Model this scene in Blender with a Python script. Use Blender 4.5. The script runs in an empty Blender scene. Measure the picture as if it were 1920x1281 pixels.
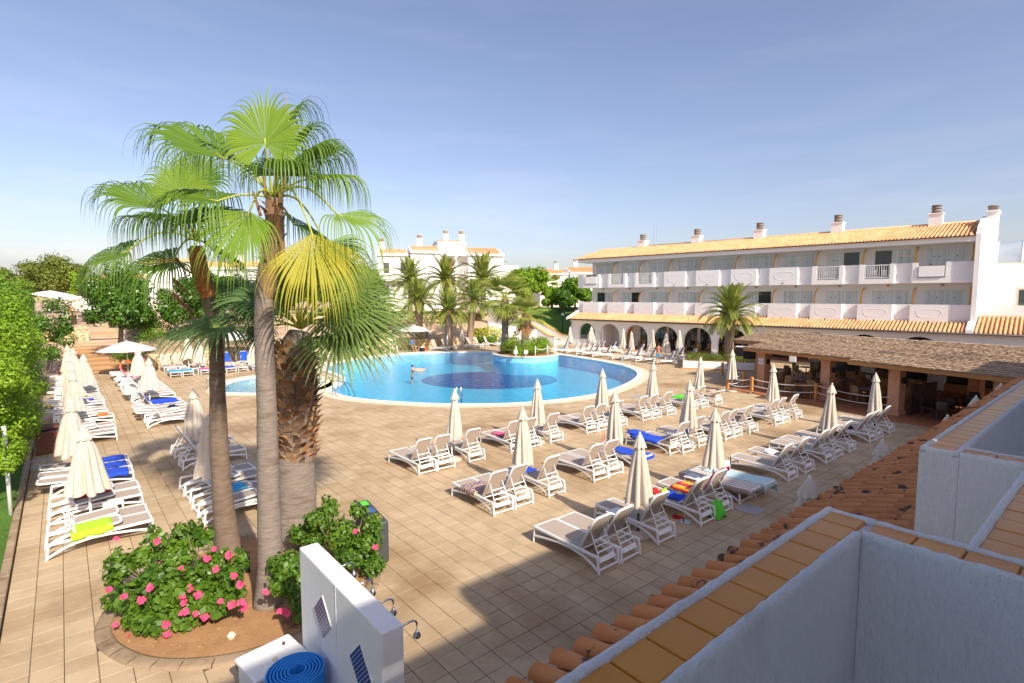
import bpy, math, random
import numpy as np
from mathutils import Vector, Matrix
from mathutils.geometry import tessellate_polygon
random.seed(7); RNG = np.random.default_rng(7)
R = math.radians
S = bpy.context.scene
COL = S.collection
S.render.engine = 'CYCLES'
# ------------------------------------------------------------------ camera, sky, sun, exposure
EYE = 5.6; PITCH = R(4.75); YAW = R(40.03); FPX = 1005.0
cd = bpy.data.cameras.new('camera'); cam = bpy.data.objects.new('camera', cd); COL.objects.link(cam)
cam.location = (0, 0, EYE); cam.rotation_euler = (R(90) - PITCH, 0, -YAW)
cd.sensor_width = 36; cd.lens = 36 * FPX / 1920; cd.clip_end = 5000; cd.clip_start = 0.05
S.camera = cam
SUN_EL = R(37.0); SUN_DIR = Vector((-0.11, -1.0, 0)).normalized()      # horizontal direction towards the sun
w = bpy.data.worlds.new('World'); S.world = w; w.use_nodes = True
nt = w.node_tree; bg = nt.nodes['Background']
sky = nt.nodes.new('ShaderNodeTexSky'); sky.sky_type = 'NISHITA'; sky.sun_disc = False
sky.sun_elevation = SUN_EL; sky.sun_rotation = math.atan2(SUN_DIR.x, SUN_DIR.y)
sky.air_density = 1.0; sky.dust_density = 1.9; sky.ozone_density = 2.2; sky.altitude = 30
hs_ = nt.nodes.new('ShaderNodeHueSaturation'); hs_.inputs['Saturation'].default_value = .95
tn_ = nt.nodes.new('ShaderNodeMix'); tn_.data_type = 'RGBA'; tn_.blend_type = 'MULTIPLY'; tn_.inputs[0].default_value = 1.0; tn_.inputs[7].default_value = (1.10, .98, 1.0, 1)
nt.links.new(sky.outputs[0], hs_.inputs['Color']); nt.links.new(hs_.outputs[0], tn_.inputs[6]); 
# faint wisps of cloud low in the sky
tc_ = nt.nodes.new('ShaderNodeTexCoord'); mp_ = nt.nodes.new('ShaderNodeMapping'); mp_.inputs['Scale'].default_value = (1.6, 1.6, 11); nt.links.new(tc_.outputs['Generated'], mp_.inputs[0])
nz_ = nt.nodes.new('ShaderNodeTexNoise'); nz_.inputs['Scale'].default_value = 2.1; nz_.inputs['Detail'].default_value = 7; nz_.inputs['Roughness'].default_value = .55; nt.links.new(mp_.outputs[0], nz_.inputs['Vector'])
rg_c = nt.nodes.new('ShaderNodeMapRange'); rg_c.inputs[1].default_value = .50; rg_c.inputs[2].default_value = .78; rg_c.inputs[4].default_value = .55; nt.links.new(nz_.outputs['Fac'], rg_c.inputs[0])
cl_ = nt.nodes.new('ShaderNodeMix'); cl_.data_type = 'RGBA'; cl_.blend_type = 'MULTIPLY'; cl_.inputs[7].default_value = (1.30, 1.14, 1.06, 1); nt.links.new(rg_c.outputs[0], cl_.inputs[0])
nt.links.new(tn_.outputs[2], cl_.inputs[6]); nt.links.new(cl_.outputs[2], bg.inputs[0]); bg.inputs[1].default_value = 0.125
S.cycles.max_bounces = 10; S.cycles.diffuse_bounces = 6; S.cycles.transparent_max_bounces = 10
sl = bpy.data.lights.new('sun', 'SUN'); sl.energy = 4.5; sl.angle = R(1.0); sl.color = (1.0, 0.90, 0.74)
sun = bpy.data.objects.new('sun', sl); COL.objects.link(sun)
sd = Vector((SUN_DIR.x * math.cos(SUN_EL), SUN_DIR.y * math.cos(SUN_EL), math.sin(SUN_EL)))
sun.rotation_euler = sd.to_track_quat('Z', 'Y').to_euler()
S.view_settings.view_transform = 'Standard'; S.view_settings.look = 'None'
S.view_settings.exposure = 0.52; S.view_settings.gamma = 1
# ------------------------------------------------------------------ survey helpers: photo bearing + distance -> place in the world
FW = Vector((math.sin(YAW), math.cos(YAW), 0)); RT = Vector((math.cos(YAW), -math.sin(YAW), 0))
def ray(px, py):
    xc = (px - 960) / FPX; yc = (640.5 - py) / FPX
    return FW * (math.cos(PITCH) + math.sin(PITCH) * yc) + RT * xc + Vector((0, 0, -math.sin(PITCH) + math.cos(PITCH) * yc))
def at(px, py, d):
    r = ray(px, py); return Vector((0, 0, EYE)) + r * (d / r.dot(FW))
def gnd(px, py, h=0.0):
    r = ray(px, py); return Vector((0, 0, EYE)) + r * ((h - EYE) / r.z)
# ------------------------------------------------------------------ mesh building
class MB:
    def __init__(s): s.v = []; s.f = []; s.t = []
    def add(s, vs, fs, tint=None):
        b = len(s.v); s.v += [tuple(q) for q in vs]; s.f += [tuple(i + b for i in f) for f in fs]
        s.t += [random.random() if tint is None else tint] * len(fs); return s
    def box(s, x0, x1, y0, y1, z0, z1, M=None):
        vs = [Vector((x, y, z)) for z in (z0, z1) for y in (y0, y1) for x in (x0, x1)]
        if M is not None: vs = [M @ q for q in vs]
        return s.add(vs, [(0, 2, 3, 1), (4, 5, 7, 6), (0, 1, 5, 4), (2, 6, 7, 3), (0, 4, 6, 2), (1, 3, 7, 5)])
    def bar(s, a, b, w, h=None, up=(0, 0, 1)):
        a = Vector(a); b = Vector(b); h = h or w; d = (b - a).normalized(); u = Vector(up)
        if abs(d.dot(u)) > .98: u = Vector((0, 1, 0))
        x = d.cross(u).normalized(); y = x.cross(d)
        vs = [p + x * (sx * w / 2) + y * (sy * h / 2) for p in (a, b) for sx, sy in ((-1, -1), (1, -1), (1, 1), (-1, 1))]
        return s.add(vs, [(0, 3, 2, 1), (4, 5, 6, 7), (0, 1, 5, 4), (1, 2, 6, 5), (2, 3, 7, 6), (3, 0, 4, 7)])
    def tube(s, pts, rad, n=8, cap=True):
        pts = [Vector(p) for p in pts]; m = len(pts)
        if not hasattr(rad, '__len__'): rad = [rad] * m
        vs = []; ref = Vector((0, 0, 1))
        for i, p in enumerate(pts):
            d = (pts[min(i + 1, m - 1)] - pts[max(i - 1, 0)]).normalized()
            if abs(d.dot(ref)) > .95 and i == 0: ref = Vector((1, 0, 0))
            x = d.cross(ref).normalized(); y = x.cross(d).normalized(); ref = y if False else ref
            for k in range(n):
                a = 2 * math.pi * k / n; vs.append(p + (x * math.cos(a) + y * math.sin(a)) * rad[i])
        fs = [(i * n + k, i * n + (k + 1) % n, (i + 1) * n + (k + 1) % n, (i + 1) * n + k) for i in range(m - 1) for k in range(n)]
        if cap: fs += [tuple(range(n))[::-1], tuple((m - 1) * n + k for k in range(n))]
        return s.add(vs, fs)
    def lathe(s, prof, n=16, c=(0, 0, 0), cap=True):
        vs = []; m = len(prof)
        for r, z in prof:
            for k in range(n):
                a = 2 * math.pi * k / n; vs.append((c[0] + r * math.cos(a), c[1] + r * math.sin(a), c[2] + z))
        fs = [(i * n + k, i * n + (k + 1) % n, (i + 1) * n + (k + 1) % n, (i + 1) * n + k) for i in range(m - 1) for k in range(n)]
        if cap: fs += [tuple(range(n))[::-1], tuple((m - 1) * n + k for k in range(n))]
        return s.add(vs, fs)
    def prism(s, poly, z0, z1, M=None):
        n = len(poly); vs = [Vector((x, y, z0)) for x, y in poly] + [Vector((x, y, z1)) for x, y in poly]
        if M is not None: vs = [M @ q for q in vs]
        return s.add(vs, [tuple(range(n))[::-1], tuple(range(n, 2 * n))] + [(i, (i + 1) % n, n + (i + 1) % n, n + i) for i in range(n)])
    def grid(s, P):      # P[i][j] points
        m = len(P); n = len(P[0]); vs = [q for r in P for q in r]
        return s.add(vs, [(i * n + j, i * n + j + 1, (i + 1) * n + j + 1, (i + 1) * n + j) for i in range(m - 1) for j in range(n - 1)])
    def mesh(s, name, mat=None, smooth=False):
        me = bpy.data.meshes.new(name); me.from_pydata(s.v, [], s.f)
        a = me.attributes.new('tint', 'FLOAT', 'FACE'); a.data.foreach_set('value', np.array(s.t, dtype=np.float32))
        if smooth: me.polygons.foreach_set('use_smooth', [True] * len(me.polygons))
        if mat: me.materials.append(mat)
        me.update(); return me
    def build(s, name, mat, parent=None, smooth=False):
        return link(name, s.mesh(name, mat, smooth), parent)
def link(name, me, parent=None, loc=None, rot=None, scale=None):
    o = bpy.data.objects.new(name, me); COL.objects.link(o)
    if parent is not None: o.parent = parent
    if loc is not None: o.location = loc
    if rot is not None: o.rotation_euler = rot
    if scale is not None: o.scale = scale
    return o
def tag(o, label=None, cat=None, group=None, kind=None):
    if label: o['label'] = label
    if cat: o['category'] = cat
    if group: o['group'] = group
    if kind: o['kind'] = kind
    return o
def thing(name, label, cat, loc=(0, 0, 0), rz=0, group=None):
    o = bpy.data.objects.new(name, None); COL.objects.link(o); o.location = loc; o.rotation_euler = (0, 0, rz)
    o.empty_display_size = .2
    return tag(o, label, cat, group)
def copy_tree(o, parent=None):
    c = o.copy(); COL.objects.link(c); c.parent = parent
    for ch in o.children: copy_tree(ch, c)
    return c
def place(root, used, loc, rz, label, group=None, scale=None):
    o = root if not used else copy_tree(root)
    o.location = loc; o.rotation_euler = (0, 0, rz); o['label'] = label
    if scale: o.scale = scale
    if group: o['group'] = group
    elif 'group' in o: del o['group']
    return o
def bevel(o, w=.01, n=2):
    m = o.modifiers.new('bevel', 'BEVEL'); m.width = w; m.segments = n; m.limit_method = 'ANGLE'; return o
def solid(o, t):
    m = o.modifiers.new('solid', 'SOLIDIFY'); m.thickness = t; m.offset = 0; return o
def nmesh(name, V, F, T, mat):      # fast quads from numpy
    me = bpy.data.meshes.new(name); nv = len(V); nf = len(F); k = F.shape[1]
    me.vertices.add(nv); me.vertices.foreach_set('co', V.astype(np.float32).ravel())
    me.loops.add(nf * k); me.loops.foreach_set('vertex_index', F.astype(np.int32).ravel())
    me.polygons.add(nf); me.polygons.foreach_set('loop_start', np.arange(0, nf * k, k, dtype=np.int32))
    try: me.polygons.foreach_set('loop_total', np.full(nf, k, dtype=np.int32))
    except Exception: pass
    me.update(calc_edges=True)
    a = me.attributes.new('tint', 'FLOAT', 'FACE'); a.data.foreach_set('value', T.astype(np.float32))
    me.materials.append(mat); return me
def catmull(pts, n=6):
    out = []; m = len(pts)
    for i in range(m):
        p0, p1, p2, p3 = (np.array(pts[(i + k - 1) % m], float) for k in range(4))
        for j in range(n):
            t = j / n
            out.append(tuple(.5 * (2 * p1 + (p2 - p0) * t + (2 * p0 - 5 * p1 + 4 * p2 - p3) * t * t + (3 * p1 - p0 - 3 * p2 + p3) * t ** 3)))
    return out
def inside(p, poly):
    x, y = p; c = False; j = len(poly) - 1
    for i in range(len(poly)):
        xi, yi = poly[i]; xj, yj = poly[j]
        if (yi > y) != (yj > y) and x < (xj - xi) * (y - yi) / (yj - yi) + xi: c = not c
        j = i
    return c
def offset(poly, d):     # outward offset of a counter-clockwise smooth loop
    n = len(poly); out = []
    for i in range(n):
        a = np.array(poly[i - 1]); b = np.array(poly[(i + 1) % n]); t = b - a; t = t / (np.linalg.norm(t) + 1e-9)
        out.append((poly[i][0] + t[1] * d, poly[i][1] - t[0] * d))
    return out
def ccw(poly):
    a = sum(poly[i - 1][0] * poly[i][1] - poly[i][0] * poly[i - 1][1] for i in range(len(poly)))
    return poly if a > 0 else poly[::-1]
# ------------------------------------------------------------------ materials
MATS = {}
def mat(name, c, c2=None, rough=.8, scale=3.0, bump=0.0, bscale=30.0, tint=0.0, c3=None, thr=(.55, .7), s3=.6, metal=0, spec=.4,
        trans=0.0, coords='Object', obj_rand=0.0, detail=4, stretch=None, sheen=0):
    """noise-mixed procedural surface: c..c2 by noise (or by the per-piece 'tint'), c3 in patches"""
    m = bpy.data.materials.new(name); m.use_nodes = True; n = m.node_tree.nodes; l = m.node_tree.links
    b = n['Principled BSDF']; b.inputs['Roughness'].default_value = rough; b.inputs['Metallic'].default_value = metal
    b.inputs['Specular IOR Level'].default_value = spec
    if coords == 'World':
        g = n.new('ShaderNodeNewGeometry'); vec = g.outputs['Position']
    else:
        g = n.new('ShaderNodeTexCoord'); vec = g.outputs[coords]
    if stretch:
        mp = n.new('ShaderNodeMapping'); mp.inputs['Scale'].default_value = stretch; l.new(vec, mp.inputs[0]); vec = mp.outputs[0]
    def noise(sc, det=4):
        q = n.new('ShaderNodeTexNoise'); q.inputs['Scale'].default_value = sc; q.inputs['Detail'].default_value = det
        q.inputs['Roughness'].default_value = .6; l.new(vec, q.inputs['Vector']); return q.outputs['Fac']
    def ramp(src, a, bb):
        q = n.new('ShaderNodeMapRange'); q.inputs[1].default_value = a; q.inputs[2].default_value = bb; l.new(src, q.inputs[0]); return q.outputs[0]
    def mix(fac, A, B):
        q = n.new('ShaderNodeMix'); q.data_type = 'RGBA'
        if isinstance(fac, float): q.inputs[0].default_value = fac
        else: l.new(fac, q.inputs[0])
        for i, s_ in ((6, A), (7, B)):
            if hasattr(s_, 'links') or hasattr(s_, 'is_linked'): l.new(s_, q.inputs[i])
            else: q.inputs[i].default_value = (*s_, 1)
        return q.outputs[2]
    col = None
    if c2:
        f = ramp(noise(scale, detail), .3, .7)
        if tint > 0:
            at_ = n.new('ShaderNodeAttribute'); at_.attribute_name = 'tint'
            q = n.new('ShaderNodeMix'); q.data_type = 'FLOAT'; q.inputs[0].default_value = tint
            l.new(f, q.inputs[2]); l.new(at_.outputs['Fac'], q.inputs[3]); f = q.outputs[0]
        if obj_rand > 0:
            oi = n.new('ShaderNodeObjectInfo'); q = n.new('ShaderNodeMix'); q.data_type = 'FLOAT'; q.inputs[0].default_value = obj_rand
            l.new(f, q.inputs[2]); l.new(oi.outputs['Random'], q.inputs[3]); f = q.outputs[0]
        col = mix(f, c, c2)
        if c3:
            col = mix(ramp(noise(s3, 6), *thr), col, c3)
        l.new(col, b.inputs['Base Color'])
    else:
        b.inputs['Base Color'].default_value = (*c, 1)
    if bump > 0:
        bp = n.new('ShaderNodeBump'); bp.inputs['Strength'].default_value = bump; bp.inputs['Distance'].default_value = .02
        l.new(noise(bscale, 5), bp.inputs['Height']); l.new(bp.outputs[0], b.inputs['Normal'])
    if trans > 0:
        t = n.new('ShaderNodeBsdfTranslucent'); ms = n.new('ShaderNodeMixShader'); ms.inputs[0].default_value = trans
        if col is not None: l.new(col, t.inputs[0])
        else: t.inputs[0].default_value = (*c, 1)
        out = n['Material Output']; l.new(b.outputs[0], ms.inputs[1]); l.new(t.outputs[0], ms.inputs[2]); l.new(ms.outputs[0], out.inputs[0])
    MATS[name] = m; return m
M_ = MATS
mat('paver', (.39, .285, .172), (.56, .43, .275), rough=.85, scale=1.6, tint=.5, bump=.5, bscale=50, c3=(.30, .185, .09), thr=(.50, .74), s3=.30, coords='World')
def stain_paving(m, spots, col):
    n = m.node_tree.nodes; l = m.node_tree.links; b = n['Principled BSDF']; src = b.inputs['Base Color'].links[0].from_socket
    g = n.new('ShaderNodeNewGeometry'); nz = n.new('ShaderNodeTexNoise'); nz.inputs['Scale'].default_value = .9; nz.inputs['Detail'].default_value = 8; nz.inputs['Roughness'].default_value = .7; l.new(g.outputs['Position'], nz.inputs['Vector'])
    acc = None
    for x, y, r, s in spots:
        d = n.new('ShaderNodeVectorMath'); d.operation = 'DISTANCE'; l.new(g.outputs['Position'], d.inputs[0]); d.inputs[1].default_value = (x, y, 0)
        q = n.new('ShaderNodeMapRange'); q.inputs[1].default_value = r; q.inputs[2].default_value = 0; q.inputs[4].default_value = s; l.new(d.outputs['Value'], q.inputs[0])
        if acc is None: acc = q.outputs[0]
        else:
            mx = n.new('ShaderNodeMath'); mx.operation = 'MAXIMUM'; l.new(acc, mx.inputs[0]); l.new(q.outputs[0], mx.inputs[1]); acc = mx.outputs[0]
    ad = n.new('ShaderNodeMath'); ad.operation = 'ADD'; l.new(acc, ad.inputs[0]); l.new(nz.outputs['Fac'], ad.inputs[1])
    q = n.new('ShaderNodeMapRange'); q.inputs[1].default_value = .62; q.inputs[2].default_value = .95; q.inputs[4].default_value = .8; l.new(ad.outputs[0], q.inputs[0])
    mx = n.new('ShaderNodeMix'); mx.data_type = 'RGBA'; l.new(q.outputs[0], mx.inputs[0]); l.new(src, mx.inputs[6]); mx.inputs[7].default_value = (*col, 1); l.new(mx.outputs[2], b.inputs['Base Color'])
    iv = n.new('ShaderNodeMapRange'); iv.inputs[3].default_value = .85; iv.inputs[4].default_value = .45; l.new(q.outputs[0], iv.inputs[0]); l.new(iv.outputs[0], b.inputs['Roughness'])
stain_paving(MATS['paver'], [(17.3, 12.0, 2.6, .55), (17.8, 10.3, 1.6, .45), (20.5, 8.6, 2.4, .5), (5.9, 24.6, 2.6, .5), (5.1, 8.9, 1.3, .5), (22.5, 9.4, 1.8, .45), (1.9, 20.5, 2.0, .3), (8.0, 30.5, 2.2, .4), (0.2, 12.5, 1.6, .3), (6.3, 6.6, 2.2, .4), (13.0, 18.5, 2.0, .3), (29.5, 19.5, 2.2, .4)], (.27, .155, .07))
mat('joint', (.075, .052, .032), (.13, .09, .055), scale=6, coords='World', bump=.3)
mat('coping', (.66, .55, .40), (.74, .64, .49), scale=2, bump=.15)
mat('coping_white', (.80, .76, .68), (.86, .83, .77), scale=3, bump=.1)
mat('soil', (.36, .19, .085), (.46, .26, .12), scale=2.5, bump=.8, bscale=40, c3=(.28, .15, .075), s3=1.2)
mat('bank_soil', (.50, .33, .22), (.62, .45, .32), scale=.5, bump=.6, bscale=6, c3=(.40, .26, .15), s3=.3)
mat('kerb', (.27, .19, .115), (.38, .28, .18), scale=2.5, bump=.6, bscale=25, c3=(.16, .11, .065), s3=1.5)
mat('white', (.83, .82, .81), (.88, .87, .86), scale=.7, rough=.85, bump=.12, bscale=18, spec=.2)
mat('stucco', (.72, .72, .73), (.82, .82, .82), scale=1.2, rough=.9, bump=.9, bscale=55, spec=.2, stretch=(1, 1, .35), c3=(.60, .58, .55), thr=(.55, .8), s3=2.2)
mat('white_plastic', (.82, .81, .80), rough=.45, spec=.5)
mat('white_metal', (.80, .80, .79), rough=.35, spec=.5)
mat('mesh_fabric', (.40, .325, .27), (.45, .37, .31), scale=60, rough=.8, bump=.2, bscale=300, obj_rand=.3)
mat('canopy', (.62, .55, .46), (.70, .63, .54), scale=4, rough=.9, trans=.12, bump=.15, bscale=40, obj_rand=.35)
mat('canopy_white', (.80, .79, .78), rough=.9, trans=.2)
mat('steel', (.62, .63, .65), rough=.18, metal=1)
mat('dark_metal', (.05, .05, .055), rough=.5)
mat('ochre', (.72, .36, .07), (.78, .42, .10), scale=3, rough=.7)
mat('ochre_tile', (.60, .205, .004), (.70, .275, .012), scale=1.5, rough=.35, bump=.08, bscale=9, obj_rand=.45, spec=.5)
mat('terracotta', (.50, .18, .055), (.62, .26, .095), scale=3, tint=.55, rough=.8, bump=.35, bscale=25, c3=(.06, .045, .04), thr=(.575, .63), s3=4.5, coords='World')
mat('roof_tile', (.56, .26, .11), (.80, .47, .25), scale=1.0, tint=.7, rough=.8, bump=.3, bscale=12)
mat('roof_pan', (.25, .11, .05), (.35, .16, .08), scale=3)
mat('thatch', (.30, .20, .125), (.44, .32, .215), scale=8, tint=.5, rough=.95, bump=1.0, bscale=45, c3=(.20, .145, .10), s3=.5)
mat('wood', (.42, .18, .05), (.55, .26, .09), scale=4, rough=.6, stretch=(1, 1, 8))
mat('post_wood', (.52, .20, .04), (.62, .27, .07), scale=6, rough=.55)
mat('plank', (.36, .20, .09), (.52, .31, .15), scale=2, tint=.5, rough=.8, bump=.3, bscale=20)
mat('stone_col', (.52, .26, .14), (.62, .34, .20), scale=3, rough=.85, tint=.5, bump=.3)
mat('wicker', (.30, .17, .075), (.40, .24, .11), scale=30, rough=.7, bump=.4, bscale=80)
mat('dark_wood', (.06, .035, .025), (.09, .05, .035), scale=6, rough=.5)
mat('red_floor', (.36, .13, .06), (.46, .19, .09), scale=2, rough=.55, tint=.6)
mat('glass_dark', (.035, .045, .05), rough=.06, spec=.8)
mat('glass_win', (.50, .57, .57), (.84, .87, .85), scale=2.2, rough=.1, spec=.6, stretch=(4, 1, .04))
mat('vault_glass', (.34, .40, .47), (.42, .48, .55), scale=.6, rough=.1, spec=.6)
mat('curtain', (.56, .62, .62), (.70, .74, .73), scale=5, rough=.9, stretch=(6, 6, .1))
mat('blue_towel', (.015, .06, .52), (.02, .09, .62), scale=5, rough=.95, bump=.4, bscale=60)
mat('grass', (.07, .13, .015), (.13, .20, .03), scale=1.5, rough=.9, tint=.5, bump=.5, bscale=40)
mat('lawn', (.045, .12, .012), (.08, .19, .02), scale=.5, rough=.95, bump=.6, bscale=14)
mat('land', (.20, .22, .08), (.30, .27, .14), scale=.05, rough=.95)
mat('brown_bin', (.10, .035, .02), (.12, .045, .025), scale=2, rough=.6)
mat('grey_bin', (.06, .065, .07), rough=.55)
mat('orange', (.80, .12, .02), rough=.5)
mat('rubber_blue', (.015, .22, .68), (.02, .26, .74), scale=3, rough=.65, bump=.1, bscale=60)
mat('concrete', (.45, .38, .30), (.55, .47, .38), scale=8, rough=.9, bump=.4, bscale=60)
mat('grey_stone', (.30, .30, .31), (.36, .36, .37), scale=5, rough=.7)
mat('rope', (.80, .78, .74), rough=.9)
mat('skin', (.45, .20, .11), rough=.6); mat('skin_light', (.62, .36, .25), rough=.6)
mat('hair', (.02, .012, .008), rough=.7)
mat('teal_cloth', (.02, .36, .62), rough=.9); mat('shirt_blue', (.02, .14, .50), rough=.9); mat('navy', (.01, .015, .05), rough=.9)
# foliage
def leafmat(name, a, b, tr=.3, rough=.5, spec=.3): mat(name, a, b, rough=rough, scale=2, tint=.8, trans=tr, spec=spec, coords='Object')
leafmat('leaf_green', (.075, .19, .012), (.21, .36, .03))
leafmat('leaf_dark', (.035, .11, .012), (.12, .25, .022), rough=.35, spec=.5)
leafmat('leaf_bright', (.12, .26, .012), (.30, .44, .03))
leafmat('leaf_olive', (.10, .15, .02), (.23, .27, .045))
leafmat('leaf_hib', (.035, .11, .010), (.15, .27, .022), rough=.4, spec=.45)
leafmat('leaf_yellow', (.42, .46, .02), (.60, .58, .04))
leafmat('leaf_grey', (.16, .18, .09), (.26, .26, .15))
leafmat('fan_green', (.065, .145, .014), (.15, .25, .03), tr=.28, rough=.45)
leafmat('fan_lime', (.14, .26, .02), (.25, .37, .045), tr=.3, rough=.5)
leafmat('fan_yellow', (.32, .31, .02), (.46, .41, .035), tr=.3, rough=.5)
leafmat('fan_blue', (.06, .13, .045), (.15, .24, .085), tr=.25, rough=.45)  # short palm's left leaves: their shade is put into the colour
leafmat('fan_pale', (.10, .18, .04), (.24, .33, .09), tr=.3, rough=.5)  # short palm's right leaves: same plant, lighter colour for the lit side
leafmat('fan_isle', (.20, .27, .04), (.42, .45, .10), tr=.3, rough=.5)
leafmat('fan_dead', (.36, .18, .07), (.50, .29, .13), tr=.1, rough=.9)
leafmat('date_green', (.15, .21, .03), (.34, .38, .075), tr=.25, rough=.5)
mat('petiole', (.30, .36, .04), (.42, .42, .06), scale=3, rough=.5); mat('petiole_orange', (.55, .30, .05), rough=.6)
mat('trunk_grey', (.19, .15, .125), (.31, .26, .22), scale=5, rough=.95, bump=.9, bscale=20, stretch=(1, 1, 5), c3=(.13, .085, .06), s3=.9)
mat('trunk_brown', (.15, .105, .075), (.25, .185, .14), scale=5, rough=.95, bump=.9, bscale=20, stretch=(1, 1, 5), c3=(.11, .065, .04), s3=.8)
mat('trunk_red', (.30, .10, .03), (.42, .17, .06), scale=6, rough=.95, bump=.6, bscale=20)
mat('boot', (.14, .075, .04), (.36, .22, .13), scale=9, tint=.7, rough=.95, bump=.7, bscale=40)
mat('boot_orange', (.30, .15, .065), (.42, .235, .11), scale=9, tint=.6, rough=.95, bump=.5, bscale=40)
mat('trunk_date', (.22, .15, .10), (.36, .26, .18), scale=14, rough=.95, bump=1.0, bscale=16)
mat('bark', (.20, .15, .11), (.30, .24, .18), scale=6, rough=.95, bump=.6)
leafmat('pink', (.72, .05, .16), (.85, .12, .26), tr=.2, rough=.7); leafmat('magenta', (.40, .02, .24), (.58, .05, .36), tr=.2, rough=.8)
leafmat('purple', (.26, .14, .50), (.42, .26, .66), tr=.2); leafmat('orange_fruit', (.60, .25, .02), (.75, .38, .03), tr=.1)
def stone_mat(name, ca, cb, joint, sc):
    m = bpy.data.materials.new(name); m.use_nodes = True; n = m.node_tree.nodes; l = m.node_tree.links; b = n['Principled BSDF']
    b.inputs['Roughness'].default_value = .9; b.inputs['Specular IOR Level'].default_value = .2
    t = n.new('ShaderNodeTexCoord'); v = n.new('ShaderNodeTexVoronoi'); v.inputs['Scale'].default_value = sc; l.new(t.outputs['Object'], v.inputs[0])
    e = n.new('ShaderNodeTexVoronoi'); e.feature = 'DISTANCE_TO_EDGE'; e.inputs['Scale'].default_value = sc; l.new(t.outputs['Object'], e.inputs[0])
    mx = n.new('ShaderNodeMix'); mx.data_type = 'RGBA'; mx.inputs[6].default_value = (*ca, 1); mx.inputs[7].default_value = (*cb, 1)
    sp = n.new('ShaderNodeSeparateColor'); l.new(v.outputs['Color'], sp.inputs[0]); l.new(sp.outputs[0], mx.inputs[0])
    r = n.new('ShaderNodeMapRange'); r.inputs[1].default_value = .0; r.inputs[2].default_value = .09; l.new(e.outputs[0], r.inputs[0])
    m2 = n.new('ShaderNodeMix'); m2.data_type = 'RGBA'; m2.inputs[6].default_value = (*joint, 1); l.new(r.outputs[0], m2.inputs[0]); l.new(mx.outputs[2], m2.inputs[7])
    l.new(m2.outputs[2], b.inputs['Base Color'])
    bp = n.new('ShaderNodeBump'); bp.inputs['Strength'].default_value = 1; bp.inputs['Distance'].default_value = .08; l.new(r.outputs[0], bp.inputs['Height']); l.new(bp.outputs[0], b.inputs['Normal'])
    MATS[name] = m; return m
stone_mat('stone', (.48, .34, .20), (.68, .52, .34), (.34, .22, .12), 2.2)
def mosaic_mat(name, ca, cb, sc):
    m = bpy.data.materials.new(name); m.use_nodes = True; n = m.node_tree.nodes; l = m.node_tree.links; b = n['Principled BSDF']
    b.inputs['Roughness'].default_value = .25
    t = n.new('ShaderNodeTexCoord'); k = n.new('ShaderNodeTexVoronoi'); k.distance = 'CHEBYCHEV'; k.inputs['Randomness'].default_value = 0
    k.inputs['Scale'].default_value = sc; l.new(t.outputs['Object'], k.inputs[0])
    sp = n.new('ShaderNodeSeparateColor'); l.new(k.outputs['Color'], sp.inputs[0])
    mx = n.new('ShaderNodeMix'); mx.data_type = 'RGBA'; mx.inputs[6].default_value = (*ca, 1); mx.inputs[7].default_value = (*cb, 1); l.new(sp.outputs[0], mx.inputs[0])
    l.new(mx.outputs[2], b.inputs['Base Color']); MATS[name] = m; return m
mosaic_mat('pool_floor', (.065, .56, .88), (.10, .64, .92), 4)
mosaic_mat('pool_dark', (.008, .03, .26), (.02, .07, .42), 3)
mosaic_mat('pool_pale', (.28, .55, .68), (.36, .62, .74), 4)
mosaic_mat('island_tile', (.20, .58, .78), (.30, .68, .85), 6)
def water_mat():
    m = bpy.data.materials.new('water'); m.use_nodes = True; n = m.node_tree.nodes; l = m.node_tree.links
    n.remove(n['Principled BSDF']); out = n['Material Output']
    g = n.new('ShaderNodeNewGeometry'); mp = n.new('ShaderNodeMapping'); mp.inputs['Scale'].default_value = (1.0, 1.0, 1.0); l.new(g.outputs['Position'], mp.inputs[0])
    no = n.new('ShaderNodeTexNoise'); no.inputs['Scale'].default_value = 2.8; no.inputs['Detail'].default_value = 5; no.inputs['Distortion'].default_value = .6; l.new(mp.outputs[0], no.inputs['Vector'])
    bp = n.new('ShaderNodeBump'); bp.inputs['Strength'].default_value = .9; bp.inputs['Distance'].default_value = .05; l.new(no.outputs['Fac'], bp.inputs['Height'])
    tr = n.new('ShaderNodeBsdfTransparent'); tr.inputs[0].default_value = (.90, .98, 1.0, 1)
    gl = n.new('ShaderNodeBsdfGlossy'); gl.inputs['Roughness'].default_value = .06; l.new(bp.outputs[0], gl.inputs['Normal'])
    fr = n.new('ShaderNodeFresnel'); fr.inputs['IOR'].default_value = 1.19; l.new(bp.outputs[0], fr.inputs['Normal'])
    mx = n.new('ShaderNodeMixShader'); l.new(fr.outputs[0], mx.inputs[0]); l.new(tr.outputs[0], mx.inputs[1]); l.new(gl.outputs[0], mx.inputs[2])
    l.new(mx.outputs[0], out.inputs[0]); MATS['water'] = m
water_mat()
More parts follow.
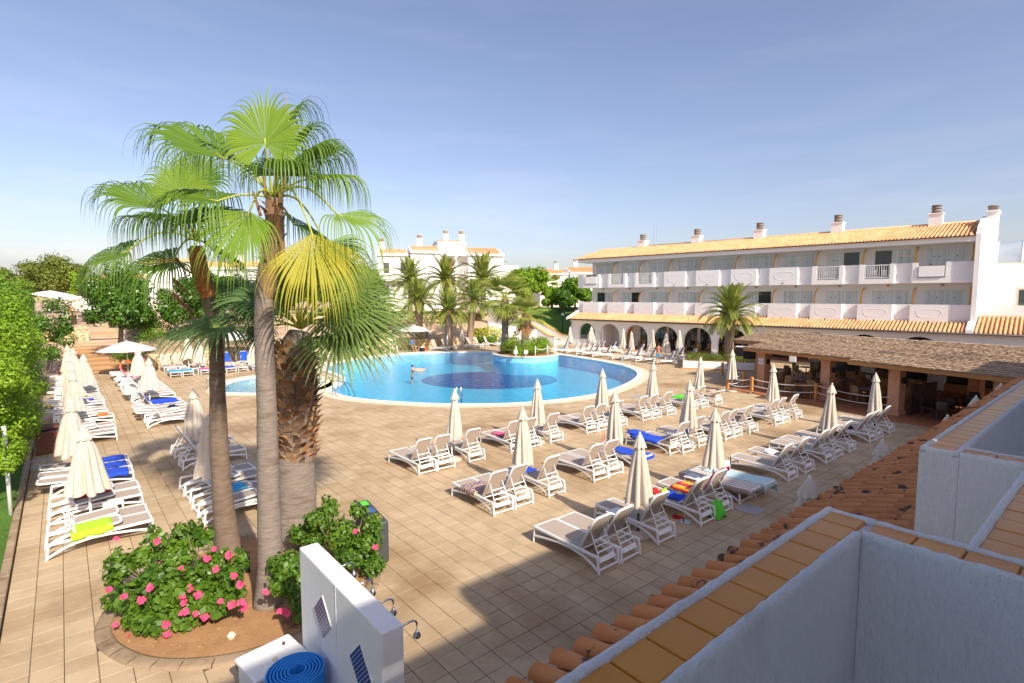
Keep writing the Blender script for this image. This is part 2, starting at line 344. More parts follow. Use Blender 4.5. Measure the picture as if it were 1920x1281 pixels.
def stripes(name, cols, sc, axis=1):
    m = bpy.data.materials.new(name); m.use_nodes = True; n = m.node_tree.nodes; l = m.node_tree.links; b = n['Principled BSDF']; b.inputs['Roughness'].default_value = .95
    t = n.new('ShaderNodeTexCoord'); sp = n.new('ShaderNodeSeparateXYZ'); l.new(t.outputs['Object'], sp.inputs[0])
    mu = n.new('ShaderNodeMath'); mu.operation = 'MULTIPLY'; mu.inputs[1].default_value = sc; l.new(sp.outputs[axis], mu.inputs[0])
    fr = n.new('ShaderNodeMath'); fr.operation = 'FRACT'; l.new(mu.outputs[0], fr.inputs[0])
    cr = n.new('ShaderNodeValToRGB'); cr.color_ramp.interpolation = 'CONSTANT'; e = cr.color_ramp.elements
    while len(e) < len(cols): e.new(.5)
    for i, c in enumerate(cols): e[i].position = i / len(cols); e[i].color = (*c, 1)
    l.new(fr.outputs[0], cr.inputs[0]); l.new(cr.outputs[0], b.inputs['Base Color']); MATS[name] = m
stripes('rainbow', [(.6, .03, .05), (.02, .02, .05), (.75, .45, .05), (.05, .3, .6), (.6, .1, .4), (.02, .02, .05), (.7, .65, .3), (.05, .35, .4)], 5.0)
stripes('beige_stripe', [(.62, .58, .58), (.62, .58, .58), (.45, .32, .22), (.60, .57, .60), (.66, .60, .50), (.40, .30, .24)], 3.0, 0)
stripes('fire', [(.70, .06, .03), (.85, .30, .02), (.85, .55, .05), (.80, .12, .03), (.45, .01, .12)], 2.4, 0)
def plain(name, c, r=.9): return mat(name, c, rough=r)
plain('red', (.65, .02, .02)); plain('lime', (.42, .72, .03)); plain('cyan', (.04, .38, .68)); plain('green', (.10, .62, .04)); plain('magenta_cloth', (.36, .01, .10))
plain('pale_blue', (.50, .66, .70)); plain('pinkcloth', (.72, .12, .25)); plain('white_cloth', (.78, .78, .80)); plain('black', (.015, .015, .017)); plain('mixcloth', (.55, .35, .30))
plain('sign_blue', (.05, .12, .4), .5)
# ================================================================== ground, terrace, pool
DX0, DX1, DY0, DY1 = -1.05, 52.0, -1.0, 49.2
main_pool = ccw(catmull([(12.1, 31.3), (12.3, 28.0), (14.6, 24.2), (17.7, 21.6), (21.0, 20.5), (24.4, 20.5), (28.6, 21.9), (32.0, 23.8), (34.3, 26.3), (35.7, 29.7),
                         (36.6, 34.2), (36.9, 37.6), (36.0, 40.4), (33.8, 42.9), (29.8, 46.0), (26.2, 47.4), (22.4, 46.9), (18.4, 45.0), (15.9, 42.0), (15.2, 38.8), (15.0, 36.3), (14.0, 34.0), (12.9, 32.6)], 4))
kid_pool = ccw(catmull([(7.1, 35.2), (7.5, 34.2), (8.9, 33.0), (10.4, 32.4), (11.9, 33.2), (12.9, 35.0), (13.2, 37.0), (12.7, 39.2), (11.3, 40.4), (9.3, 39.8), (7.9, 38.0)], 4))
bed_poly = ccw(catmull([(.25, 11.0), (.45, 10.0), (1.0, 9.25), (1.9, 8.75), (3.0, 8.7), (3.9, 9.0), (4.55, 9.7), (4.85, 10.9), (4.8, 12.0), (4.1, 12.8), (3.0, 13.2), (1.7, 13.0), (.7, 12.2)], 4))
def sheet(name, outer, holes, z, m, kind='structure'):
    loops = [[Vector((x, y, 0)) for x, y in outer]] + [[Vector((x, y, 0)) for x, y in h] for h in holes]
    pts = [p for lp in loops for p in lp]; tris = tessellate_polygon(loops)
    mb = MB(); mb.add([(p.x, p.y, z) for p in pts], [t if (pts[t[1]] - pts[t[0]]).cross(pts[t[2]] - pts[t[0]]).z > 0 else t[::-1] for t in tris])
    o = mb.build(name, M_[m]); return tag(o, kind=kind)
big = 2500
tag(MB().add([(-big, -big, -.06), (big, -big, -.06), (big, DY0, -.06), (-big, DY0, -.06), (-big, DY1, -.06), (big, DY1, -.06), (big, big, -.06), (-big, big, -.06),
              (DX0, DY0, -.06), (DX0, DY1, -.06), (DX1, DY0, -.06), (DX1, DY1, -.06)],
             [(0, 1, 2, 10, 8, 3), (3, 8, 9, 4), (10, 2, 5, 11), (4, 9, 11, 5, 6, 7)]).build('ground', M_['land']), kind='structure')
deck = sheet('terrace', [(DX0, DY0), (DX1, DY0), (DX1, DY1), (DX0, DY1)], [offset(main_pool, .02), offset(kid_pool, .02)], -.0075, 'joint')
def ring(name, poly, d0, d1, z0, z1, m, parent=None):
    a = offset(poly, d0); b = offset(poly, d1); n = len(poly); mb = MB()
    vs = [(x, y, z1) for x, y in a] + [(x, y, z1) for x, y in b] + [(x, y, z0) for x, y in a] + [(x, y, z0) for x, y in b]
    fs = []
    for i in range(n):
        j = (i + 1) % n
        fs += [(i, n + i, n + j, j), (2 * n + i, i, j, 2 * n + j), (n + i, 3 * n + i, 3 * n + j, n + j)]
    mb.add(vs, fs); return mb.build(name, M_[m], parent)
# pavers 0.4 m: the ones that show largest each on its own, the rest joined
PV = []
x = DX0 + .2
ix = 0
while x < 46.5:
    iy = 0; y = 2.6 + (.0 if True else .2)
    while y < 49.2:
        PV.append((x, y)); y += .4
    x += .4
def visible_px(x, y, z=0):
    q = Vector((x, y, z - EYE)); dep = q.dot(FW) * math.cos(PITCH) - q.z * math.sin(PITCH)
    if dep < .2: return None
    return 960 + FPX * q.dot(RT) / dep, 640.5 - FPX * (q.dot(FW) * math.sin(PITCH) + q.z * math.cos(PITCH)) / dep
pool_in = offset(main_pool, .12); kid_in = offset(kid_pool, .12); bed_in = offset(bed_poly, -.02)
near = []; far = []
for x, y in PV:
    c = visible_px(x, y)
    if c is None or not (-60 < c[0] < 1990 and c[1] < 1330): continue
    if x > 29.4 and y < 14: continue
    if 6.5 < x < 38 and 20 < y < 48.5 and (inside((x, y), pool_in) or inside((x, y), kid_in)): continue
    if x < 6 and 8 < y < 14 and inside((x, y), bed_in): continue
    if 2.38 < x < 2.64 and 4.9 < y < 7.5: continue
    d = x * x + y * y
    # own roof and balcony hide what lies right of the eave line
    hidden = y < 3.4 and x > 0
    (near if not hidden else far).append((d, x, y, c))
near.sort(); seen = [q for q in near if 0 < q[3][0] < 1920 and q[3][1] < 1281 and not (q[3][0] > 900 and q[3][1] > 1272 - .57 * (q[3][0] - 949))]
single = set((q[1], q[2]) for q in seen[:300])
def paver_mb(mb, x, y, rnd):
    g = .1945; t = [rnd.uniform(-.003, .003) for _ in range(4)]; b = .006
    cs = [(-1, -1), (1, -1), (1, 1), (-1, 1)]
    top = [(x + sx * (g - b), y + sy * (g - b), t[i]) for i, (sx, sy) in enumerate(cs)]
    mid = [(x + sx * g, y + sy * g, t[i] - .003) for i, (sx, sy) in enumerate(cs)]
    bot = [(x + sx * g, y + sy * g, -.03) for sx, sy in cs]
    mb.add(top + mid + bot, [(0, 1, 2, 3)] + [(4 + i, 4 + (i + 1) % 4, (i + 1) % 4, i) for i in range(4)] + [(8 + i, 8 + (i + 1) % 4, 4 + (i + 1) % 4, 4 + i) for i in range(4)], rnd.random())
rnd = random.Random(3); var = []
for k in range(14):
    q = MB(); paver_mb(q, 0, 0, rnd); var.append(q.mesh('paver', M_['paver']))
rest = MB()
for q in near + far:
    if (q[1], q[2]) in single: link('paver', rnd.choice(var), deck, (q[1], q[2], 0), (0, 0, rnd.choice((0, 1, 2, 3)) * math.pi / 2))
    else: paver_mb(rest, q[1], q[2], rnd)
tag(rest.build('paving', M_['paver'], deck), kind='stuff')
# pools
def basin(name, poly, depth, fm, wm, label):
    n = len(poly); mb = MB(); o = offset(poly, .02)
    mb.add([(x, y, -.03) for x, y in o] + [(x, y, -depth) for x, y in o], [((i + 1) % n, i, n + i, n + (i + 1) % n) for i in range(n)])
    t = mb.build(name, M_[wm]); tag(t, kind='structure')
    f = sheet('pool_floor', o, [], -depth, fm); del f['kind']; f.parent = t
    return t
bs = basin('pool_basin', main_pool, 1.15, 'pool_floor', 'pool_floor', '')
basin('paddling_pool_basin', kid_pool, .45, 'pool_pale', 'pool_pale', '')
dk = [];
for k in range(48):
    a = 2 * math.pi * k / 48; c = Vector((26.6, 34.55)); e1 = Vector((RT.x, RT.y)); e2 = Vector((FW.x, FW.y))
    p = c + e1 * (5.55 * math.cos(a)) + e2 * (4.6 * math.sin(a)); dk.append((p.x, p.y))
f = sheet('deep_mosaic', dk, [], -1.144, 'pool_dark'); del f['kind']; f.parent = bs
sheet('pool_water', main_pool, [], -.07, 'water'); sheet('paddling_pool_water', kid_pool, [], -.07, 'water')
for nm, pl in (('pool_coping', main_pool), ('paddling_pool_coping', kid_pool)):
    c = tag(ring(nm, pl, -.05, .28, -.09, .022, 'coping_white'), kind='structure')
    ring('kerb_band', pl, .283, .85, -.02, .014, 'coping', c)
# planting bed
sheet('planting_bed', offset(bed_poly, -.05), [], .035, 'soil')
kr = thing('bed_kerb', 'low rounded stone kerb round the palm bed', 'kerb')
n = len(bed_poly); segs = 30
ip = offset(bed_poly, -.12); op = offset(bed_poly, .12)
cum = [i / segs * n for i in range(segs)]
for k in range(segs):
    a0 = cum[k] + .03; a1 = cum[k] + n / segs - .03; P = []
    for j in range(3):
        f_ = a0 + (a1 - a0) * j / 2; i0 = int(f_) % n; i1 = (i0 + 1) % n; u = f_ - int(f_)
        pi = tuple(ip[i0][q] * (1 - u) + ip[i1][q] * u for q in (0, 1)); po = tuple(op[i0][q] * (1 - u) + op[i1][q] * u for q in (0, 1))
        pm = ((pi[0] + po[0]) / 2, (pi[1] + po[1]) / 2)
        P.append([(*po, -.02), (*po, .03), (*[po[q] * .8 + pi[q] * .2 for q in (0, 1)], .048), (*[po[q] * .2 + pi[q] * .8 for q in (0, 1)], .052), (*pi, .04), (*pi, 0)])
    MB().grid(P).build('kerb_stone', M_['kerb'], kr, True)
# left lawn with kerb
LX = -9.0
sheet('lawn', [(LX, 8), (DX0 - .16, 8), (DX0 - .16, 49), (LX, 49)], [], .02, 'lawn')
kb = thing('lawn_kerb', 'long straight weathered kerb between the paving and the lawn', 'kerb')
for k in range(46):
    y0 = 8 + k * .9
    bevel(MB().box(DX0 - .17, DX0 - .02, y0 + .006, y0 + .894, -.05, .075).build('kerb_stone', M_['kerb'], kb), .015, 1)
ng = 26000; gx = RNG.uniform(-3.6, DX0 - .18, ng); gy = 12 + 24 * RNG.random(ng) ** 1.4
ga = RNG.uniform(0, 6.28, ng); gh = RNG.uniform(.02, .06, ng); wv = .006
V = np.stack([np.stack([gx - wv * np.cos(ga), gy - wv * np.sin(ga), np.full(ng, .02)], 1), np.stack([gx + wv * np.cos(ga), gy + wv * np.sin(ga), np.full(ng, .02)], 1),
              np.stack([gx + RNG.normal(0, .02, ng), gy + RNG.normal(0, .02, ng), .02 + gh], 1)], 1).reshape(-1, 3)
tag(link('grass_blades', nmesh('grass_blades', V, np.arange(ng * 3).reshape(-1, 3), RNG.random(ng), M_['grass'])), 'short green grass blades of the lawn beside the kerb', 'grass', kind='stuff')
# grey slabs by the lawn, drain covers
for (px, py, sx, sy, lb, zz) in ((70, 865, .75, .28, 'grey stone slab let into the paving near the brown waste bin', .012), (45, 880, .7, .3, 'grey stone slab at the lawn edge next to the other slab', .012),
                     (1405, 955, .62, .62, 'square dark drain cover in the paving near the towel loungers', .008), (1193, 744, .9, .5, 'flat grey drain cover in the paving by the pool curve', .008),
                     (1035, 757, .8, .4, 'flat grey drain cover in the paving behind a parasol', .008)):
    g = gnd(px, py); bevel(tag(MB().box(-sx / 2, sx / 2, -sy / 2, sy / 2, -.01, zz).build('cover_slab', M_['grey_stone']), lb, 'slab'), .003, 1).location = (g.x, g.y, .004)
# ------------------------------------------------------------------ own building in the right foreground
hb = thing('apartment_building', 'near white stucco building with ochre tiled balcony walls and clay tile eave roof', 'building')
PT = 4.6     # parapet top
def wall_run(x0, x1, y0, y1, z0=3.0):   # stucco wall with raised white rims and tiles along the top
    o = MB().box(x0, x1, y0, y1, z0, PT - .028).build('parapet', M_['stucco'], hb)
    return o
def rim_bar(mb, x0, x1, y0, y1):
    """hand trowelled white rim: a rough edged bead along the wall top"""
    rj = random.Random(int(x0 * 131 + y0 * 977)); lx = (x1 - x0) > (y1 - y0); L = (x1 - x0) if lx else (y1 - y0); n = max(2, int(L / (.035 if x0 < 12 else .2))); P = []
    w0, w1 = (y0, y1) if lx else (x0, x1)
    for k in range(n + 1):
        t = (x0 if lx else y0) + L * k / n; j = lambda s=.004: rj.uniform(-s, s)
        sec = [(w0 + j(.003), PT - .032), (w0 + j(.003), PT - .008 + j()), (w0 + (w1 - w0) * .3, PT + .001 + j()), (w0 + (w1 - w0) * .7, PT + .001 + j()), (w1 + j(.003), PT - .008 + j()), (w1 + j(.003), PT - .032)]
        P.append([(t, u, z) if lx else (u, t, z) for u, z in sec])
    if not lx: P = [r[::-1] for r in P]
    mb.grid([r[::-1] for r in P]); mb.add(P[0], [tuple(range(6))]); mb.add(P[-1], [tuple(range(6))[::-1]])
runs = [('x', -3.0, 2.765, .735, .945), ('y', 2.565, 2.765, -1.2, .733), ('x', 2.768, 4.375, .20, .42), ('y', 4.378, 4.59, -.9, .733), ('x', 4.378, 11.5, .735, .945), ('y', 11.29, 11.5, -1.2, .733), ('x', 11.503, 13.2, .2, .42), ('y', 13.2, 13.41, -.9, .733), ('x', 13.2, 20.5, .735, .945)]
rw = .034
for ax, a, b, c, d in runs:
    if ax == 'x': wall_run(a, b, c, d)
    else: wall_run(a, b, c, d)
    m = MB()
    if ax == 'x':
        rim_bar(m, a, b, d - rw, d); rim_bar(m, a, b - .2 if b in (2.765, 11.5) else b, c, c + rw)
        if b in (2.765, 11.5, 20.5): rim_bar(m, b - rw, b, c, d - rw)
        if a in (4.378, 13.2): rim_bar(m, a, a + rw, c, d - rw)
    else:
        rim_bar(m, a, a + rw, c, d + (0 if a < 4 or 11 < a < 12 else .0)); rim_bar(m, b - rw, b, c, d)
    r_ = m.build('stucco_rim', M_['stucco'], hb, True)
    # ochre cover tiles
    L = (b - a) if ax == 'x' else (d - c); nt_ = max(1, round(L / .165)); st = L / nt_
    lo = (c + rw if ax == 'x' else a + rw); hi = (d - rw if ax == 'x' else b - rw)
    if ax == 'x' and (b > 12): 
        nt_ = round(L / .33); st = L / nt_
    for k in range(nt_):
        p0 = (a if ax == 'x' else c) + k * st + .003; p1 = p0 + st - .006
        t = MB().box(*((p0, p1, lo, hi) if ax == 'x' else (lo, hi, p0, p1)), PT - .0285, PT - .010 + random.uniform(-.0012, .0012)).build('cover_tile', M_['ochre_tile'], hb)
        bevel(t, .004, 1)
# balcony floors and the storeys behind
MB().box(-3, 2.56, -1.19, .73, 3.2, 3.45).build('balcony_floor', M_['stucco'], hb)
MB().box(4.6, 11.28, -1.19, .73, 3.2, 3.45).build('balcony_floor', M_['stucco'], hb)
MB().box(-3, 4.4, -9, -1.25, 0, 6.32).build('wall', M_['stucco'], hb)
MB().box(4.403, 30, -9, -1.45, 0, 7.2).build('wall', M_['stucco'], hb)
MB().box(-1.6, 28.5, -1.24, 2.0, 0, 2.6).build('ground_floor_wall', M_['stucco'], hb)
MB().box(-3, 2.56, -1.24, -.2, 6.33, 6.5).build('shade_slab', M_['stucco'], hb)  # unseen slab overhead, added to keep sky light off the balcony walls
MB().box(4.6, 11.28, -1.44, -.3, 6.33, 6.5).build('shade_slab', M_['stucco'], hb)  # second added slab out of view, darkens the next balcony
# eave roof: barrel tiles from the wall down to the eave
EY, EZ, SL = 3.06, 2.46, .30
slope = math.atan(SL); roof_root = MB()
Y_in = .1
roof_root.add([(-1.6, EY - .05, EZ - .06), (28.5, EY - .05, EZ - .06), (28.5, Y_in, EZ - .06 + SL * (EY - Y_in)), (-1.6, Y_in, EZ - .06 + SL * (EY - Y_in)),
               (-1.6, EY - .05, EZ - .16), (28.5, EY - .05, EZ - .16), (28.5, Y_in, EZ - .16), (-1.6, Y_in, EZ - .16)], [(0, 1, 2, 3), (4, 5, 1, 0), (1, 5, 6, 2), (0, 3, 7, 4)])
roof = roof_root.build('eave_roof', M_['roof_pan'], hb)
def barrel(mb, M, L, r0, r1, rnd, n=7):
    vs = []; th = .014
    for t, r in ((0, r0), (1, r1)):
        for k in range(n):
            a = math.pi * k / (n - 1); vs.append(M @ Vector((math.cos(a) * r, -t * L, math.sin(a) * r * .95)))
    for t, r in ((0, r0 - th), (1, r1 - th)):
        for k in range(n):
            a = math.pi * k / (n - 1); vs.append(M @ Vector((math.cos(a) * r, -t * L, math.sin(a) * r * .95)))
    fs = [(k, k + 1, n + k + 1, n + k) for k in range(n - 1)] + [(2 * n + k + 1, 2 * n + k, k, k + 1) for k in range(n - 1)] + [(3 * n + k, 3 * n + k + 1, n + k + 1, n + k) for k in range(n - 1)] + [(2 * n + k, 2 * n + k + 1, 3 * n + k + 1, 3 * n + k) for k in range(n - 1)]
    mb.add(vs, fs, rnd.random())
rt = random.Random(11); tv = []
for k in range(10):
    q = MB(); barrel(q, Matrix(), .47, .098, .080, rt); me = q.mesh('roof_tile', M_['terracotta'], True); tv.append(me)
pan = MB(); cnt = 0; stuff = MB()
NC = int(30 / .273)
for k in range(NC):
    x = -1.5 + k * .273
    P = []
    # pan channel between barrels
    for j in range(9):
        yy = EY + .03 - j * .36; zz = EZ + SL * (EY - yy)
        P.append([(x + .273 * u, yy, zz - .055 + .05 * (2 * u - 1) ** 2 + (.018 if j % 2 else 0)) for u in (0.0, .25, .5, .75, 1.0)])
    pan.grid(P)
    for j in range(8):
        yy = EY + .05 - j * .365; zz = EZ + SL * (EY - yy) + .016
        if yy < .0: continue
        c = visible_px(x, yy, zz); vis = c is not None and c[0] < 1930 and c[1] < 1300 and c[0] > 900
        # roof strips that the balcony fronts stand on stay covered
        jit = (rt.uniform(-.012, .012), rt.uniform(-.02, .02), rt.uniform(-.004, .006))
        e = (-slope, rt.uniform(-.03, .03), rt.uniform(-.03, .03))
        if vis and cnt < 300 and x < 17:
            cnt += 1; link('roof_tile', rt.choice(tv), roof, (x + jit[0], yy + jit[1], zz + jit[2]), e)
        else:
            from mathutils import Euler
            barrel(stuff, Matrix.Translation((x + jit[0], yy + jit[1], zz + jit[2])) @ Euler(e).to_matrix().to_4x4(), .47, .098, .080, rt, 5)
tag(pan.build('tile_channels', M_['roof_pan'], roof, True), kind='stuff')
tag(stuff.build('roof_tiles', M_['terracotta'], roof, True), kind='stuff')
# ------------------------------------------------------------------ shower wall, mat, chest, bins in the near bed
mat('shower_white', (.74, .73, .72), (.83, .82, .81), scale=1.5, rough=.85, bump=.3, bscale=30, stretch=(1, 1, .3), c3=(.55, .51, .46), thr=(.60, .85), s3=3.0)
sw = thing('shower_wall', 'free standing white shower wall with four chrome shower heads beside the palm bed', 'shower', (2.51, 6.2, 0))
bevel(MB().box(-.13, .13, -1.25, 1.28, 0, 2.1).build('wall', M_['shower_white'], sw), .02, 2)
MB().box(-.134, -.128, -.02, -.002, 0, 2.1).build('seam', M_['stucco'], sw)
for k, y in enumerate((6.78, 6.20, 5.64, 5.08)):
    y -= 6.2; m = MB(); pts = [(.12, y, 1.98), (.26, y, 2.0), (.31, y, 2.0), (.345, y, 1.985), (.36, y, 1.95), (.36, y, 1.88)]
    a = m.tube(pts, .012, 8).build('shower_arm', M_['steel'], sw, True)
    MB().lathe([(.012, 0), (.02, -.03), (.042, -.055), (.045, -.085), (.03, -.10)], 14, (.36, y, 1.88)).build('shower_head', M_['steel'], a, True)
for y, z in ((6.615, 1.49), (5.48, 1.43)):
    y -= 6.2; pn = thing('x', None, None)
    bpy.data.objects.remove(pn); s_ = .285
    q = MB().add([(-.142, y, z + s_), (-.142, y + s_, z), (-.142, y, z - s_), (-.142, y - s_, z), (-.131, y, z + s_), (-.131, y + s_, z), (-.131, y, z - s_), (-.131, y - s_, z)],
                 [(0, 1, 2, 3), (0, 4, 5, 1), (1, 5, 6, 2), (2, 6, 7, 3), (3, 7, 4, 0)]).build('mosaic_panel', M_['rope'], sw)
    N = 9
    dark = mat('mosaic_blue', (.02, .035, .16), (.035, .06, .26), scale=12, rough=.3, obj_rand=.6) if 'mosaic_blue' not in M_ else M_['mosaic_blue']
    for i in range(N):
        for j in range(4):
            u0 = -1 + 2 * i / N + .02; u1 = -1 + 2 * (i + 1) / N - .02; v0 = -1 + 2 * j / 4 + .008; v1 = -1 + 2 * (j + 1) / 4 - .008
            f_ = lambda u, v: (-.146, y + (u + v) / 2 * s_, z + (u - v) / 2 * s_)
            MB().add([f_(u0, v0), f_(u1, v0), f_(u1, v1), f_(u0, v1)], [(0, 1, 2, 3)]).build('mosaic_piece', dark, q)
sp = []
for k in range(190):
    a = k / 190 * 6.6 * 2 * math.pi; r = .085 + .27 * (k / 190); sp.append((r * math.cos(a), r * math.sin(a)))
m = MB(); P = []
tk = .024
for (x, y) in sp:
    r = math.hypot(x, y); P.append([(x * (r - tk / 2) / r, y * (r - tk / 2) / r, 0), (x * (r - tk / 2) / r, y * (r - tk / 2) / r, 1.0), (x * (r + tk / 2) / r, y * (r + tk / 2) / r, 1.0), (x * (r + tk / 2) / r, y * (r + tk / 2) / r, 0)])
m.grid(P); m.add(P[-1], [(0, 1, 2, 3)])
mt = tag(m.build('rolled_mat', M_['rubber_blue']), 'thick blue foam pool mat rolled up on end beside the shower wall', 'mat'); mt.location = (1.99, 6.52, .004); mt.rotation_euler = (0, 0, 1.2)
bx = thing('storage_chest', 'white plastic storage chest behind the rolled blue mat', 'chest', (1.98, 7.45, 0), R(8))
bevel(MB().box(-.36, .34, -.30, .30, 0, .62).build('body', M_['white_plastic'], bx), .04, 3)
ld = bevel(MB().box(-.39, .37, -.33, .33, .625, .70).build('lid', M_['white_plastic'], bx), .03, 3)
bevel(MB().box(-.20, .18, -.24, -.04, .702, .73).build('handle_recess', M_['white_plastic'], ld), .02, 2)
MB().lathe([(.03, 0), (.03, .03), (.018, .04)], 12, (-.05, -.16, .73)).build('knob', M_['coping'], ld, True)
MB().lathe([(.02, 0), (.02, .03)], 10, (.2, .12, .70)).build('clip', M_['brown_bin'], ld, True)
rb = thing('recycling_bin', 'tall slim dark grey recycling bin with coloured slots behind the hibiscus', 'bin', (4.98, 10.75, 0), R(-8))
bevel(MB().box(-.16, .16, -.72, .72, 0, .92).build('body', M_['grey_bin'], rb), .06, 4)
for y, c in ((.5, 'green'), (.05, 'sign_blue'), (-.4, 'ochre')):
    bevel(MB().box(-.075, .085, y - .13, y + .13, .912, .926).build('slot_label', M_[c], rb), .004, 1)
for px, py, lb in ((465, 1068, 'short dark green marker post standing in the soil of the palm bed'),):
    g = gnd(px, py + 8); q = thing('marker_post', lb, 'post', (g.x, g.y, .03))
    MB().lathe([(.045, 0), (.045, .3), (.04, .31)], 12).build('post', mat('post_green', (.01, .05, .03), rough=.6), q, True)
    MB().lathe([(.05, 0), (.05, .02)], 12, (0, 0, .31)).build('cap', M_['grey_bin'], q, True)
tag(MB().lathe([(.05, 0), (.07, .05), (.03, .10), (.002, .11)], 12).build('bed_stone', M_['coping']), 'pale stone lying on the soil of the palm bed', 'stone').location = (1.85, 9.35, .03)
# brown waste bins and lawn posts
for x, y, lb in ((-.62, 25.3, 'brown square waste bin at the lawn kerb by the two grey slabs'), (-.05, 48.6, 'brown square waste bin at the foot of the wooden steps')):
    q = thing('waste_bin', lb, 'bin', (x, y, 0), R(3), 'brown waste bins')
    bevel(MB().box(-.34, .34, -.3, .3, 0, .82).build('body', M_['brown_bin'], q), .02, 2)
    bevel(MB().box(-.35, .35, -.31, .31, .90, 1.0).build('lid', M_['brown_bin'], q), .02, 2)
    MB().box(-.3, .3, -.26, .26, .82, .90).build('bag', M_['navy'], q)
for k, (y, h) in enumerate(((18.5, 2.3), (26.6, 2.4), (31.4, 2.4), (34.3, 2.4), (40.0, 2.4), (46.3, 2.6))):
    q = thing('trellis_post', 'slim white post standing in the lawn under the climbing plants', 'post', (-1.27, y, 0), 0, 'white posts along the lawn')
    MB().tube([(0, 0, 0), (0, 0, h)], .045, 10).build('post', M_['white_metal'], q, True)
    MB().lathe([(.055, 0), (.055, .03), (.02, .05)], 10, (0, 0, h)).build('cap', M_['white_metal'], q, True)
def lifebuoy(loc, rot, label, r=.3):
    q = thing('lifebuoy', label, 'lifebuoy', loc, 0, 'orange lifebuoys'); q.rotation_euler = rot
    P = []
    for i in range(25):
        a = 2 * math.pi * i / 24; P.append([((r + .06 * math.cos(b)) * math.cos(a), (r + .06 * math.cos(b)) * math.sin(a), .06 * math.sin(b)) for b in [2 * math.pi * j / 10 for j in range(11)]])
    MB().grid(P).build('ring', M_['orange'], q, True)
    for k in range(4):
        a = k * math.pi / 2 + .5; c = (r * math.cos(a), r * math.sin(a), 0); t = Vector((-math.sin(a), math.cos(a), 0)) * .045
        MB().tube([Vector(c) - t, Vector(c) + t], .066, 10).build('band', M_['rope'], q, True)
lifebuoy((-1.18, 31.35, 1.25), (R(90), 0, R(80)), 'orange lifebuoy hung on a white lawn post')
# ================================================================== sun loungers, parasols, side tables, towels
def make_lounger(state):
    q = thing('sun_lounger', 'white framed sun lounger', 'sun lounger')
    f = MB(); W = .32
    for s in (-1, 1):
        f.bar((s * W, .0, .335), (s * W, 1.88, .365), .05, .06)
        arch = [(s * W, -.02, .05), (s * W, .18, .16), (s * W, .42, .245), (s * W, .75, .285), (s * W, 1.1, .275), (s * W, 1.5, .225), (s * W, 1.84, .165)]
        for a, b in zip(arch[:-1], arch[1:]): f.bar(a, Vector(b) + (Vector(b) - Vector(a)).normalized() * .012, .04, .05)
    f.bar((-W, 1.875, .362), (W, 1.875, .362), .05, .05); f.bar((-W, -.01, .06), (W, -.01, .06), .04, .04); f.bar((-W, 1.85, .16), (W, 1.85, .16), .03, .03)
    f.bar((-W, .5, .33), (W, .5, .33), .035, .03)
    bevel(f.build('frame', M_['white_plastic'], q), .012, 2)
    for s in (-1, 1):
        bevel(MB().bar((s * W, .01, .33), (s * W, -.03, 0), .045, .05).build('leg', M_['white_plastic'], q), .01, 1)
        bevel(MB().bar((s * W, 1.87, .36), (s * W * 1.03, 1.90, 0), .035, .04).build('leg', M_['white_plastic'], q), .01, 1)
    MB().box(-.295, .295, .50, 1.85, .372, .382).build('seat_panel', M_['mesh_fabric'], q)
    ang = {'raised': R(118), 'half': R(150), 'flat': R(176), 'folded': R(5)}[state]
    d = Vector((0, math.cos(ang), math.sin(ang))); nrm = Vector((0, -math.sin(ang), math.cos(ang))); h = Vector((0, .50, .385 if state != 'folded' else .41)); L = .80
    b = MB(); w = .275; cr = .08
    path = [(-w, 0), (-w, L - cr), (-w + cr * .3, L - cr * .3), (-w + cr, L), (w - cr, L), (w - cr * .3, L - cr * .3), (w, L - cr), (w, 0)]
    pts = [h + Vector((a, 0, 0)) + d * c for a, c in path]
    b.tube(pts, .028, 8)
    bk = b.build('backrest', M_['white_plastic'], q, True)
    pw = w - .022
    p = [h + Vector((a, 0, 0)) + d * c for a, c in ((-pw, .03), (pw, .03), (pw, L - .06), (w - cr, L - .02), (-w + cr, L - .02), (-pw, L - .06))]
    MB().add([a + nrm * .006 for a in p] + [a - nrm * .006 for a in p], [tuple(range(6)), tuple(range(11, 5, -1))] + [(i, 6 + i, 6 + (i + 1) % 6, (i + 1) % 6) for i in range(6)]).build('back_panel', M_['mesh_fabric'], bk)
    l = MB()
    if state in ('raised', 'half'):
        top = h + d * .42 - nrm * -.03; bot = Vector((0, .0, .20 if state == 'raised' else .26)); top = h + d * (.42 if state == 'raised' else .5)
    elif state == 'flat': top = Vector((0, .45, .30)); bot = Vector((0, .02, .25))
    else: top = Vector((0, .30, .72)); bot = Vector((0, .52, .39))
    for s in (-1, 1): l.bar(top + Vector((s * .2, 0, 0)), bot + Vector((s * .235, 0, 0)), .018, .022)
    for t, ww in ((.30, .022), (.50, .022), (.68, .03), (.92, .10)):
        c = top.lerp(bot, t); dd = (bot - top).normalized() * (ww / 2)
        hw = .2 + .035 * t
        n_ = Vector((1, 0, 0)).cross(dd.normalized()) * .008
        vs = [c + Vector((sx * hw, 0, 0)) + dd * sy + n_ * sz for sx in (-1, 1) for sy in (-1, 1) for sz in (-1, 1)]
        l.add(vs, [(0, 1, 3, 2), (4, 6, 7, 5), (0, 4, 5, 1), (2, 3, 7, 6), (0, 2, 6, 4), (1, 5, 7, 3)])
    l.build('prop_ladder', M_['white_plastic'], q)
    return q
LP = {s: make_lounger(s) for s in ('raised', 'half', 'flat', 'folded')}; LU = {s: False for s in LP}
def lounger(x, y, rz, state, label, group=None):
    o = place(LP[state], LU[state], (x, y, 0), rz, label, group); LU[state] = True
    return o
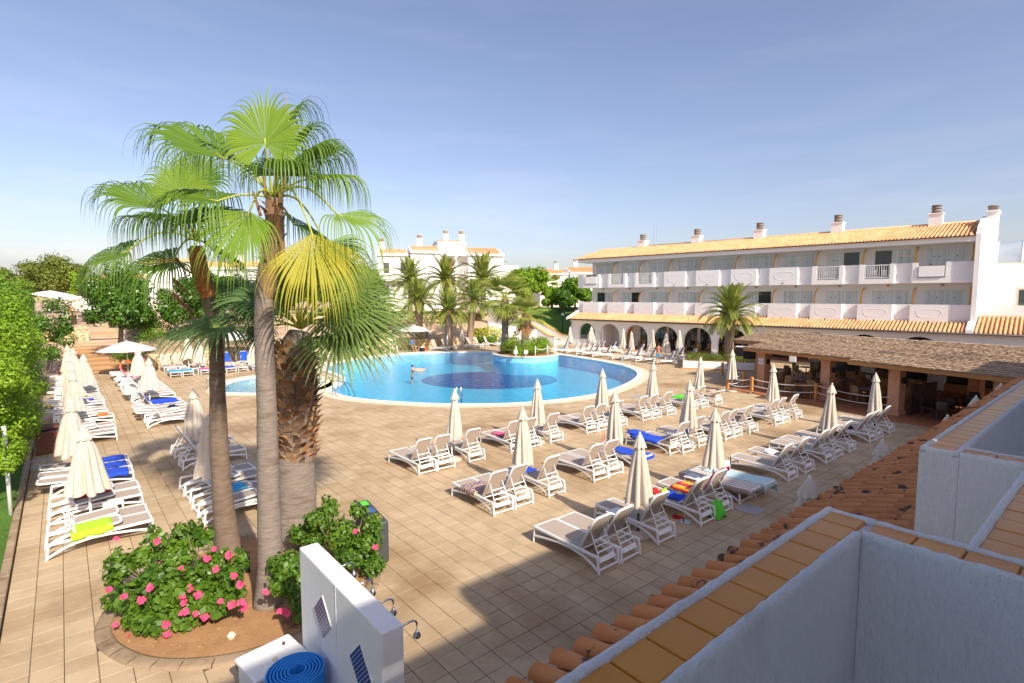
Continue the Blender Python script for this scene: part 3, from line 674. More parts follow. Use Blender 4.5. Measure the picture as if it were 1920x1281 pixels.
def prof(state):
    if state == 'raised': return [(1.90, .36), (1.86, .392), (1.2, .392), (.52, .395), (.44, .52), (.15, 1.08), (.10, 1.10)]
    if state == 'folded': return [(1.9, .36), (1.86, .392), (1.3, .40), (1.28, .47), (.52, .44), (.3, .40), (.0, .38)]
    return [(1.91, .30), (1.86, .392), (1.2, .392), (.5, .40), (.1, .42), (-.28, .44), (-.33, .30)]
def towel(o, state, s0, s1, m, label, wid=.30, hang=0.0, shift=0.0, wr=.012, cat='towel', skew=0.0, name='towel', group=None, lift=.0):
    """cloth laid on a lounger from s0 to s1 (fraction of the way foot -> head)"""
    pr = prof(state); seg = [math.hypot(b[0] - a[0], b[1] - a[1]) for a, b in zip(pr[:-1], pr[1:])]; tot = sum(seg)
    def pos(t):
        t = t * tot
        for (a, b, l) in zip(pr[:-1], pr[1:], seg):
            if t <= l or b is pr[-1]: u = t / l; return a[0] + (b[0] - a[0]) * u, a[1] + (b[1] - a[1]) * u
            t -= l
    P = []; n = max(10, int((s1 - s0) * 26)); k = 14; ph = random.uniform(0, 9)
    for i in range(n + 1):
        t = s0 + (s1 - s0) * i / n; y, z = pos(t); row = []
        full = wid + hang
        for j in range(k + 1):
            u = -full + 2 * full * j / k + shift + skew * (i / n - .5) + .02 * math.sin(ph + i * 1.3); uu = u; dz = .014 + lift
            lim = .345
            if abs(u) > lim: dz -= (abs(u) - lim) * .97; uu = math.copysign(lim + .012, u)
            w_ = wr * (math.sin(3.1 * i * .7 + ph) * math.cos(j * 1.9 + ph) + .6 * math.sin(5 * j + i * 1.1 + ph) + random.uniform(-.5, .5))
            row.append((uu + .3 * w_, y + .4 * w_, z + dz + abs(w_)))
        P.append(row)
    mb = MB().grid(P); t_ = mb.build(name, M_[m], None, True); t_.location = o.location; t_.rotation_euler = o.rotation_euler
    solid(t_, .006); return tag(t_, label, cat, group)
def heap(loc, size, m, label, cat='towel', name='towel_heap', rz=0, wr=.35):
    P = []; n = 18; ph = random.uniform(0, 9)
    for i in range(n + 1):
        row = []
        for j in range(n + 1):
            u = -1 + 2 * i / n; v = -1 + 2 * j / n; r = min(1, math.hypot(u * .85, v * .85)); hgt = (1 - r ** 2.2)
            ww = .5 + .5 * math.sin(4 * u + 3 * v + ph) * math.cos(5 * v - 2 * u + ph)
            row.append((u * size[0] * (1 + .12 * math.sin(3 * v + ph)), v * size[1] * (1 + .12 * math.sin(4 * u + ph)), max(0.002, hgt * size[2] * (1 - wr + wr * ww * 1.6))))
        P.append(row)
    o = MB().grid(P).build(name, M_[m], None, True); o.location = loc; o.rotation_euler = (0, 0, rz); solid(o, .006)
    return tag(o, label, cat)
# ---------------- parasols
def make_parasol(full, sd=0):
    q = thing('closed_parasol', 'closed parasol', 'parasol')
    MB().tube([(0, 0, .05), (0, 0, 2.44)], .024, 10).build('pole', M_['white_metal'], q, True)
    MB().tube([(0, 0, .05), (0, 0, .55)], .030, 10).build('pole_sleeve', M_['dark_metal'] if full == 0 else M_['white_metal'], q, True)
    MB().lathe([(.29, 0), (.30, .03), (.28, .075), (.10, .10), (.05, .12)], 20).build('base', M_['concrete'], q, True)
    hr = .31 if full == 0 else .44; N = 96; lob = 8; P = []
    prof_ = [(2.30, .05), (2.15, .10), (1.9, .155), (1.6, .205), (1.3, .25), (1.08, .285), (.92, .31), (.86, .315)]
    rr = random.Random(5 + sd * 7); phs = [rr.uniform(-.9, .9) for _ in range(lob)]; dep = [rr.uniform(.5, 1.4) for _ in range(lob)]; hemz = [rr.uniform(-.05, .08) for _ in range(lob)]; hr *= rr.uniform(.9, 1.1)
    for z, r in prof_:
        row = []; t = (2.30 - z) / 1.44
        for k in range(N + 1):
            a = 2 * math.pi * (k % N) / N; li = int((k % N) / N * lob); fr = ((k % N) / N * lob) % 1
            fold = abs(math.sin(math.pi * (fr + 0)));  fold = fold ** .7
            rad = r * (hr / .31 if t > .3 else 1 + (hr / .31 - 1) * t / .3) * (1 - .42 * min(1, t * 1.6) * (1 - fold) * dep[li]) * (1 + .06 * math.sin(5 * t + phs[li] * 9))
            tw = phs[li] * .25 * t
            zz = z - (.07 * fold * t if z < 1.0 else 0) + hemz[li] * fold * max(0, (1.3 - z) / .44)
            row.append((rad * math.cos(a + tw), rad * math.sin(a + tw), zz))
        P.append(row)
    c = MB().grid(P).build('canopy', M_['canopy'], q, True)
    P = []
    for z, r in ((2.45, .02), (2.40, .06), (2.30, .105), (2.22, .14), (2.16, .165)):
        row = []; t = (2.45 - z) / .29
        for k in range(N + 1):
            a = 2 * math.pi * (k % N) / N; fr = ((k % N) / N * lob) % 1; fold = abs(math.sin(math.pi * fr)) ** .8
            rad = r * (1.0 if full == 0 else 1.18) * (1 - .25 * t * (1 - fold)); row.append((rad * math.cos(a), rad * math.sin(a), z - .035 * (1 - fold) * t * 0 - .03 * fold * t))
        P.append(row)
    MB().grid(P).build('vent_cap', M_['canopy'], c, True)
    MB().lathe([(.02, 0), (.028, .02), (.022, .05), (.006, .06)], 10, (0, 0, 2.44)).build('finial', M_['white_plastic'], q, True)
    st = MB()
    for k in range(8):
        a = 2 * math.pi * (k + .5) / 8; st.bar((.05 * math.cos(a), .05 * math.sin(a), .98), (.09 * math.cos(a), .09 * math.sin(a), .80), .012)
    st.build('ribs', M_['white_metal'], q)
    return q
PP = [make_parasol(k // 3, k) for k in range(6)]; PU = [False] * 6
def parasol(x, y, full, label, group, rz=None, z=0, sc=1.0):
    full = full * 3 + random.randrange(3); sv = random.uniform(.94, 1.06); o = place(PP[full], PU[full], (x, y, z), random.uniform(0, 6.28) if rz is None else rz, label, group, (sc * sv, sc * random.uniform(.94, 1.06), sc)); PU[full] = True
    o.rotation_euler = (R(random.uniform(-1.6, 1.6)), R(random.uniform(-1.6, 1.6)), o.rotation_euler.z)
    return o
def open_parasol(x, y, z, apex, hem, r, label, n=8):
    q = thing('open_parasol', label, 'parasol', (x, y, z), R(12)); N = n
    MB().tube([(0, 0, 0), (0, 0, apex)], .025, 10).build('pole', M_['white_metal'], q, True)
    MB().lathe([(.3, 0), (.3, .06), (.08, .1)], 16).build('base', M_['concrete'], q, True)
    for k in range(N):
        a0 = 2 * math.pi * k / N; a1 = 2 * math.pi * (k + 1) / N; P = []
        for i in range(7):
            t = i / 6; P.append([(r * t * math.cos(a0 + (a1 - a0) * j / 4) * (1 - .06 * math.sin(math.pi * j / 4) * t), r * t * math.sin(a0 + (a1 - a0) * j / 4) * (1 - .06 * math.sin(math.pi * j / 4) * t), apex - (apex - hem) * t ** 1.15 - .02 * t * math.sin(math.pi * j / 4)) for j in range(5)])
        solid(MB().grid(P).build('canopy_panel', M_['canopy_white'], q, True), .004)
        MB().bar((0, 0, hem + .05), (r * .55 * math.cos(a0), r * .55 * math.sin(a0), apex - (apex - hem) * .55 ** 1.15 - .03), .015).build('rib', M_['white_metal'], q)
    MB().lathe([(.05, 0), (.03, .06), (.005, .09)], 10, (0, 0, apex)).build('finial', M_['white_metal'], q, True)
def make_table():
    q = thing('side_table', 'white plastic side table', 'table')
    bevel(MB().box(-.22, .22, -.22, .22, .40, .425).build('table_top', M_['white_plastic'], q), .02, 2)
    for sx in (-1, 1):
        for sy in (-1, 1): MB().bar((sx * .18, sy * .18, .405), (sx * .21, sy * .21, 0), .04, .03).build('leg', M_['white_plastic'], q)
    return q
TP = make_table(); TU = [False]
def table(x, y, label, group, rz=0, z=0):
    o = place(TP, TU[0], (x, y, z), rz, label, group); TU[0] = True; return o
# ---------------- the field of loungers between pool and near building
G1 = 'parasols set out in a grid on the open terrace'
GX = {'lou': 'loungers set out in threes on the open terrace'}
TAIL = {(850, 728): 'near the shaggy palm trunk', (1008, 710): 'by the pink cloth lounger', (981, 761): 'by the rainbow towel lounger', (1155, 733): 'by the patterned orange bag', (1130, 691): 'nearest the pool curve',
        (1223, 679): 'one before the green towel', (1312, 669): 'by the bright green towel', (1293, 714): 'by the wrapped blue towel lounger', (1200, 809): 'at the edge of the building shadow', (1341, 766): 'over the pile of towels',
        (1375, 656): 'inside the rope rail by the planter', (1452, 683): 'before the pillar with the sign', (1556, 718): 'before the orange restaurant table', (1646, 699): 'before the stepped pergola pillar'}
TPOS = {k: gnd(k[0], k[1], 2.5) for k in TAIL}
def field(px, py, state='raised', label=None, group='g', drz=0, row=None):
    g = gnd(px, py); k = min(TPOS, key=lambda q: (TPOS[q].x - g.x - .6) ** 2 + (TPOS[q].y - g.y - .5) ** 2 * 1.5)
    return lounger(g.x + .33, g.y + .03, R(random.uniform(-2.5, 2.5) + drz), state, label or 'empty white lounger with raised back, parasol set ' + TAIL[k], None if label else 'loungers of the parasol set ' + TAIL[k])
for px, py in ((1122, 1078), (1165, 1058.7), (1234.5, 1024), (785.5, 892.5), (821, 884), (880, 869), (966, 956), (990, 843), (1033, 832), (1101, 815), (1124, 810), (1158, 802),
               (1114, 906), (1143, 896), (1281, 853), (1360, 827.5), (1377, 822.5), (1406, 814), (1205.5, 791), (1225, 787.5), (1252, 781), (1295, 771), (1454.5, 799.5), (1469, 795), (1492.5, 787),
               (1479, 906), (1549.5, 871.5), (1567, 862), (1593, 851), (1645.5, 826), (1667.5, 815)):
    field(px, py)
o = field(926, 969.5, label='raised white lounger with a rainbow striped towel across its seat'); towel(o, 'raised', .22, .52, 'rainbow', 'rainbow striped towel spread over a lounger seat', .30, .10, -.08, .02)
o2 = field(1029, 934.5, label='raised white lounger with a crumpled blue towel on its seat near the striped towel'); towel(o2, 'raised', .12, .38, 'blue_towel', 'crumpled blue towel on the lounger next to a plain one', .27, 0, 0, .03)
g = gnd(926, 969.5); heap((g.x + .85, g.y + .9, .39), (.22, .28, .09), 'blue_towel', 'crumpled blue towel on the lounger beside the rainbow striped one')
o = field(959, 850, label='lounger with a pink patterned cloth on its seat'); towel(o, 'raised', .2, .55, 'pinkcloth', 'pink patterned cloth lying on a lounger seat near the pool', .2, 0, .05, .03)
o = field(1190, 880, 'flat', 'flat lounger covered by a long blue towel hanging over its head end'); towel(o, 'flat', .35, 1.0, 'blue_towel', 'long blue towel hanging over the head end of a flat lounger', .31, .03)
o = field(1256, 855, 'half', 'half reclined lounger wrapped in a bright blue towel'); towel(o, 'flat', .12, .62, 'blue_towel', 'bright blue towel wrapped along a half reclined lounger', .31, .14)
g = gnd(1256, 855); heap((g.x + .4, g.y + 1.7, .42), (.3, .42, .10), 'blue_towel', 'bunched bright blue towel at the foot of the wrapped lounger')
o = field(1311, 840, label='raised lounger with a small folded blue towel on the seat'); towel(o, 'raised', .38, .55, 'blue_towel', 'small folded blue towel on a raised lounger seat', .28, .04, lift=.03)
o = field(1316, 767, label='raised lounger draped with a bright green towel by the pool'); towel(o, 'raised', .1, .5, 'green', 'bright green towel draped on a lounger by the pool', .3, .18, -.12, .03)
o = field(1342, 761, 'half', 'lounger with navy and pink clothes thrown on its back rest'); g = o.location; heap((g.x - .05, g.y + .35, .62), (.2, .3, .16), 'mixcloth', 'navy and pink clothes thrown on a reclined lounger', 'clothes')
o = field(1511, 890.5, label='raised lounger with a white pillow bag on its seat'); g = o.location; heap((g.x, g.y + 1.25, .39), (.26, .22, .10), 'white_cloth', 'white patterned pillow bag on a lounger seat', 'bag')
o = field(1632, 832, label='raised lounger with a small navy bag on its seat'); g = o.location; heap((g.x, g.y + .85, .39), (.2, .16, .12), 'navy', 'small navy bag left on a lounger seat', 'bag')
# the busy group with towels
o = field(1314.5, 988.7, label='lounger heaped with blue and white towels and a red cap'); towel(o, 'raised', .28, .58, 'blue_towel', 'deep blue towel bunched on the busy lounger seat', .22, 0, .02, .03)
towel(o, 'raised', .58, 1.0, 'white_cloth', 'white and blue printed towel over a raised back rest', .30, .05, 0, .02, lift=.02)
g = o.location; heap((g.x - .12, g.y + 1.45, .39), (.10, .12, .13), 'red', 'small red cap on the busy lounger', 'cap'); heap((g.x + .05, g.y + 1.28, .39), (.11, .10, .13), 'lime', 'lime green swim goggles bag on the busy lounger', 'bag')
heap((g.x + .55, g.y + .05, .02), (.24, .2, .42), 'green', 'green beach bag standing behind the busy lounger', 'bag', wr=.15)
o = field(1348.7, 968.7, label='lounger with a fire coloured towel and a crimson towel on its back'); towel(o, 'raised', .22, .5, 'fire', 'red and orange flame patterned towel on a lounger seat', .30, .12, 0, .02)
towel(o, 'raised', .62, 1.0, 'magenta_cloth', 'crimson towel hung over a raised back rest', .31, .10, .05, .02, lift=.02)
o = field(1387.5, 945.7, 'flat', 'flat lounger under a beige striped towel'); towel(o, 'flat', .05, .98, 'beige_stripe', 'beige and grey striped towel spread along a flat lounger', .33, .16, 0, .012)
o = field(1416, 933.7, 'flat', 'flat lounger under a pale blue towel'); towel(o, 'flat', .15, 1.0, 'pale_blue', 'pale blue towel spread along a flat lounger and hanging down', .33, .26, .06, .012)
for px, py, m, lb in ((1270, 971, 'red', 'red sandal on the paving beside the busy lounger'), (1285, 979, 'pale_blue', 'pale sandal on the paving beside the red one')):
    g = gnd(px, py)
    q = thing('sandal', lb, 'sandal', (g.x, g.y, 0), .6)
    for dx in (-.06, .06):
        sole = MB().prism([(dx + .045 * math.cos(a) * (1 + .2 * math.sin(a)), .13 * math.sin(a)) for a in [2 * math.pi * k / 12 for k in range(12)]], .002, .028).build('sole', M_[m], q)
        MB().tube([(dx - .045, .03, .02), (dx - .03, .05, .06), (dx, .07, .07), (dx + .03, .05, .06), (dx + .045, .03, .02)], .008, 6).build('strap', M_['black'], q, True)
# bags standing by parasols
def tote(px, py, m1, m2, label, s=.4):
    g = gnd(px, py); q = thing('tote_bag', label, 'bag', (g.x, g.y, 0), .5)
    bevel(MB().add([(-s * .5, -.08, 0), (s * .5, -.08, 0), (s * .5, .08, 0), (-s * .5, .08, 0), (-s * .56, -.1, s * .9), (s * .56, -.1, s * .9), (s * .56, .1, s * .9), (-s * .56, .1, s * .9)],
                   [(3, 2, 1, 0), (4, 5, 6, 7), (0, 1, 5, 4), (1, 2, 6, 5), (2, 3, 7, 6), (3, 0, 4, 7)]).build('body', M_[m1], q), .03, 2)
    for y in (-.1, .1): MB().tube([(-s * .3, y, s * .85), (-s * .22, y, s * 1.25), (0, y, s * 1.38), (s * .22, y, s * 1.25), (s * .3, y, s * .85)], .012, 6).build('handle', M_[m2], q, True)
tote(1136, 850, 'mixcloth', 'orange', 'patterned orange and white beach bag between two loungers', .55)
tote(1362, 893, 'white_cloth', 'black', 'white tote bag with black handles behind the striped towel', .5)
tote(1325, 880, 'white_cloth', 'white_cloth', 'small white bag on the paving left of the black handled tote', .28)
lim = [(850, 728), (1008, 710), (981, 761), (1155, 733), (1130, 691), (1223, 679), (1312, 669), (1293, 714), (1200, 809), (1341, 766), (1375, 656), (1452, 683), (1556, 718), (1646, 699)]
for px, py in lim:
    g = gnd(px, py, 2.5); parasol(g.x, g.y, 0, 'closed slim beige parasol ' + TAIL[(px, py)], G1)
    if (px, py) not in ((1375, 656), (1646, 699)): table(g.x - .05, g.y + .55, 'white plastic side table under the parasol ' + TAIL[(px, py)], 'side tables on the open terrace', 0)
for px, py in ((1517, 892), (1662, 824), (1782, 778), (1832, 742), (1878, 718)):
    g = gnd(px, py, 2.5); parasol(g.x, g.y, 1, 'closed beige parasol standing close under the clay tile eave', 'parasols beside the clay tile eave')
# ---------------- left columns along the lawn
ll = 'empty white lounger with folded back in the column beside the lawn'; lg = 'folded loungers in the lawn column'
def colA(y, label=None, state='folded', x=-.48): return lounger(x + random.uniform(-.04, .04), y, R(-90 + random.uniform(-2, 2)), state, label or ll, None if label else lg)
o = colA(15.08, 'folded lounger with a lime green towel tucked along its side'); towel(o, 'folded', .42, .8, 'lime', 'lime green towel tucked under a folded lounger back', .26, .12, .10, .01)
colA(15.82); o = colA(17.25, 'folded lounger with a red towel between its frame and the next'); towel(o, 'folded', .35, .8, 'red', 'red towel lying along a folded lounger', .16, .0, -.26, .01); colA(17.98)
for y, lb in ((19.7, 'first'), (20.42, 'second'), (21.3, 'third')):
    o = colA(y, {'first': 'lounger with a blue towel hanging broadly over its side', 'second': 'lounger with a flat blue towel between two others like it', 'third': 'lounger with a rumpled blue towel nearest the brown waste bin'}[lb], 'flat')
    towel(o, 'flat', .08, .52, 'blue_towel', {'first': 'blue towel hanging broadly over a lounger side beside the lawn', 'second': 'flat blue towel on the middle lounger beside the lawn', 'third': 'rumpled blue towel on the lounger nearest the waste bin'}[lb], .30, .16 if lb == 'first' else .02, 0, .02)
table(.75, 16.6, 'white side table between folded loungers by the near lawn parasol', None)
ys = []
y = 26.0
for ub in (28.8, 32.8, 37.4, 42.0, 46.5):
    while y + .4 < ub - .25: ys.append(y); y += .76
    y = ub + .75
for i, y in enumerate(ys):
    if abs(y - 28.28) < .4 or i == 3: o = colA(y, 'lounger with red and orange cloths on the foot end in the lawn column', 'folded', -.35); towel(o, 'folded', .1, .34, 'fire', 'red and orange cloth on a lounger foot beside the lawn', .26, .05, 0, .02)
    elif i in (8,): o = colA(y, 'lounger with one blue towel far along the lawn column', 'flat'); towel(o, 'flat', .2, .7, 'blue_towel', 'blue towel far along the lawn lounger column', .28, .03)
    else: colA(y, state='folded' if i % 3 else 'flat', label=None if i % 3 else None)
for (px, py) in ((124.5, 647), (136, 653), (126, 665), (154, 664), (134, 680), (133, 697), (127, 749), (160, 796)):
    g = gnd(px, py, 2.5); parasol(g.x, g.y, 1, 'closed full beige parasol in the lounger column beside the lawn', 'parasols beside the lawn')
def colB(y, label=None, state='flat'): return lounger(2.6 + random.uniform(-.04, .04), y, R(-90 + random.uniform(-2, 2)), state, label or 'empty white lounger in the second column from the lawn', None if label else 'loungers in the second column')
y = 27.5; i = 0
while y < 46:
    if not (32.8 < y < 33.6 or 39.3 < y < 40.1):
        if i in (5, 6): o = colB(y, 'lounger under a blue towel, %s of two together' % ('nearer the palms' if i == 5 else 'nearer the wooden steps'), 'raised'); towel(o, 'raised', .1, .9, 'blue_towel', 'blue towel over a raised lounger, %s' % ('nearer the palms' if i == 5 else 'nearer the wooden steps'), .31, .06)
        elif i == 20: o = colB(y, 'lounger under a pink and red towel by the open parasol', 'raised'); towel(o, 'raised', .3, 1, 'pinkcloth', 'pink and red towel over the lounger by the open parasol', .3, .1)
        elif i in (2, 3): o = colB(y, None, 'flat'); g = o.location; heap((g.x + 1.2, g.y, .39), (.2, .2, .08), 'white_cloth' if i == 2 else 'navy', 'small %s cloth lying on a flat lounger in the second column' % ('white' if i == 2 else 'navy'))
        else: colB(y, None, 'raised' if i in (0, 9, 14) else ('folded' if i % 4 == 1 else 'flat'))
    y += .76; i += 1
for px, py in ((257, 652.5), (276, 670)):
    g = gnd(px, py, 2.5); parasol(g.x, g.y, 1, 'closed beige parasol in the second lounger column from the lawn', 'parasols in the second column')
open_parasol(3.47, 47.2, 0, 2.45, 1.80, 1.95, 'open white parasol at the end of the second lounger column')
lifebuoy((3.3, 45.6, .75), (R(80), 0, R(25)), 'orange lifebuoy leaning under the open white parasol', .42)
for y, st, lb in ((20.1, 'raised', 'white lounger with steep back facing the palms'), (21.75, 'raised', 'white lounger with steep back beside the palm side table')):
    lounger(2.75, y, R(-88), st, lb)
table(3.75, 20.95, 'white side table between the two steep backed loungers', None)
g = gnd(363, 725, 2.5); parasol(g.x, 20.95, 1, 'closed beige parasol between the two steep backed loungers', None)
g = gnd(394, 773, 2.5); parasol(g.x, g.y, 1, 'closed beige parasol just behind the slimmer leaning palm trunk', None)
for k, (y, lb, m) in enumerate(((17.6, 'lounger with a navy cloth partly behind the palm trunk', 'navy'), (16.85, 'lounger with a white cloth partly behind the palm trunk', 'white_cloth'), (15.65, 'lounger with a cyan towel partly behind the palm trunk', 'cyan'), (14.9, 'empty folded lounger nearest the palm bed kerb', None))):
    o = lounger(2.42, y, R(-90 + (4 if k < 2 else 2)), 'folded', lb)
    if m: towel(o, 'folded', .4, .78, m, '%s cloth on the folded lounger behind the palm trunk' % {'navy': 'navy blue', 'white_cloth': 'plain white', 'cyan': 'bright cyan'}[m], .28, .08, .0, .012)
# ---------------- row along the stone wall at the back left, facing the camera side
wl = 'empty taupe lounger with raised back against the rough stone wall'; wg = 'raised loungers along the stone wall'
for x in (5.9, 6.75, 8.15, 13.7, 14.6, 17.2, 18.4): lounger(x, 48.75, R(180 + random.uniform(-4, 4)), 'raised', wl, wg)
for x, lb in ((10.1, 'raised lounger with a blue towel beside the stone wall table'), (11.45, 'raised lounger with a blue towel under the white open parasol by the stone wall')):
    o = lounger(x, 48.6, R(180), 'raised', lb); towel(o, 'raised', .55, 1, 'blue_towel', 'blue towel over the lounger back ' + ('by the white open parasol' if 'under' in lb else 'beside the stone wall table'), .31, .02)
for x, lb, m in ((5.9, 'flat lounger', 'cyan'), (6.65, 'flat lounger', 'cyan'), (7.75, 'flat lounger', 'pinkcloth'), (9.4, 'flat lounger', 'blue_towel'), (10.2, 'flat lounger', None), (11.2, 'raised', None)):
    nm = {5.9: 'flat lounger with a light blue towel at the row end before the stone wall', 6.65: 'flat lounger with a light blue towel beside a white table before the stone wall', 7.75: 'flat lounger with a pink towel before the stone wall', 9.4: 'flat lounger with a blue towel corner before the stone wall', 10.2: 'flat empty lounger before the stone wall', 11.2: 'raised empty lounger turned to the paddling pool'}[x]
    o = lounger(x, 45.3, R(180), 'raised' if x == 11.2 else 'flat', nm)
    if m: towel(o, 'flat', .02, .5, m, nm.replace('flat lounger with a ', '').replace(' at the row end', ' on the end lounger'), .31, .03)
for x, y, lb in ((7.45, 47.2, 'white side table between raised loungers at the stone wall'), (7.2, 44.4, 'white side table among flat loungers before the stone wall'), (10.8, 47.0, 'white side table with a red item by the blue towels')): table(x, y, lb, None)
parasol(7.4, 48.0, 1, 'closed white parasol by the rough stone wall', 'parasols at the stone wall'); parasol(7.6, 44.8, 1, 'closed white parasol before the flat loungers', None)
parasol(12.2, 48.2, 1, 'closed white parasol beside the open one at the stone wall', None); parasol(15.0, 48.3, 1, 'closed white parasol behind the thick palm trunk', None)
open_parasol(11.0, 49.0, 0, 2.75, 2.15, 1.9, 'open white parasol over the blue towel loungers')
open_parasol(28.6, 50.2, 0.3, 2.3, 1.75, 2.0, 'open white parasol shading the seated attendant', 4)
# centre back row
for x, y in ((29.6, 48.4), (31.0, 48.7), (33.1, 48.5), (34.3, 48.8), (35.4, 48.9), (38.2, 49.0), (39.4, 48.9)): lounger(x, y, R(-152 + random.uniform(-6, 6)), 'raised', 'taupe lounger before the low bank across the pool', 'loungers across the pool below the bank')
o = lounger(37.0, 49.2, R(-150), 'raised', 'lounger with a pinkish white towel across the pool'); towel(o, 'raised', .5, 1, 'white_cloth', 'pinkish white towel over a lounger across the pool', .31, .05)
for px, py in ((865.5, 611), (911, 607)):
    g = gnd(px, py, 2.5); parasol(g.x, min(g.y, 49.0), 0, 'closed white parasol before the bank across the pool', 'parasols across the pool')
# arcade side rows
PH = [(1040 + a / 6, 580 + b / 6) for a, b in [(145, 375), (265, 375), (325, 385), (445, 400), (505, 405), (630, 420), (855, 440), (970, 450), (1130, 465), (1345, 485)]]
QH = [(1040 + a / 6, 580 + b / 6) for a, b in [(395, 365), (505, 360), (560, 365), (690, 375), (745, 380), (1000, 405), (1065, 415), (1385, 455), (1450, 440), (1590, 455)]]
for i, (px, py) in enumerate(PH + QH):
    g = gnd(px, py, 1.0); a = R(52 + random.uniform(-5, 5)); d = Vector((-math.sin(a), math.cos(a), 0)); x, y = g.x - d.x * .13, g.y - d.y * .13
    if i == 0: o = lounger(x, y, a, 'raised', 'lounger with a turquoise towel at the pool steps'); towel(o, 'raised', .45, 1, 'cyan', 'turquoise towel over the lounger at the pool steps', .31, .08)
    elif i == 1: o = lounger(x, y, a, 'raised', 'lounger with a white towel next to the turquoise one'); towel(o, 'raised', .6, 1, 'white_cloth', 'white towel over the lounger next to the turquoise one', .31, .08)
    elif i == 14: o = lounger(x, y, a, 'raised', 'lounger with a white towel bundle before the third arch'); g2 = o.location; heap((g2.x - .6, g2.y + .45, .4), (.3, .3, .3), 'white_cloth', 'white towel bundle on a lounger before the third arch')
    else: lounger(x, y, a, 'raised', 'taupe lounger in the rows before the white arcade', 'loungers before the white arcade')
for px, py in ((1069, 612.5), (1108, 611.7), (1168, 615.5), (1184.7, 621), (1224.5, 618), (1248.7, 625), (1285.5, 618)):
    g = gnd(px, py, 2.5); parasol(min(g.x, 44.6), g.y, 1 if px in (1248.7, 1108) else 0, 'closed white parasol in the rows before the white arcade', 'parasols before the white arcade')
# ================================================================== plants
def unit(v): return v / np.maximum(np.linalg.norm(v, axis=-1, keepdims=True), 1e-9)
def leaf_arrays(C, N_, size, asp=.5, jit=.35):
    """diamond leaves at points C facing N_"""
    n = len(C); nrm = unit(N_ + RNG.normal(0, jit, (n, 3))); r = RNG.normal(0, 1, (n, 3)); u = unit(np.cross(nrm, r)); v = np.cross(nrm, u)
    s = (size * RNG.uniform(.45, 1.5, n))[:, None]
    V = np.stack([C - u * s * .5, C + v * s * asp * .5 - u * s * .05, C + u * s * .5 - nrm * s * .12, C - v * s * asp * .5 - u * s * .05], 1).reshape(-1, 3)
    return V, np.arange(n * 4).reshape(-1, 4)
def foliage(name, blobs, size, m, parent=None, asp=.5, shell=.55, per=None, kind='stuff'):
    """blobs: (x,y,z,rx,ry,rz,n) leafy clumps"""
    Cs = []; Ns = []; Ts = []
    for (x, y, z, rx, ry, rz, n) in blobs:
        d = unit(RNG.normal(0, 1, (n, 3))); r = shell + (1 - shell) * RNG.random(n) ** .6; r *= 1 + .10 * RNG.normal(0, 1, n)
        p = d * r[:, None] * np.array([rx, ry, rz]); Cs.append(p + np.array([x, y, z])); nn = d + np.array([0, 0, .45]); Ns.append(unit(nn))
        Ts.append(np.clip(RNG.normal(.5, .22, n) + RNG.uniform(-.22, .22), 0, 1))
    C = np.concatenate(Cs); N_ = np.concatenate(Ns); T = np.concatenate(Ts)
    V, F = leaf_arrays(C, N_, size, asp)
    o = link(name, nmesh(name, V, F, T, M_[m]), parent)
    if kind: o['kind'] = kind
    return o
def clumps(c, r, n, nl, cs=.35, low=-.6, seed=0, flat=1.0):
    """n leafy clumps spread over the outside and the inside of an ellipsoid crown"""
    rg = np.random.default_rng(seed); out = []
    for k in range(n):
        d = rg.normal(0, 1, 3); d /= np.linalg.norm(d)
        if d[2] < low: d[2] = -d[2]
        q = rg.uniform(.45, .95); s = rg.uniform(.7, 1.3) * cs
        out.append((c[0] + d[0] * r[0] * q, c[1] + d[1] * r[1] * q, c[2] + d[2] * r[2] * q, r[0] * s, r[1] * s, r[2] * s * flat, nl))
    return out
def tree(name, label, base, h, crown, nl, size, m, seed, group=None, bark='bark', n=22, tr=.14, cs=.36, cat='tree', low=-.6, asp=.5):
    q = thing(name, label, cat, base, 0, group); rr = random.Random(seed); mb = MB(); cz = crown[0]
    pts = [(0, 0, -.1), (rr.uniform(-.05, .05) * h, rr.uniform(-.05, .05) * h, h * .5), (0, 0, h)]
    mb.tube(pts, [tr * 1.25, tr, tr * .7], 9)
    for k in range(6):
        a = rr.uniform(0, 6.28); mb.tube([(0, 0, h * .9), (math.cos(a) * crown[1] * .3, math.sin(a) * crown[1] * .3, h + crown[3] * .3), (math.cos(a) * crown[1] * .6, math.sin(a) * crown[2] * .6, cz + rr.uniform(-.2, .4) * crown[3])], [tr * .6, tr * .4, tr * .15], 6)
    mb.build('trunk', M_[bark], q, True)
    foliage('crown', clumps((0, 0, cz), (crown[1], crown[2], crown[3]), n, nl, cs, low, seed), size, m, q, asp)
    return q
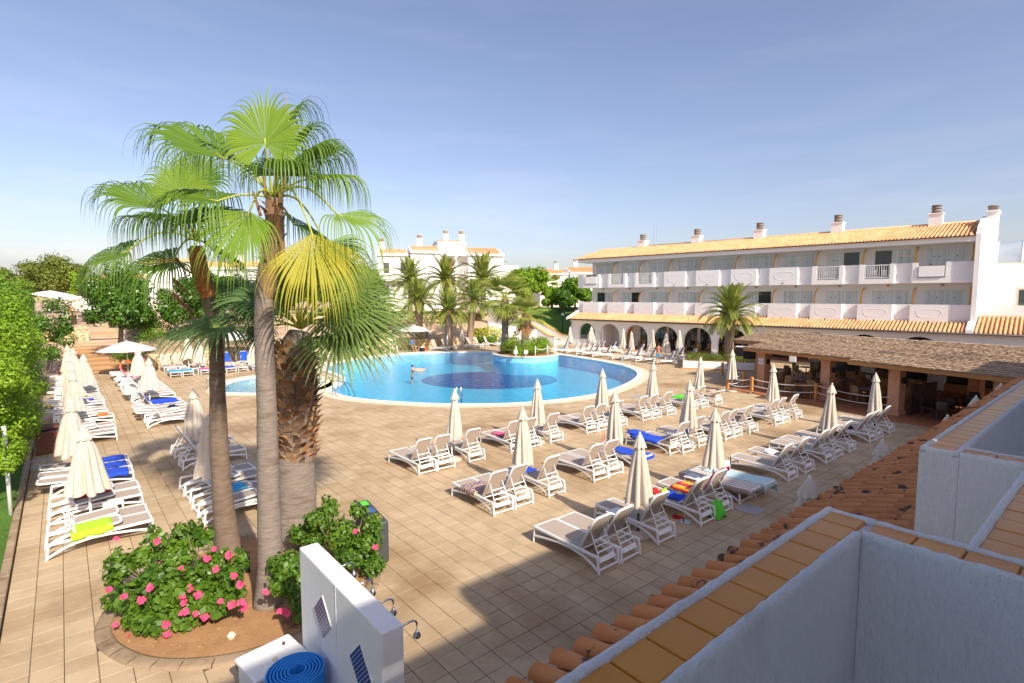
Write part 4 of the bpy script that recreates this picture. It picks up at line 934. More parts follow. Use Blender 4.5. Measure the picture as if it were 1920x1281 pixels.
# ---------------- fan leaves
def fan_blade(hub, axis, normal, Rr, nseg=54, spread=2.35, split=.42, droop=1.0, cup=.15, rg=None, stiff=False, wfac=1.0, steps=11):
    hub = np.array(hub, float); axis = unit(np.array(axis, float)); normal = np.array(normal, float); normal = unit(normal - axis * np.dot(normal, axis)); side = np.cross(axis, normal)
    V = []; F = []; T = []; da = 2 * spread / nseg
    for i in range(nseg):
        a = -spread + da * (i + .5) + rg.normal(0, .012); d = axis * math.cos(a) + side * math.sin(a); d = unit(d + normal * cup * (abs(a) / spread))
        s = -axis * math.sin(a) + side * math.cos(a); L = Rr * (1.62 if not stiff else 1.0) * (1 - .22 * (abs(a) / spread) ** 2) * rg.uniform(.9, 1.08); p = hub.copy(); dv = d.copy(); ds = L / steps
        tn = np.clip(rg.normal(.5, .25), 0, 1); b0 = len(V); up = normal * (1 if i % 2 else -1)
        dr = droop * rg.uniform(.75, 1.3)
        for k in range(steps + 1):
            t = k / steps; wmax = L * split * math.tan(da / 2) * 1.04 * wfac
            w_ = t * L * math.tan(da / 2) * 1.04 * wfac if t <= split else wmax * (.66 if not stiff else .72) * max(0.05, (1 - ((t - split) / (1 - split)) ** (1.5 if not stiff else 1.8)))
            V += [p - s * w_, p + normal * w_ * .55, p + s * w_]
            g = (dr * max(0, t - split * .8) ** .75 * 27 / steps) if not stiff else dr * max(0, t - split * .6) ** 1.1 * 6.3 / steps
            dv = unit(dv + np.array([0, 0, -1]) * g); p = p + dv * ds
        for k in range(steps):
            q = b0 + 3 * k; F += [(q, q + 1, q + 4, q + 3), (q + 1, q + 2, q + 5, q + 4)]; T += [tn, tn]
    return np.array(V), np.array(F), np.array(T)
def fan_leaf(palm, crown, hub, axis, normal, Rr, m, seed, droop=1.0, sag=.12, pet='petiole', pr=.018, **kw):
    rg = np.random.default_rng(seed)
    V, F, T = fan_blade(hub, axis, normal, Rr, rg=rg, droop=droop, **kw)
    lf = link('leaf', nmesh('leaf', V, F, T, M_[m]), palm)
    c = Vector(crown); h = Vector(hub); pts = []
    for k in range(8):
        t = k / 7; p = c.lerp(h, t); p.z += sag * math.sin(math.pi * t) * (h - c).length; pts.append(p)
    pts.append(h + Vector(axis).normalized() * Rr * .12)
    MB().tube(pts, [pr * 1.6] + [pr * (1.15 - .4 * k / 8) for k in range(8)], 6).build('petiole', M_[pet], lf, True)
    return lf
UP = Vector((0, 0, 1)); TO = -FW       # towards the viewer side of the court
def cv(r, u, t): return RT * r + UP * u + TO * t
def palm_trunk(q, pts, rad, m, n=20, seed=0, name='trunk'):
    rr = random.Random(seed); P = []; R_ = []
    k = 26
    for i in range(k + 1):
        t = i / k * (len(pts) - 1); j = min(int(t), len(pts) - 2); u = t - j
        p0 = Vector(pts[max(j - 1, 0)]); p1 = Vector(pts[j]); p2 = Vector(pts[j + 1]); p3 = Vector(pts[min(j + 2, len(pts) - 1)])
        p = .5 * (2 * p1 + (p2 - p0) * u + (2 * p0 - 5 * p1 + 4 * p2 - p3) * u * u + (3 * p1 - p0 - 3 * p2 + p3) * u ** 3)
        P.append(p); R_.append((rad[j] * (1 - u) + rad[j + 1] * u) * rr.uniform(.965, 1.03))
    return MB().tube(P, R_, n).build(name, M_[m], q, True)
# ---- tall fan palm nearest the shower wall (leaf places measured against the photo, one metre = one unit)
b2 = gnd(500, 1135); p2 = thing('fan_palm', 'tall slim fan palm with a grey ringed trunk and bright green drooping fans', 'palm tree', (b2.x, b2.y, 0))
d2 = b2.dot(FW)
def rel(px, py, d, base): return at(px, py, d) - Vector((base.x, base.y, 0))
tp = [rel(502, 1140, d2, b2), rel(506, 1040, d2, b2), rel(503, 900, d2, b2), rel(500, 760, d2, b2), rel(495, 620, d2, b2), rel(497, 520, d2, b2), rel(515, 440, d2, b2), rel(513, 372, d2, b2)]
tp[0].z = -.1
palm_trunk(p2, tp, [.26, .205, .185, .165, .155, .145, .125, .11], 'trunk_grey', seed=2)
palm_trunk(p2, [rel(497, 560, d2, b2), rel(503, 510, d2, b2), rel(514, 450, d2, b2), rel(514, 376, d2, b2)], [.13, .165, .165, .13], 'boot', seed=3, name='fibre_collar')
c2_ = rel(512, 372, d2, b2)
def leaf2(hx, hy, dd, ax, nm, Rr, m, seed, droop=1.0, **kw): return fan_leaf(p2, c2_, rel(hx, hy, d2 + dd, b2), cv(*ax), cv(*nm), Rr, m, seed, droop, **kw)
leaf2(497, 268, -.25, (0, 1, -.05), (0, .1, 1), .64, 'fan_lime', 1, .55, spread=2.6, split=.56, nseg=56, sag=.0)
leaf2(440, 300, .35, (-.82, .50, -.1), (.5, .82, .05), 1.0, 'fan_green', 2, .9, spread=1.5)
leaf2(418, 296, -.25, (-.84, .54, .1), (.5, .78, .35), 1.05, 'fan_green', 3, .9, spread=1.5, split=.55)
leaf2(562, 308, -.2, (.80, .55, .15), (-.5, .8, .3), .92, 'fan_green', 4, 1.2, spread=1.7)
leaf2(545, 290, .4, (.55, .75, -.1), (-.6, .7, .3), .95, 'fan_green', 5, 1.2, spread=1.8)
leaf2(468, 397, -.85, (-.28, -.78, .40), (-.15, .45, .88), .84, 'fan_lime', 6, .5, spread=1.3, split=.56, sag=.25)
leaf2(585, 438, -.8, (.16, -.9, .3), (.15, .3, .92), .95, 'fan_yellow', 7, .45, spread=1.0, split=.55, sag=.30)
leaf2(632, 402, -.3, (.84, -.32, .3), (.3, .85, .35), .98, 'fan_lime', 8, .8, spread=1.3, sag=.25)
leaf2(408, 377, -.45, (-.86, .12, .3), (.1, .93, .3), .98, 'fan_green', 9, 1.3, spread=1.9, sag=.1)
leaf2(600, 335, .3, (.95, .1, -.2), (-.1, .95, .2), .9, 'fan_lime', 10, 1.3, spread=1.8)
leaf2(530, 255, .5, (.35, .9, -.3), (-.6, .5, .5), .95, 'fan_green', 12, 1.1, spread=2.0)
leaf2(575, 300, .7, (.7, .4, -.5), (-.3, .9, .1), .95, 'fan_green', 13, 1.2, spread=1.9)
leaf2(550, 420, .5, (.6, -.3, -.6), (.3, .9, .2), 1.0, 'fan_green', 15, 1.2, spread=1.8)
leaf2(610, 455, .1, (.45, -.72, -.2), (.5, .5, .5), 1.05, 'fan_lime', 16, .8, spread=1.4, sag=.3)
leaf2(530, 330, -.7, (.3, .25, .85), (-.1, .95, -.1), .8, 'fan_green', 18, 1.6, spread=1.9)
MB().tube([c2_, c2_ + cv(.12, .55, 0), c2_ + cv(.28, 1.15, -.1), c2_ + cv(.24, 1.75, -.1)], [.03, .025, .02, .004], 6).build('spear_leaf', M_['fan_dead'], p2, True)
for k, (a, b, c) in enumerate(((-.05, .25, .1), (.1, -.35, .15), (.18, .1, 0), (-.16, -.12, .1), (.12, -.55, .12), (-.1, -.75, .12), (.16, -.95, .1))):
    MB().add([c2_ + cv(a - .03, b - .2, .14), c2_ + cv(a + .03, b - .2, .14), c2_ + cv(a * 1.5 + .04, b + .18, c + .14), c2_ + cv(a * 1.5 - .01, b + .22, c + .14), c2_ + cv(a, b - .02, .17)], [(0, 1, 4), (1, 2, 4), (2, 3, 4), (3, 0, 4), (0, 3, 2, 1)]).build('leaf_base', M_['boot_orange'], p2)
# ---- leaning fan palm on the left
b1 = gnd(428, 1032); p1 = thing('fan_palm', 'leaning slim fan palm with a dark brown trunk and a rust red neck', 'palm tree', (b1.x, b1.y, 0)); d1 = b1.dot(FW)
tp = [rel(432, 1045, d1, b1), rel(420, 960, d1, b1), rel(412, 850, d1, b1), rel(408, 740, d1, b1), rel(405, 640, d1, b1), rel(392, 570, d1, b1), rel(374, 500, d1, b1), rel(368, 462, d1, b1)]; tp[0].z = -.1
palm_trunk(p1, tp, [.27, .215, .185, .16, .145, .13, .135, .13], 'trunk_brown', seed=5)
palm_trunk(p1, [rel(391, 560, d1, b1), rel(382, 530, d1, b1), rel(374, 500, d1, b1), rel(368, 466, d1, b1)], [.14, .175, .165, .16], 'trunk_red', seed=6, name='fibre_collar')
c1_ = rel(366, 450, d1, b1)
def leaf1(hx, hy, dd, ax, nm, Rr, m, seed, droop=1.0, **kw): return fan_leaf(p1, c1_, rel(hx, hy, d1 + dd, b1), cv(*ax), cv(*nm), Rr, m, seed, droop, **kw)
leaf1(338, 362, -.3, (-.12, 1, 0), (.1, .15, 1), .66, 'fan_lime', 21, .7, spread=2.2, split=.54, nseg=56, sag=0)
leaf1(298, 390, -.1, (-.84, .5, .05), (.45, .8, .35), 1.08, 'fan_green', 22, 1.0, spread=1.5, split=.55)
leaf1(300, 412, .3, (-.95, .12, .1), (.1, .95, .2), .95, 'fan_lime', 23, 1.3, spread=1.5)
leaf1(239, 472, -.4, (-.78, -.28, .3), (.0, .9, .4), .98, 'fan_green', 24, 1.0, spread=1.9, nseg=60, sag=.22)
leaf1(325, 490, -.7, (-.62, -.25, .55), (.1, .9, .35), 1.0, 'fan_green', 25, 1.1, spread=2.0, nseg=60, sag=.2)
leaf1(345, 415, -.9, (-.35, .1, .8), (.1, .93, .1), .95, 'fan_green', 26, 1.5, spread=2.0)
leaf1(395, 415, -.8, (.35, .25, .7), (-.1, .9, .1), .95, 'fan_green', 27, 1.5, spread=2.0)
leaf1(365, 345, .5, (.05, .95, -.3), (0, .3, 1), .95, 'fan_green', 29, 1.0, spread=2.0)
leaf1(430, 425, .2, (.8, .1, -.2), (.1, .95, .2), .95, 'fan_green', 30, 1.3, spread=1.8)
leaf1(400, 470, .5, (.5, -.3, -.5), (.2, .9, .2), .9, 'fan_green', 32, 1.2, spread=1.7)
for k, (a, b, s_) in enumerate(((-.35, -1.0, -1), (-.38, -1.3, -1), (.1, -.9, 1), (-.3, -.55, -1))):
    MB().add([c1_ + cv(a * .5 + .08, b - .16, .12), c1_ + cv(a * .5 + .2, b - .2, .12), c1_ + cv(a * 1.25, b + .12, .16), c1_ + cv(a * 1.15, b + .22, .14), c1_ + cv(a * .8, b, .2)], [(0, 1, 4), (1, 2, 4), (2, 3, 4), (3, 0, 4)]).build('leaf_base', M_['trunk_red'], p1)
# ---- short thick fan palm with a trunk of old leaf bases
b3 = gnd(556, 1018); p3 = thing('fan_palm', 'short thick fan palm with a shaggy trunk of old leaf bases', 'palm tree', (b3.x, b3.y, 0)); d3 = b3.dot(FW)
tp = [rel(556, 1030, d3, b3), rel(556, 940, d3, b3), rel(553, 840, d3, b3), rel(553, 740, d3, b3), rel(556, 660, d3, b3), rel(562, 622, d3, b3)]; tp[0].z = -.1
palm_trunk(p3, tp, [.50, .43, .40, .42, .38, .22], 'trunk_grey', seed=8, n=24)
bv = []
rr = random.Random(4)
for k in range(12):
    w0 = rr.uniform(.07, .10); L = rr.uniform(.13, .20); o_ = rr.uniform(.10, .19); s_ = rr.uniform(-.03, .03)
    q = MB().add([(-w0, 0, -L * .5), (w0, 0, -L * .5), (w0 * .75, .05, L * .1), (-w0 * .75, .05, L * .1), (w0 * .35 + s_, o_, L * .75), (-w0 * .35 + s_, o_ * .9, L * .65), (-w0 * .8, -.03, L * .1), (w0 * .8, -.03, L * .1), (w0 * .3 + s_, o_ - .04, L * .6), (-w0 * .3 + s_, o_ - .05, L * .5)],
                 [(0, 1, 2, 3), (3, 2, 4, 5), (6, 7, 1, 0), (9, 8, 7, 6), (5, 4, 8, 9), (2, 1, 7), (2, 7, 8, 4), (3, 6, 0), (3, 5, 9, 6)])
    bv.append(q.mesh('leaf_base', M_['boot' if k % 3 else 'boot_orange']))
zb0, zb1 = rel(556, 858, d3, b3).z, rel(556, 640, d3, b3).z
nb = 245
for k in range(nb):
    t = k / nb; z = zb0 + (zb1 - zb0) * t; a = k * 2.39996 + rr.uniform(-.12, .12)
    cx = tp[2].lerp(tp[3], min(1, max(0, t * 1.6))); r_ = .385 + .05 * math.sin(t * 3.0) - (.10 * max(0, t - .85) / .15); s_ = rr.uniform(.85, 1.3)
    link('leaf_base', rr.choice(bv), p3, (cx.x + r_ * math.cos(a), cx.y + r_ * math.sin(a), z), (rr.uniform(-.25, .25), rr.uniform(-.2, .2), a - math.pi / 2 + rr.uniform(-.25, .25)), (s_, s_, s_))
za, zb_ = rel(500, 545, d2, b2), rel(514, 372, d2, b2)
for k in range(70):
    t = k / 70; a = k * 2.39996 + rr.uniform(-.2, .2); ym = 545 - 173 * t; cx = rel(499 + (15 * min(1, t * 1.5)), ym, d2, b2); r_ = .135 - .03 * t; s_ = rr.uniform(.45, .85) * (.5 + .6 * min(1, t * 2.5))
    link('leaf_base', rr.choice(bv), p2, (cx.x + r_ * math.cos(a), cx.y + r_ * math.sin(a), cx.z), (rr.uniform(-.3, .2), rr.uniform(-.2, .2), a - math.pi / 2 + rr.uniform(-.3, .3)), (s_, s_ * .8, s_ * 1.3))
c3_ = rel(562, 615, d3, b3)
def leaf3(hx, hy, dd, ax, nm, Rr, m, seed, droop=.55, **kw):
    kw.setdefault('split', .33); kw.setdefault('nseg', 38); kw.setdefault('spread', 1.9); kw.setdefault('wfac', 1.7); return fan_leaf(p3, c3_, rel(hx, hy, d3 + dd, b3), cv(*ax), cv(*nm), Rr, m, seed, droop, stiff=True, pr=.022, **kw)
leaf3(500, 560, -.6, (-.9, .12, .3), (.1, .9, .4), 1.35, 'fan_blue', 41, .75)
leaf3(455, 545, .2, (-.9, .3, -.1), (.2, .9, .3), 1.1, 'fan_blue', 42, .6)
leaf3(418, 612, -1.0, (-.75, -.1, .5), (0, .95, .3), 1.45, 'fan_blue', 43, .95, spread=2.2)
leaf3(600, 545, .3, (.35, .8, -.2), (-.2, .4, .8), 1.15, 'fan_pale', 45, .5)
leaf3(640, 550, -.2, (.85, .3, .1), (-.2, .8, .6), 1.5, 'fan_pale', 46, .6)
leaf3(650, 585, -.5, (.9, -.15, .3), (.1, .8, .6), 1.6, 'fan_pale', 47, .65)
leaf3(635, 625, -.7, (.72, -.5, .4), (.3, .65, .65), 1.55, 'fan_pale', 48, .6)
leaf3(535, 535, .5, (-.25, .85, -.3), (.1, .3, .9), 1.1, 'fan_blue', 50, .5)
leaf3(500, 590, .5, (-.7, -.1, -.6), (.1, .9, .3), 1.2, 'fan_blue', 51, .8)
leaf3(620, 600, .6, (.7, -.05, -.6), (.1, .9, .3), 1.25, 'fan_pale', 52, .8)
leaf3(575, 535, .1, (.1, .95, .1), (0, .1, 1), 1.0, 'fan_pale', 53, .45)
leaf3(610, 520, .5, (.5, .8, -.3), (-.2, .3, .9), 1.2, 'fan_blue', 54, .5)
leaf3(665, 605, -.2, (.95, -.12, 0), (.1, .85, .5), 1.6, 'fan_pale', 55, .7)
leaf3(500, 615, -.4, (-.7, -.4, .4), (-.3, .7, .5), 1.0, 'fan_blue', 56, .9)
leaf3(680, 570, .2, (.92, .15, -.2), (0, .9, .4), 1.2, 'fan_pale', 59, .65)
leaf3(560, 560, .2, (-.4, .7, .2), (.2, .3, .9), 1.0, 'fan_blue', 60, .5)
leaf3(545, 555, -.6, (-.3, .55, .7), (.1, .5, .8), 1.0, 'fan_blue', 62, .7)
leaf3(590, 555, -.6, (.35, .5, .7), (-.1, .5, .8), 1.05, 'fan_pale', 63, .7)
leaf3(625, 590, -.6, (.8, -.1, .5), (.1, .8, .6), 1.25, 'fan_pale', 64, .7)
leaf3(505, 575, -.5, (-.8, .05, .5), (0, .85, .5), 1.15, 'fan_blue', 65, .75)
MB().tube([c3_ + cv(.3, -1.25, .25), c3_ + cv(.45, -1.30, .3), c3_ + cv(.72, -1.05, .3), c3_ + cv(.85, -1.45, .25)], [.02, .018, .012, .006], 6).build('dead_stalk', M_['boot'], p3, True)
# ---------------- hibiscus shrubs
def flower_mesh(r, m, seed):
    rr = random.Random(seed); q = MB()
    for k in range(9):
        a = k * 2.4; L = r * rr.uniform(.7, 1.05); w_ = L * .75; tilt = rr.uniform(.15, .9)
        d = Vector((math.cos(a), math.sin(a), 0)); s = Vector((-math.sin(a), math.cos(a), 0)); z = Vector((0, 0, 1))
        o = z * (.12 * r * (k % 3)); tip = o + d * L * math.cos(tilt) + z * L * math.sin(tilt)
        q.add([o, o + d * L * .55 + z * L * .5 * math.sin(tilt) + s * w_ * .5, tip + s * w_ * .25, tip - s * w_ * .2 - z * .1 * L, o + d * L * .55 + z * L * .5 * math.sin(tilt) - s * w_ * .5], [(0, 1, 2, 3, 4)])
    q.lathe([(r * .05, 0), (r * .04, r * .7), (.001, r * .75)], 5)
    return q.mesh('flower', M_[m])
FLW = [flower_mesh(.062, 'pink', k) for k in range(5)]
def shrub(label, base, blobs, nstem, size, m, seed, flowers=(), fsc=1.0, name='hibiscus_shrub', cat='shrub', sticks=None, asp=.72):
    q = thing(name, label, cat, base); rr = random.Random(seed); mb = MB()
    bl = list(blobs)
    for k in range(nstem):
        b = rr.choice(blobs); a = rr.uniform(0, 6.28); e = Vector((b[0] + math.cos(a) * b[3] * rr.uniform(.3, 1.15), b[1] + math.sin(a) * b[4] * rr.uniform(.3, 1.15), b[2] + b[5] * rr.uniform(.2, 1.1)))
        s0 = Vector((b[0] * .4 + rr.uniform(-.15, .15), b[1] * .4 + rr.uniform(-.15, .15), .0)); md = s0.lerp(e, .5) + Vector((0, 0, .12))
        mb.tube([s0, md, e], [.014, .009, .004], 5)
        if sticks: bl.append((e.x, e.y, e.z, sticks, sticks, sticks * 1.2, 26))
    mb.build('stems', M_['bark'], q, True)
    foliage('foliage', bl, size, m, q, asp, shell=.35)
    for f in flowers:
        p = Vector(f); o = link('flower', rr.choice(FLW), q, p, (rr.uniform(-.3, .9), rr.uniform(-.6, .6), rr.uniform(0, 6)))
        nrm = -Vector((base[0] + p.x, base[1] + p.y, p.z - EYE)).normalized() + Vector((rr.uniform(-.5, .5), rr.uniform(-.5, .5), rr.uniform(0, .6)))
        o.rotation_euler = nrm.to_track_quat('Z', 'Y').to_euler(); s_ = rr.uniform(.95, 1.45) * fsc; o.scale = (s_,) * 3
    return q
hbase = (1.55, 10.35, .02); hd = Vector(hbase).dot(FW)
blobs = []
for px, py, dd, r, n in ((300, 1090, 0, .50, 620), (250, 1120, 0, .42, 480), (370, 1090, .1, .42, 520), (330, 1040, .3, .45, 520), (280, 1160, -.3, .42, 520), (350, 1150, -.3, .40, 520), (400, 1060, .2, .36, 380), (235, 1060, .2, .33, 260), (300, 1185, -.45, .33, 340),
                    (270, 1040, .4, .33, 220), (420, 1110, 0, .28, 240), (345, 1000, .5, .28, 170), (320, 1110, -.3, .45, 560), (260, 1170, -.2, .30, 260), (380, 1130, -.2, .34, 380), (215, 1085, .2, .24, 120), (300, 1010, .5, .2, 80), (380, 1010, .6, .24, 120), (225, 1130, 0, .22, 110), (430, 1090, .0, .30, 260), (440, 1125, -.1, .24, 200), (410, 1140, -.25, .26, 220), (450, 1060, .2, .2, 110)):
    p = at(px, py, hd + dd) - Vector(hbase); r *= .74; p.z = max(p.z, r * .75); blobs.append((p.x, p.y, p.z, r, r, r * .85, int(n * 1.15)))
fl = []
for fx, fy in ((219, 1010), (293, 1015), (305, 1057), (322, 1057), (338, 1068), (404, 1068), (387, 1048), (429, 1041), (437, 1081), (282, 1103), (263, 1126), (346, 1130), (340, 1122), (357, 1103), (369, 1117), (413, 1128), (434, 1134), (452, 1131), (458, 1141), (381, 1159), (365, 1152), (404, 1146), (345, 1150), (309, 1171), (216, 1172), (282, 1186), (314, 1191), (318, 1209), (358, 1178), (240, 1196), (402, 1030), (232, 1120), (202, 1107), (450, 1095), (399, 1156)):
    p = at(fx, fy, hd - .55 + random.uniform(-.1, .25) + (.5 if fy < 1060 else 0)) - Vector(hbase); fl.append(p)
shrub('broad hibiscus bush dotted with pink double flowers at the bed edge', hbase, blobs, 90, .10, 'leaf_hib', 3, fl, sticks=.12)
hb2 = (4.15, 10.1, .02); hd2 = Vector(hb2).dot(FW); blobs = []
for px, py, dd, r, n in ((640, 1000, 0, .42, 480), (600, 975, .3, .36, 300), (690, 1020, 0, .34, 330), (700, 1060, -.2, .30, 260), (660, 1040, -.1, .42, 420), (590, 1010, .3, .36, 320), (700, 990, .2, .24, 120), (620, 950, .4, .22, 90), (560, 1000, .5, .28, 160), (670, 960, .3, .18, 60)):
    p = at(px, py, hd2 + dd) - Vector(hb2); r *= .85; p.z = max(p.z, r * .75); blobs.append((p.x, p.y, p.z, r, r, r * .85, int(n * 1.6)))
shrub('hibiscus bush with one pink flower in front of the recycling bin', hb2, blobs, 24, .085, 'leaf_hib', 5, [at(703, 1028, hd2 - .4) - Vector(hb2), at(667, 998, hd2 - .35) - Vector(hb2)], sticks=.10)
hb3 = (2.75, 9.15, .02); hd3 = Vector(hb3).dot(FW); blobs = []
for px, py, dd, r, n in ((540, 1060, .2, .34, 380), (530, 1095, 0, .30, 300), (560, 1120, 0, .28, 260), (555, 1080, .2, .34, 330), (520, 1060, .3, .22, 120), (565, 1150, -.2, .2, 120)):
    p = at(px, py, hd3 + dd) - Vector(hb3); r *= .8; p.z = max(p.z, r * .75); blobs.append((p.x, p.y, p.z, r, r, r * .85, int(n * 1.6)))
shrub('small hibiscus bush with low pink flowers behind the shower wall', hb3, blobs, 14, .08, 'leaf_hib', 6, [at(x, y, hd3 - .2) - Vector(hb3) for x, y in ((498, 1111), (525, 1147), (538, 1150), (556, 1150))], sticks=.09)
# dry leaves and petals lying on the bed soil
lp = np.array([q for q in zip(RNG.uniform(.3, 4.8, 900), RNG.uniform(8.7, 13.2, 900)) if inside(q, offset(bed_poly, -.2))]); nl_ = len(lp)
V, F = leaf_arrays(np.c_[lp, np.full(nl_, .045)], np.tile([0, 0, 1.0], (nl_, 1)), .045, .5, .25)
tag(link('leaf_litter', nmesh('leaf_litter', V, F, RNG.random(nl_), M_['fan_dead'])), 'dry fallen leaves scattered on the palm bed soil', 'leaf litter', kind='stuff')
# ---------------- climbing greenery along the lawn
def green_mass(label, spots, size, m, base, name='climbing_shrub', nstem=6, flower=None, seed=1, cat='shrub', asp=.62):
    q = thing(name, label, cat, base); rr = random.Random(seed); mb = MB()
    for k in range(nstem):
        b = rr.choice(spots); mb.tube([(rr.uniform(-.3, .3), rr.uniform(-.4, .4), 0), (b[0] * .5, b[1] * .5, b[2] * .5), (b[0], b[1], b[2])], [.04, .03, .012], 6)
    mb.build('stems', M_['bark'], q, True)
    foliage('foliage', spots, size, m, q, asp, shell=.5)
    if flower:
        for p in flower[1]:
            o = link('flower_cluster', FLWP[rr.randrange(3)] if flower[0] == 'purple' else FLWM[rr.randrange(3)], q, p, (rr.uniform(-1, 1), rr.uniform(-1, 1), rr.uniform(0, 6)))
    return q
FLWP = [flower_mesh(.10, 'purple', 20 + k) for k in range(3)]; FLWM = [flower_mesh(.14, 'magenta', 30 + k) for k in range(3)]
def mass_spots(base, y0, y1, x0, x1, z0, z1, n, r, nl, seed):
    rg = np.random.default_rng(seed); out = []
    for k in range(n):
        y = rg.uniform(y0, y1); z = rg.uniform(z0, z1); x = rg.uniform(x0, x1); s = rg.uniform(.6, 1.25) * r
        out.append((x - base[0], y - base[1], z - base[2], s, s * 1.15, s, nl))
    return out
b = (-2.1, 19.5, .02); green_mass('tall leafy climber over the near white lawn post', mass_spots(b, 18.9, 23.5, -2.4, -.95, 1.2, 4.6, 44, .46, 520, 1) + mass_spots(b, 17.6, 19.4, -2.0, -1.1, 1.5, 4.2, 16, .4, 420, 9) + [(x + 2.1, y - 19.5, z, r, r, r, 330) for x, y, z, r in ((-1.2, 18.3, 1.9, .35), (-1.05, 18.8, 2.4, .4), (-1.25, 18.0, 1.5, .3), (-1.0, 19.2, 3.0, .45), (-1.1, 18.6, 3.4, .4), (-1.3, 18.5, 2.8, .4), (-.95, 19.6, 2.2, .38), (-1.15, 19.3, 1.5, .32))], .095, 'leaf_bright', b, seed=3, flower=('purple', [(random.uniform(.55, .95), random.uniform(0, 3), random.uniform(1.3, 2.6)) for k in range(4)]))
b = (-2.4, 26.5, .02); green_mass('tall leafy climber with purple flowers over the middle lawn posts', mass_spots(b, 23, 31, -3.2, -1.05, 1.7, 5.3, 56, .62, 520, 2), .11, 'leaf_bright', b, seed=4, flower=('purple', [(1.15 + random.uniform(-.1, .35), random.uniform(-3, 5), random.uniform(.9, 2.2)) for k in range(16)]))
b = (-2.9, 37, .02); green_mass('broad high leafy tree shaped climber behind the lawn posts', mass_spots(b, 32, 44, -4.2, -1.2, 1.9, 6.6, 64, .85, 560, 3), .15, 'leaf_green', b, seed=5)
b = (-1.0, 51.5, .3); green_mass('loose dark green shrub at the foot of the wooden steps', mass_spots(b, 49.8, 54, -2.6, .3, 1.0, 5.2, 26, .75, 260, 4), .17, 'leaf_dark', b, seed=6)
# ================================================================== hotel wing, pergola restaurant
PHI = R(5.5)
ho = thing('hotel_building', 'long white three storey hotel wing with balconies, arcade and clay tile roofs', 'building', (46.2, 42.3, 0), -R(90) + PHI)
HX0, HX1 = -1.0, 34.15; BAY = 3.5; NB = 10
def part(mb, name, m, parent=None, sm=False): return mb.build(name, M_[m], parent or ho, sm)
# main wall with window openings
ZF = ((4.0, 6.17), (7.2, 9.45))
wx = [(-.36 + 3.5 * k + .0, 2.0 + 3.5 * k + (.0 if k < 1 else .12)) for k in range(NB)]
wm = MB()
edges = [HX0] + [e for w_ in wx for e in w_] + [HX1]
for i in range(0, len(edges), 2): wm.box(edges[i], edges[i + 1], 3.2, 3.45, 3.6, 10.0)
for a, b in wx:
    wm.box(a, b, 3.2, 3.45, 6.17, 7.2); wm.box(a, b, 3.2, 3.45, 9.45, 10.0); wm.box(a, b, 3.2, 3.45, 3.6, 4.0)
part(wm, 'wall', 'white')
rr = random.Random(9)
for k, (a, b) in enumerate(wx):
    for fl, (z0, z1) in enumerate(ZF):
        fm = MB(); t = .06
        for x0, x1, y0, y1 in ((a, a + t, z0, z1), (b - t, b, z0, z1), ((a + b) / 2 - .035, (a + b) / 2 + .035, z0, z1)): fm.box(x0, x1, 3.30, 3.38, y0, y1)
        fm.box(a + t, b - t, 3.302, 3.378, z1 - t, z1); fm.box(a + t, b - t, 3.302, 3.378, z0, z0 + t)
        w_ = part(fm, 'window', 'white_metal')
        open_ = (fl == 1 and k in (7, 8)) or (fl == 0 and k in (0, 1, 5))
        for s in range(2):
            x0 = a + t if s == 0 else (a + b) / 2 + .035; x1 = (a + b) / 2 - .035 if s == 0 else b - t
            dk = (open_ and s == (1 if k in (7, 1, 5) else 0))
            pn = part(MB().box(x0, x1, 3.335, 3.345, z0 + t, z1 - t), 'pane', 'glass_dark' if dk else 'glass_win', w_)
            for dx in ([.5] if s else [.35, .62]):
                part(MB().lathe([(.05, 0), (.05, .004)], 10), 'sticker', 'sign_blue', w_).matrix_local = Matrix.Translation((x0 + (x1 - x0) * dx, 3.328, z0 + 1.55)) @ Matrix.Rotation(R(90), 4, 'X')
            if not dk:
                P = [[(x0 + (x1 - x0) * i / 30, 3.39 + .02 * math.sin(i * 1.9), z) for i in range(31)] for z in (z0 + .02, z1 - .08)]
        part(MB().lathe([(.13, 0), (.13, .05), (.06, .06)], 12), 'wall_vent', 'stone_col').matrix_local = Matrix.Translation(((a + b) / 2 - .15, 3.19, z1 + .36)) @ Matrix.Rotation(R(90), 4, 'X') @ Matrix.Scale(.6, 4, (0, 1, 0))
# partition fins with ochre edges
for k in range(NB):
    x = 2.58 + 3.5 * k if k < NB - 1 else 34.0
    for z0, z1 in ((3.7, 6.35), (6.75, 9.55)):
        prof_ = [(3.2, z0), (2.15, z0), (2.15, z1 - 1.15)] + [(3.2 - 1.05 * math.cos(a), z1 - 1.15 + 1.15 * math.sin(a)) for a in [math.pi / 2 * i / 8 for i in range(1, 9)]]
        n = len(prof_); m = MB(); m.add([(x - .07, y, z) for y, z in prof_] + [(x + .07, y, z) for y, z in prof_], [tuple(range(n)), tuple(range(2 * n - 1, n - 1, -1))] + [(i, n + i, n + (i + 1) % n, (i + 1) % n) for i in range(n)])
        f = part(m, 'partition', 'white'); e = prof_[1:]; m = MB()
        m.grid([[(x - .075, y - .012, z + .006), (x + .075, y - .012, z + .006)] for y, z in e]); solid(part(m, 'edge_trim', 'ochre', f), .012)
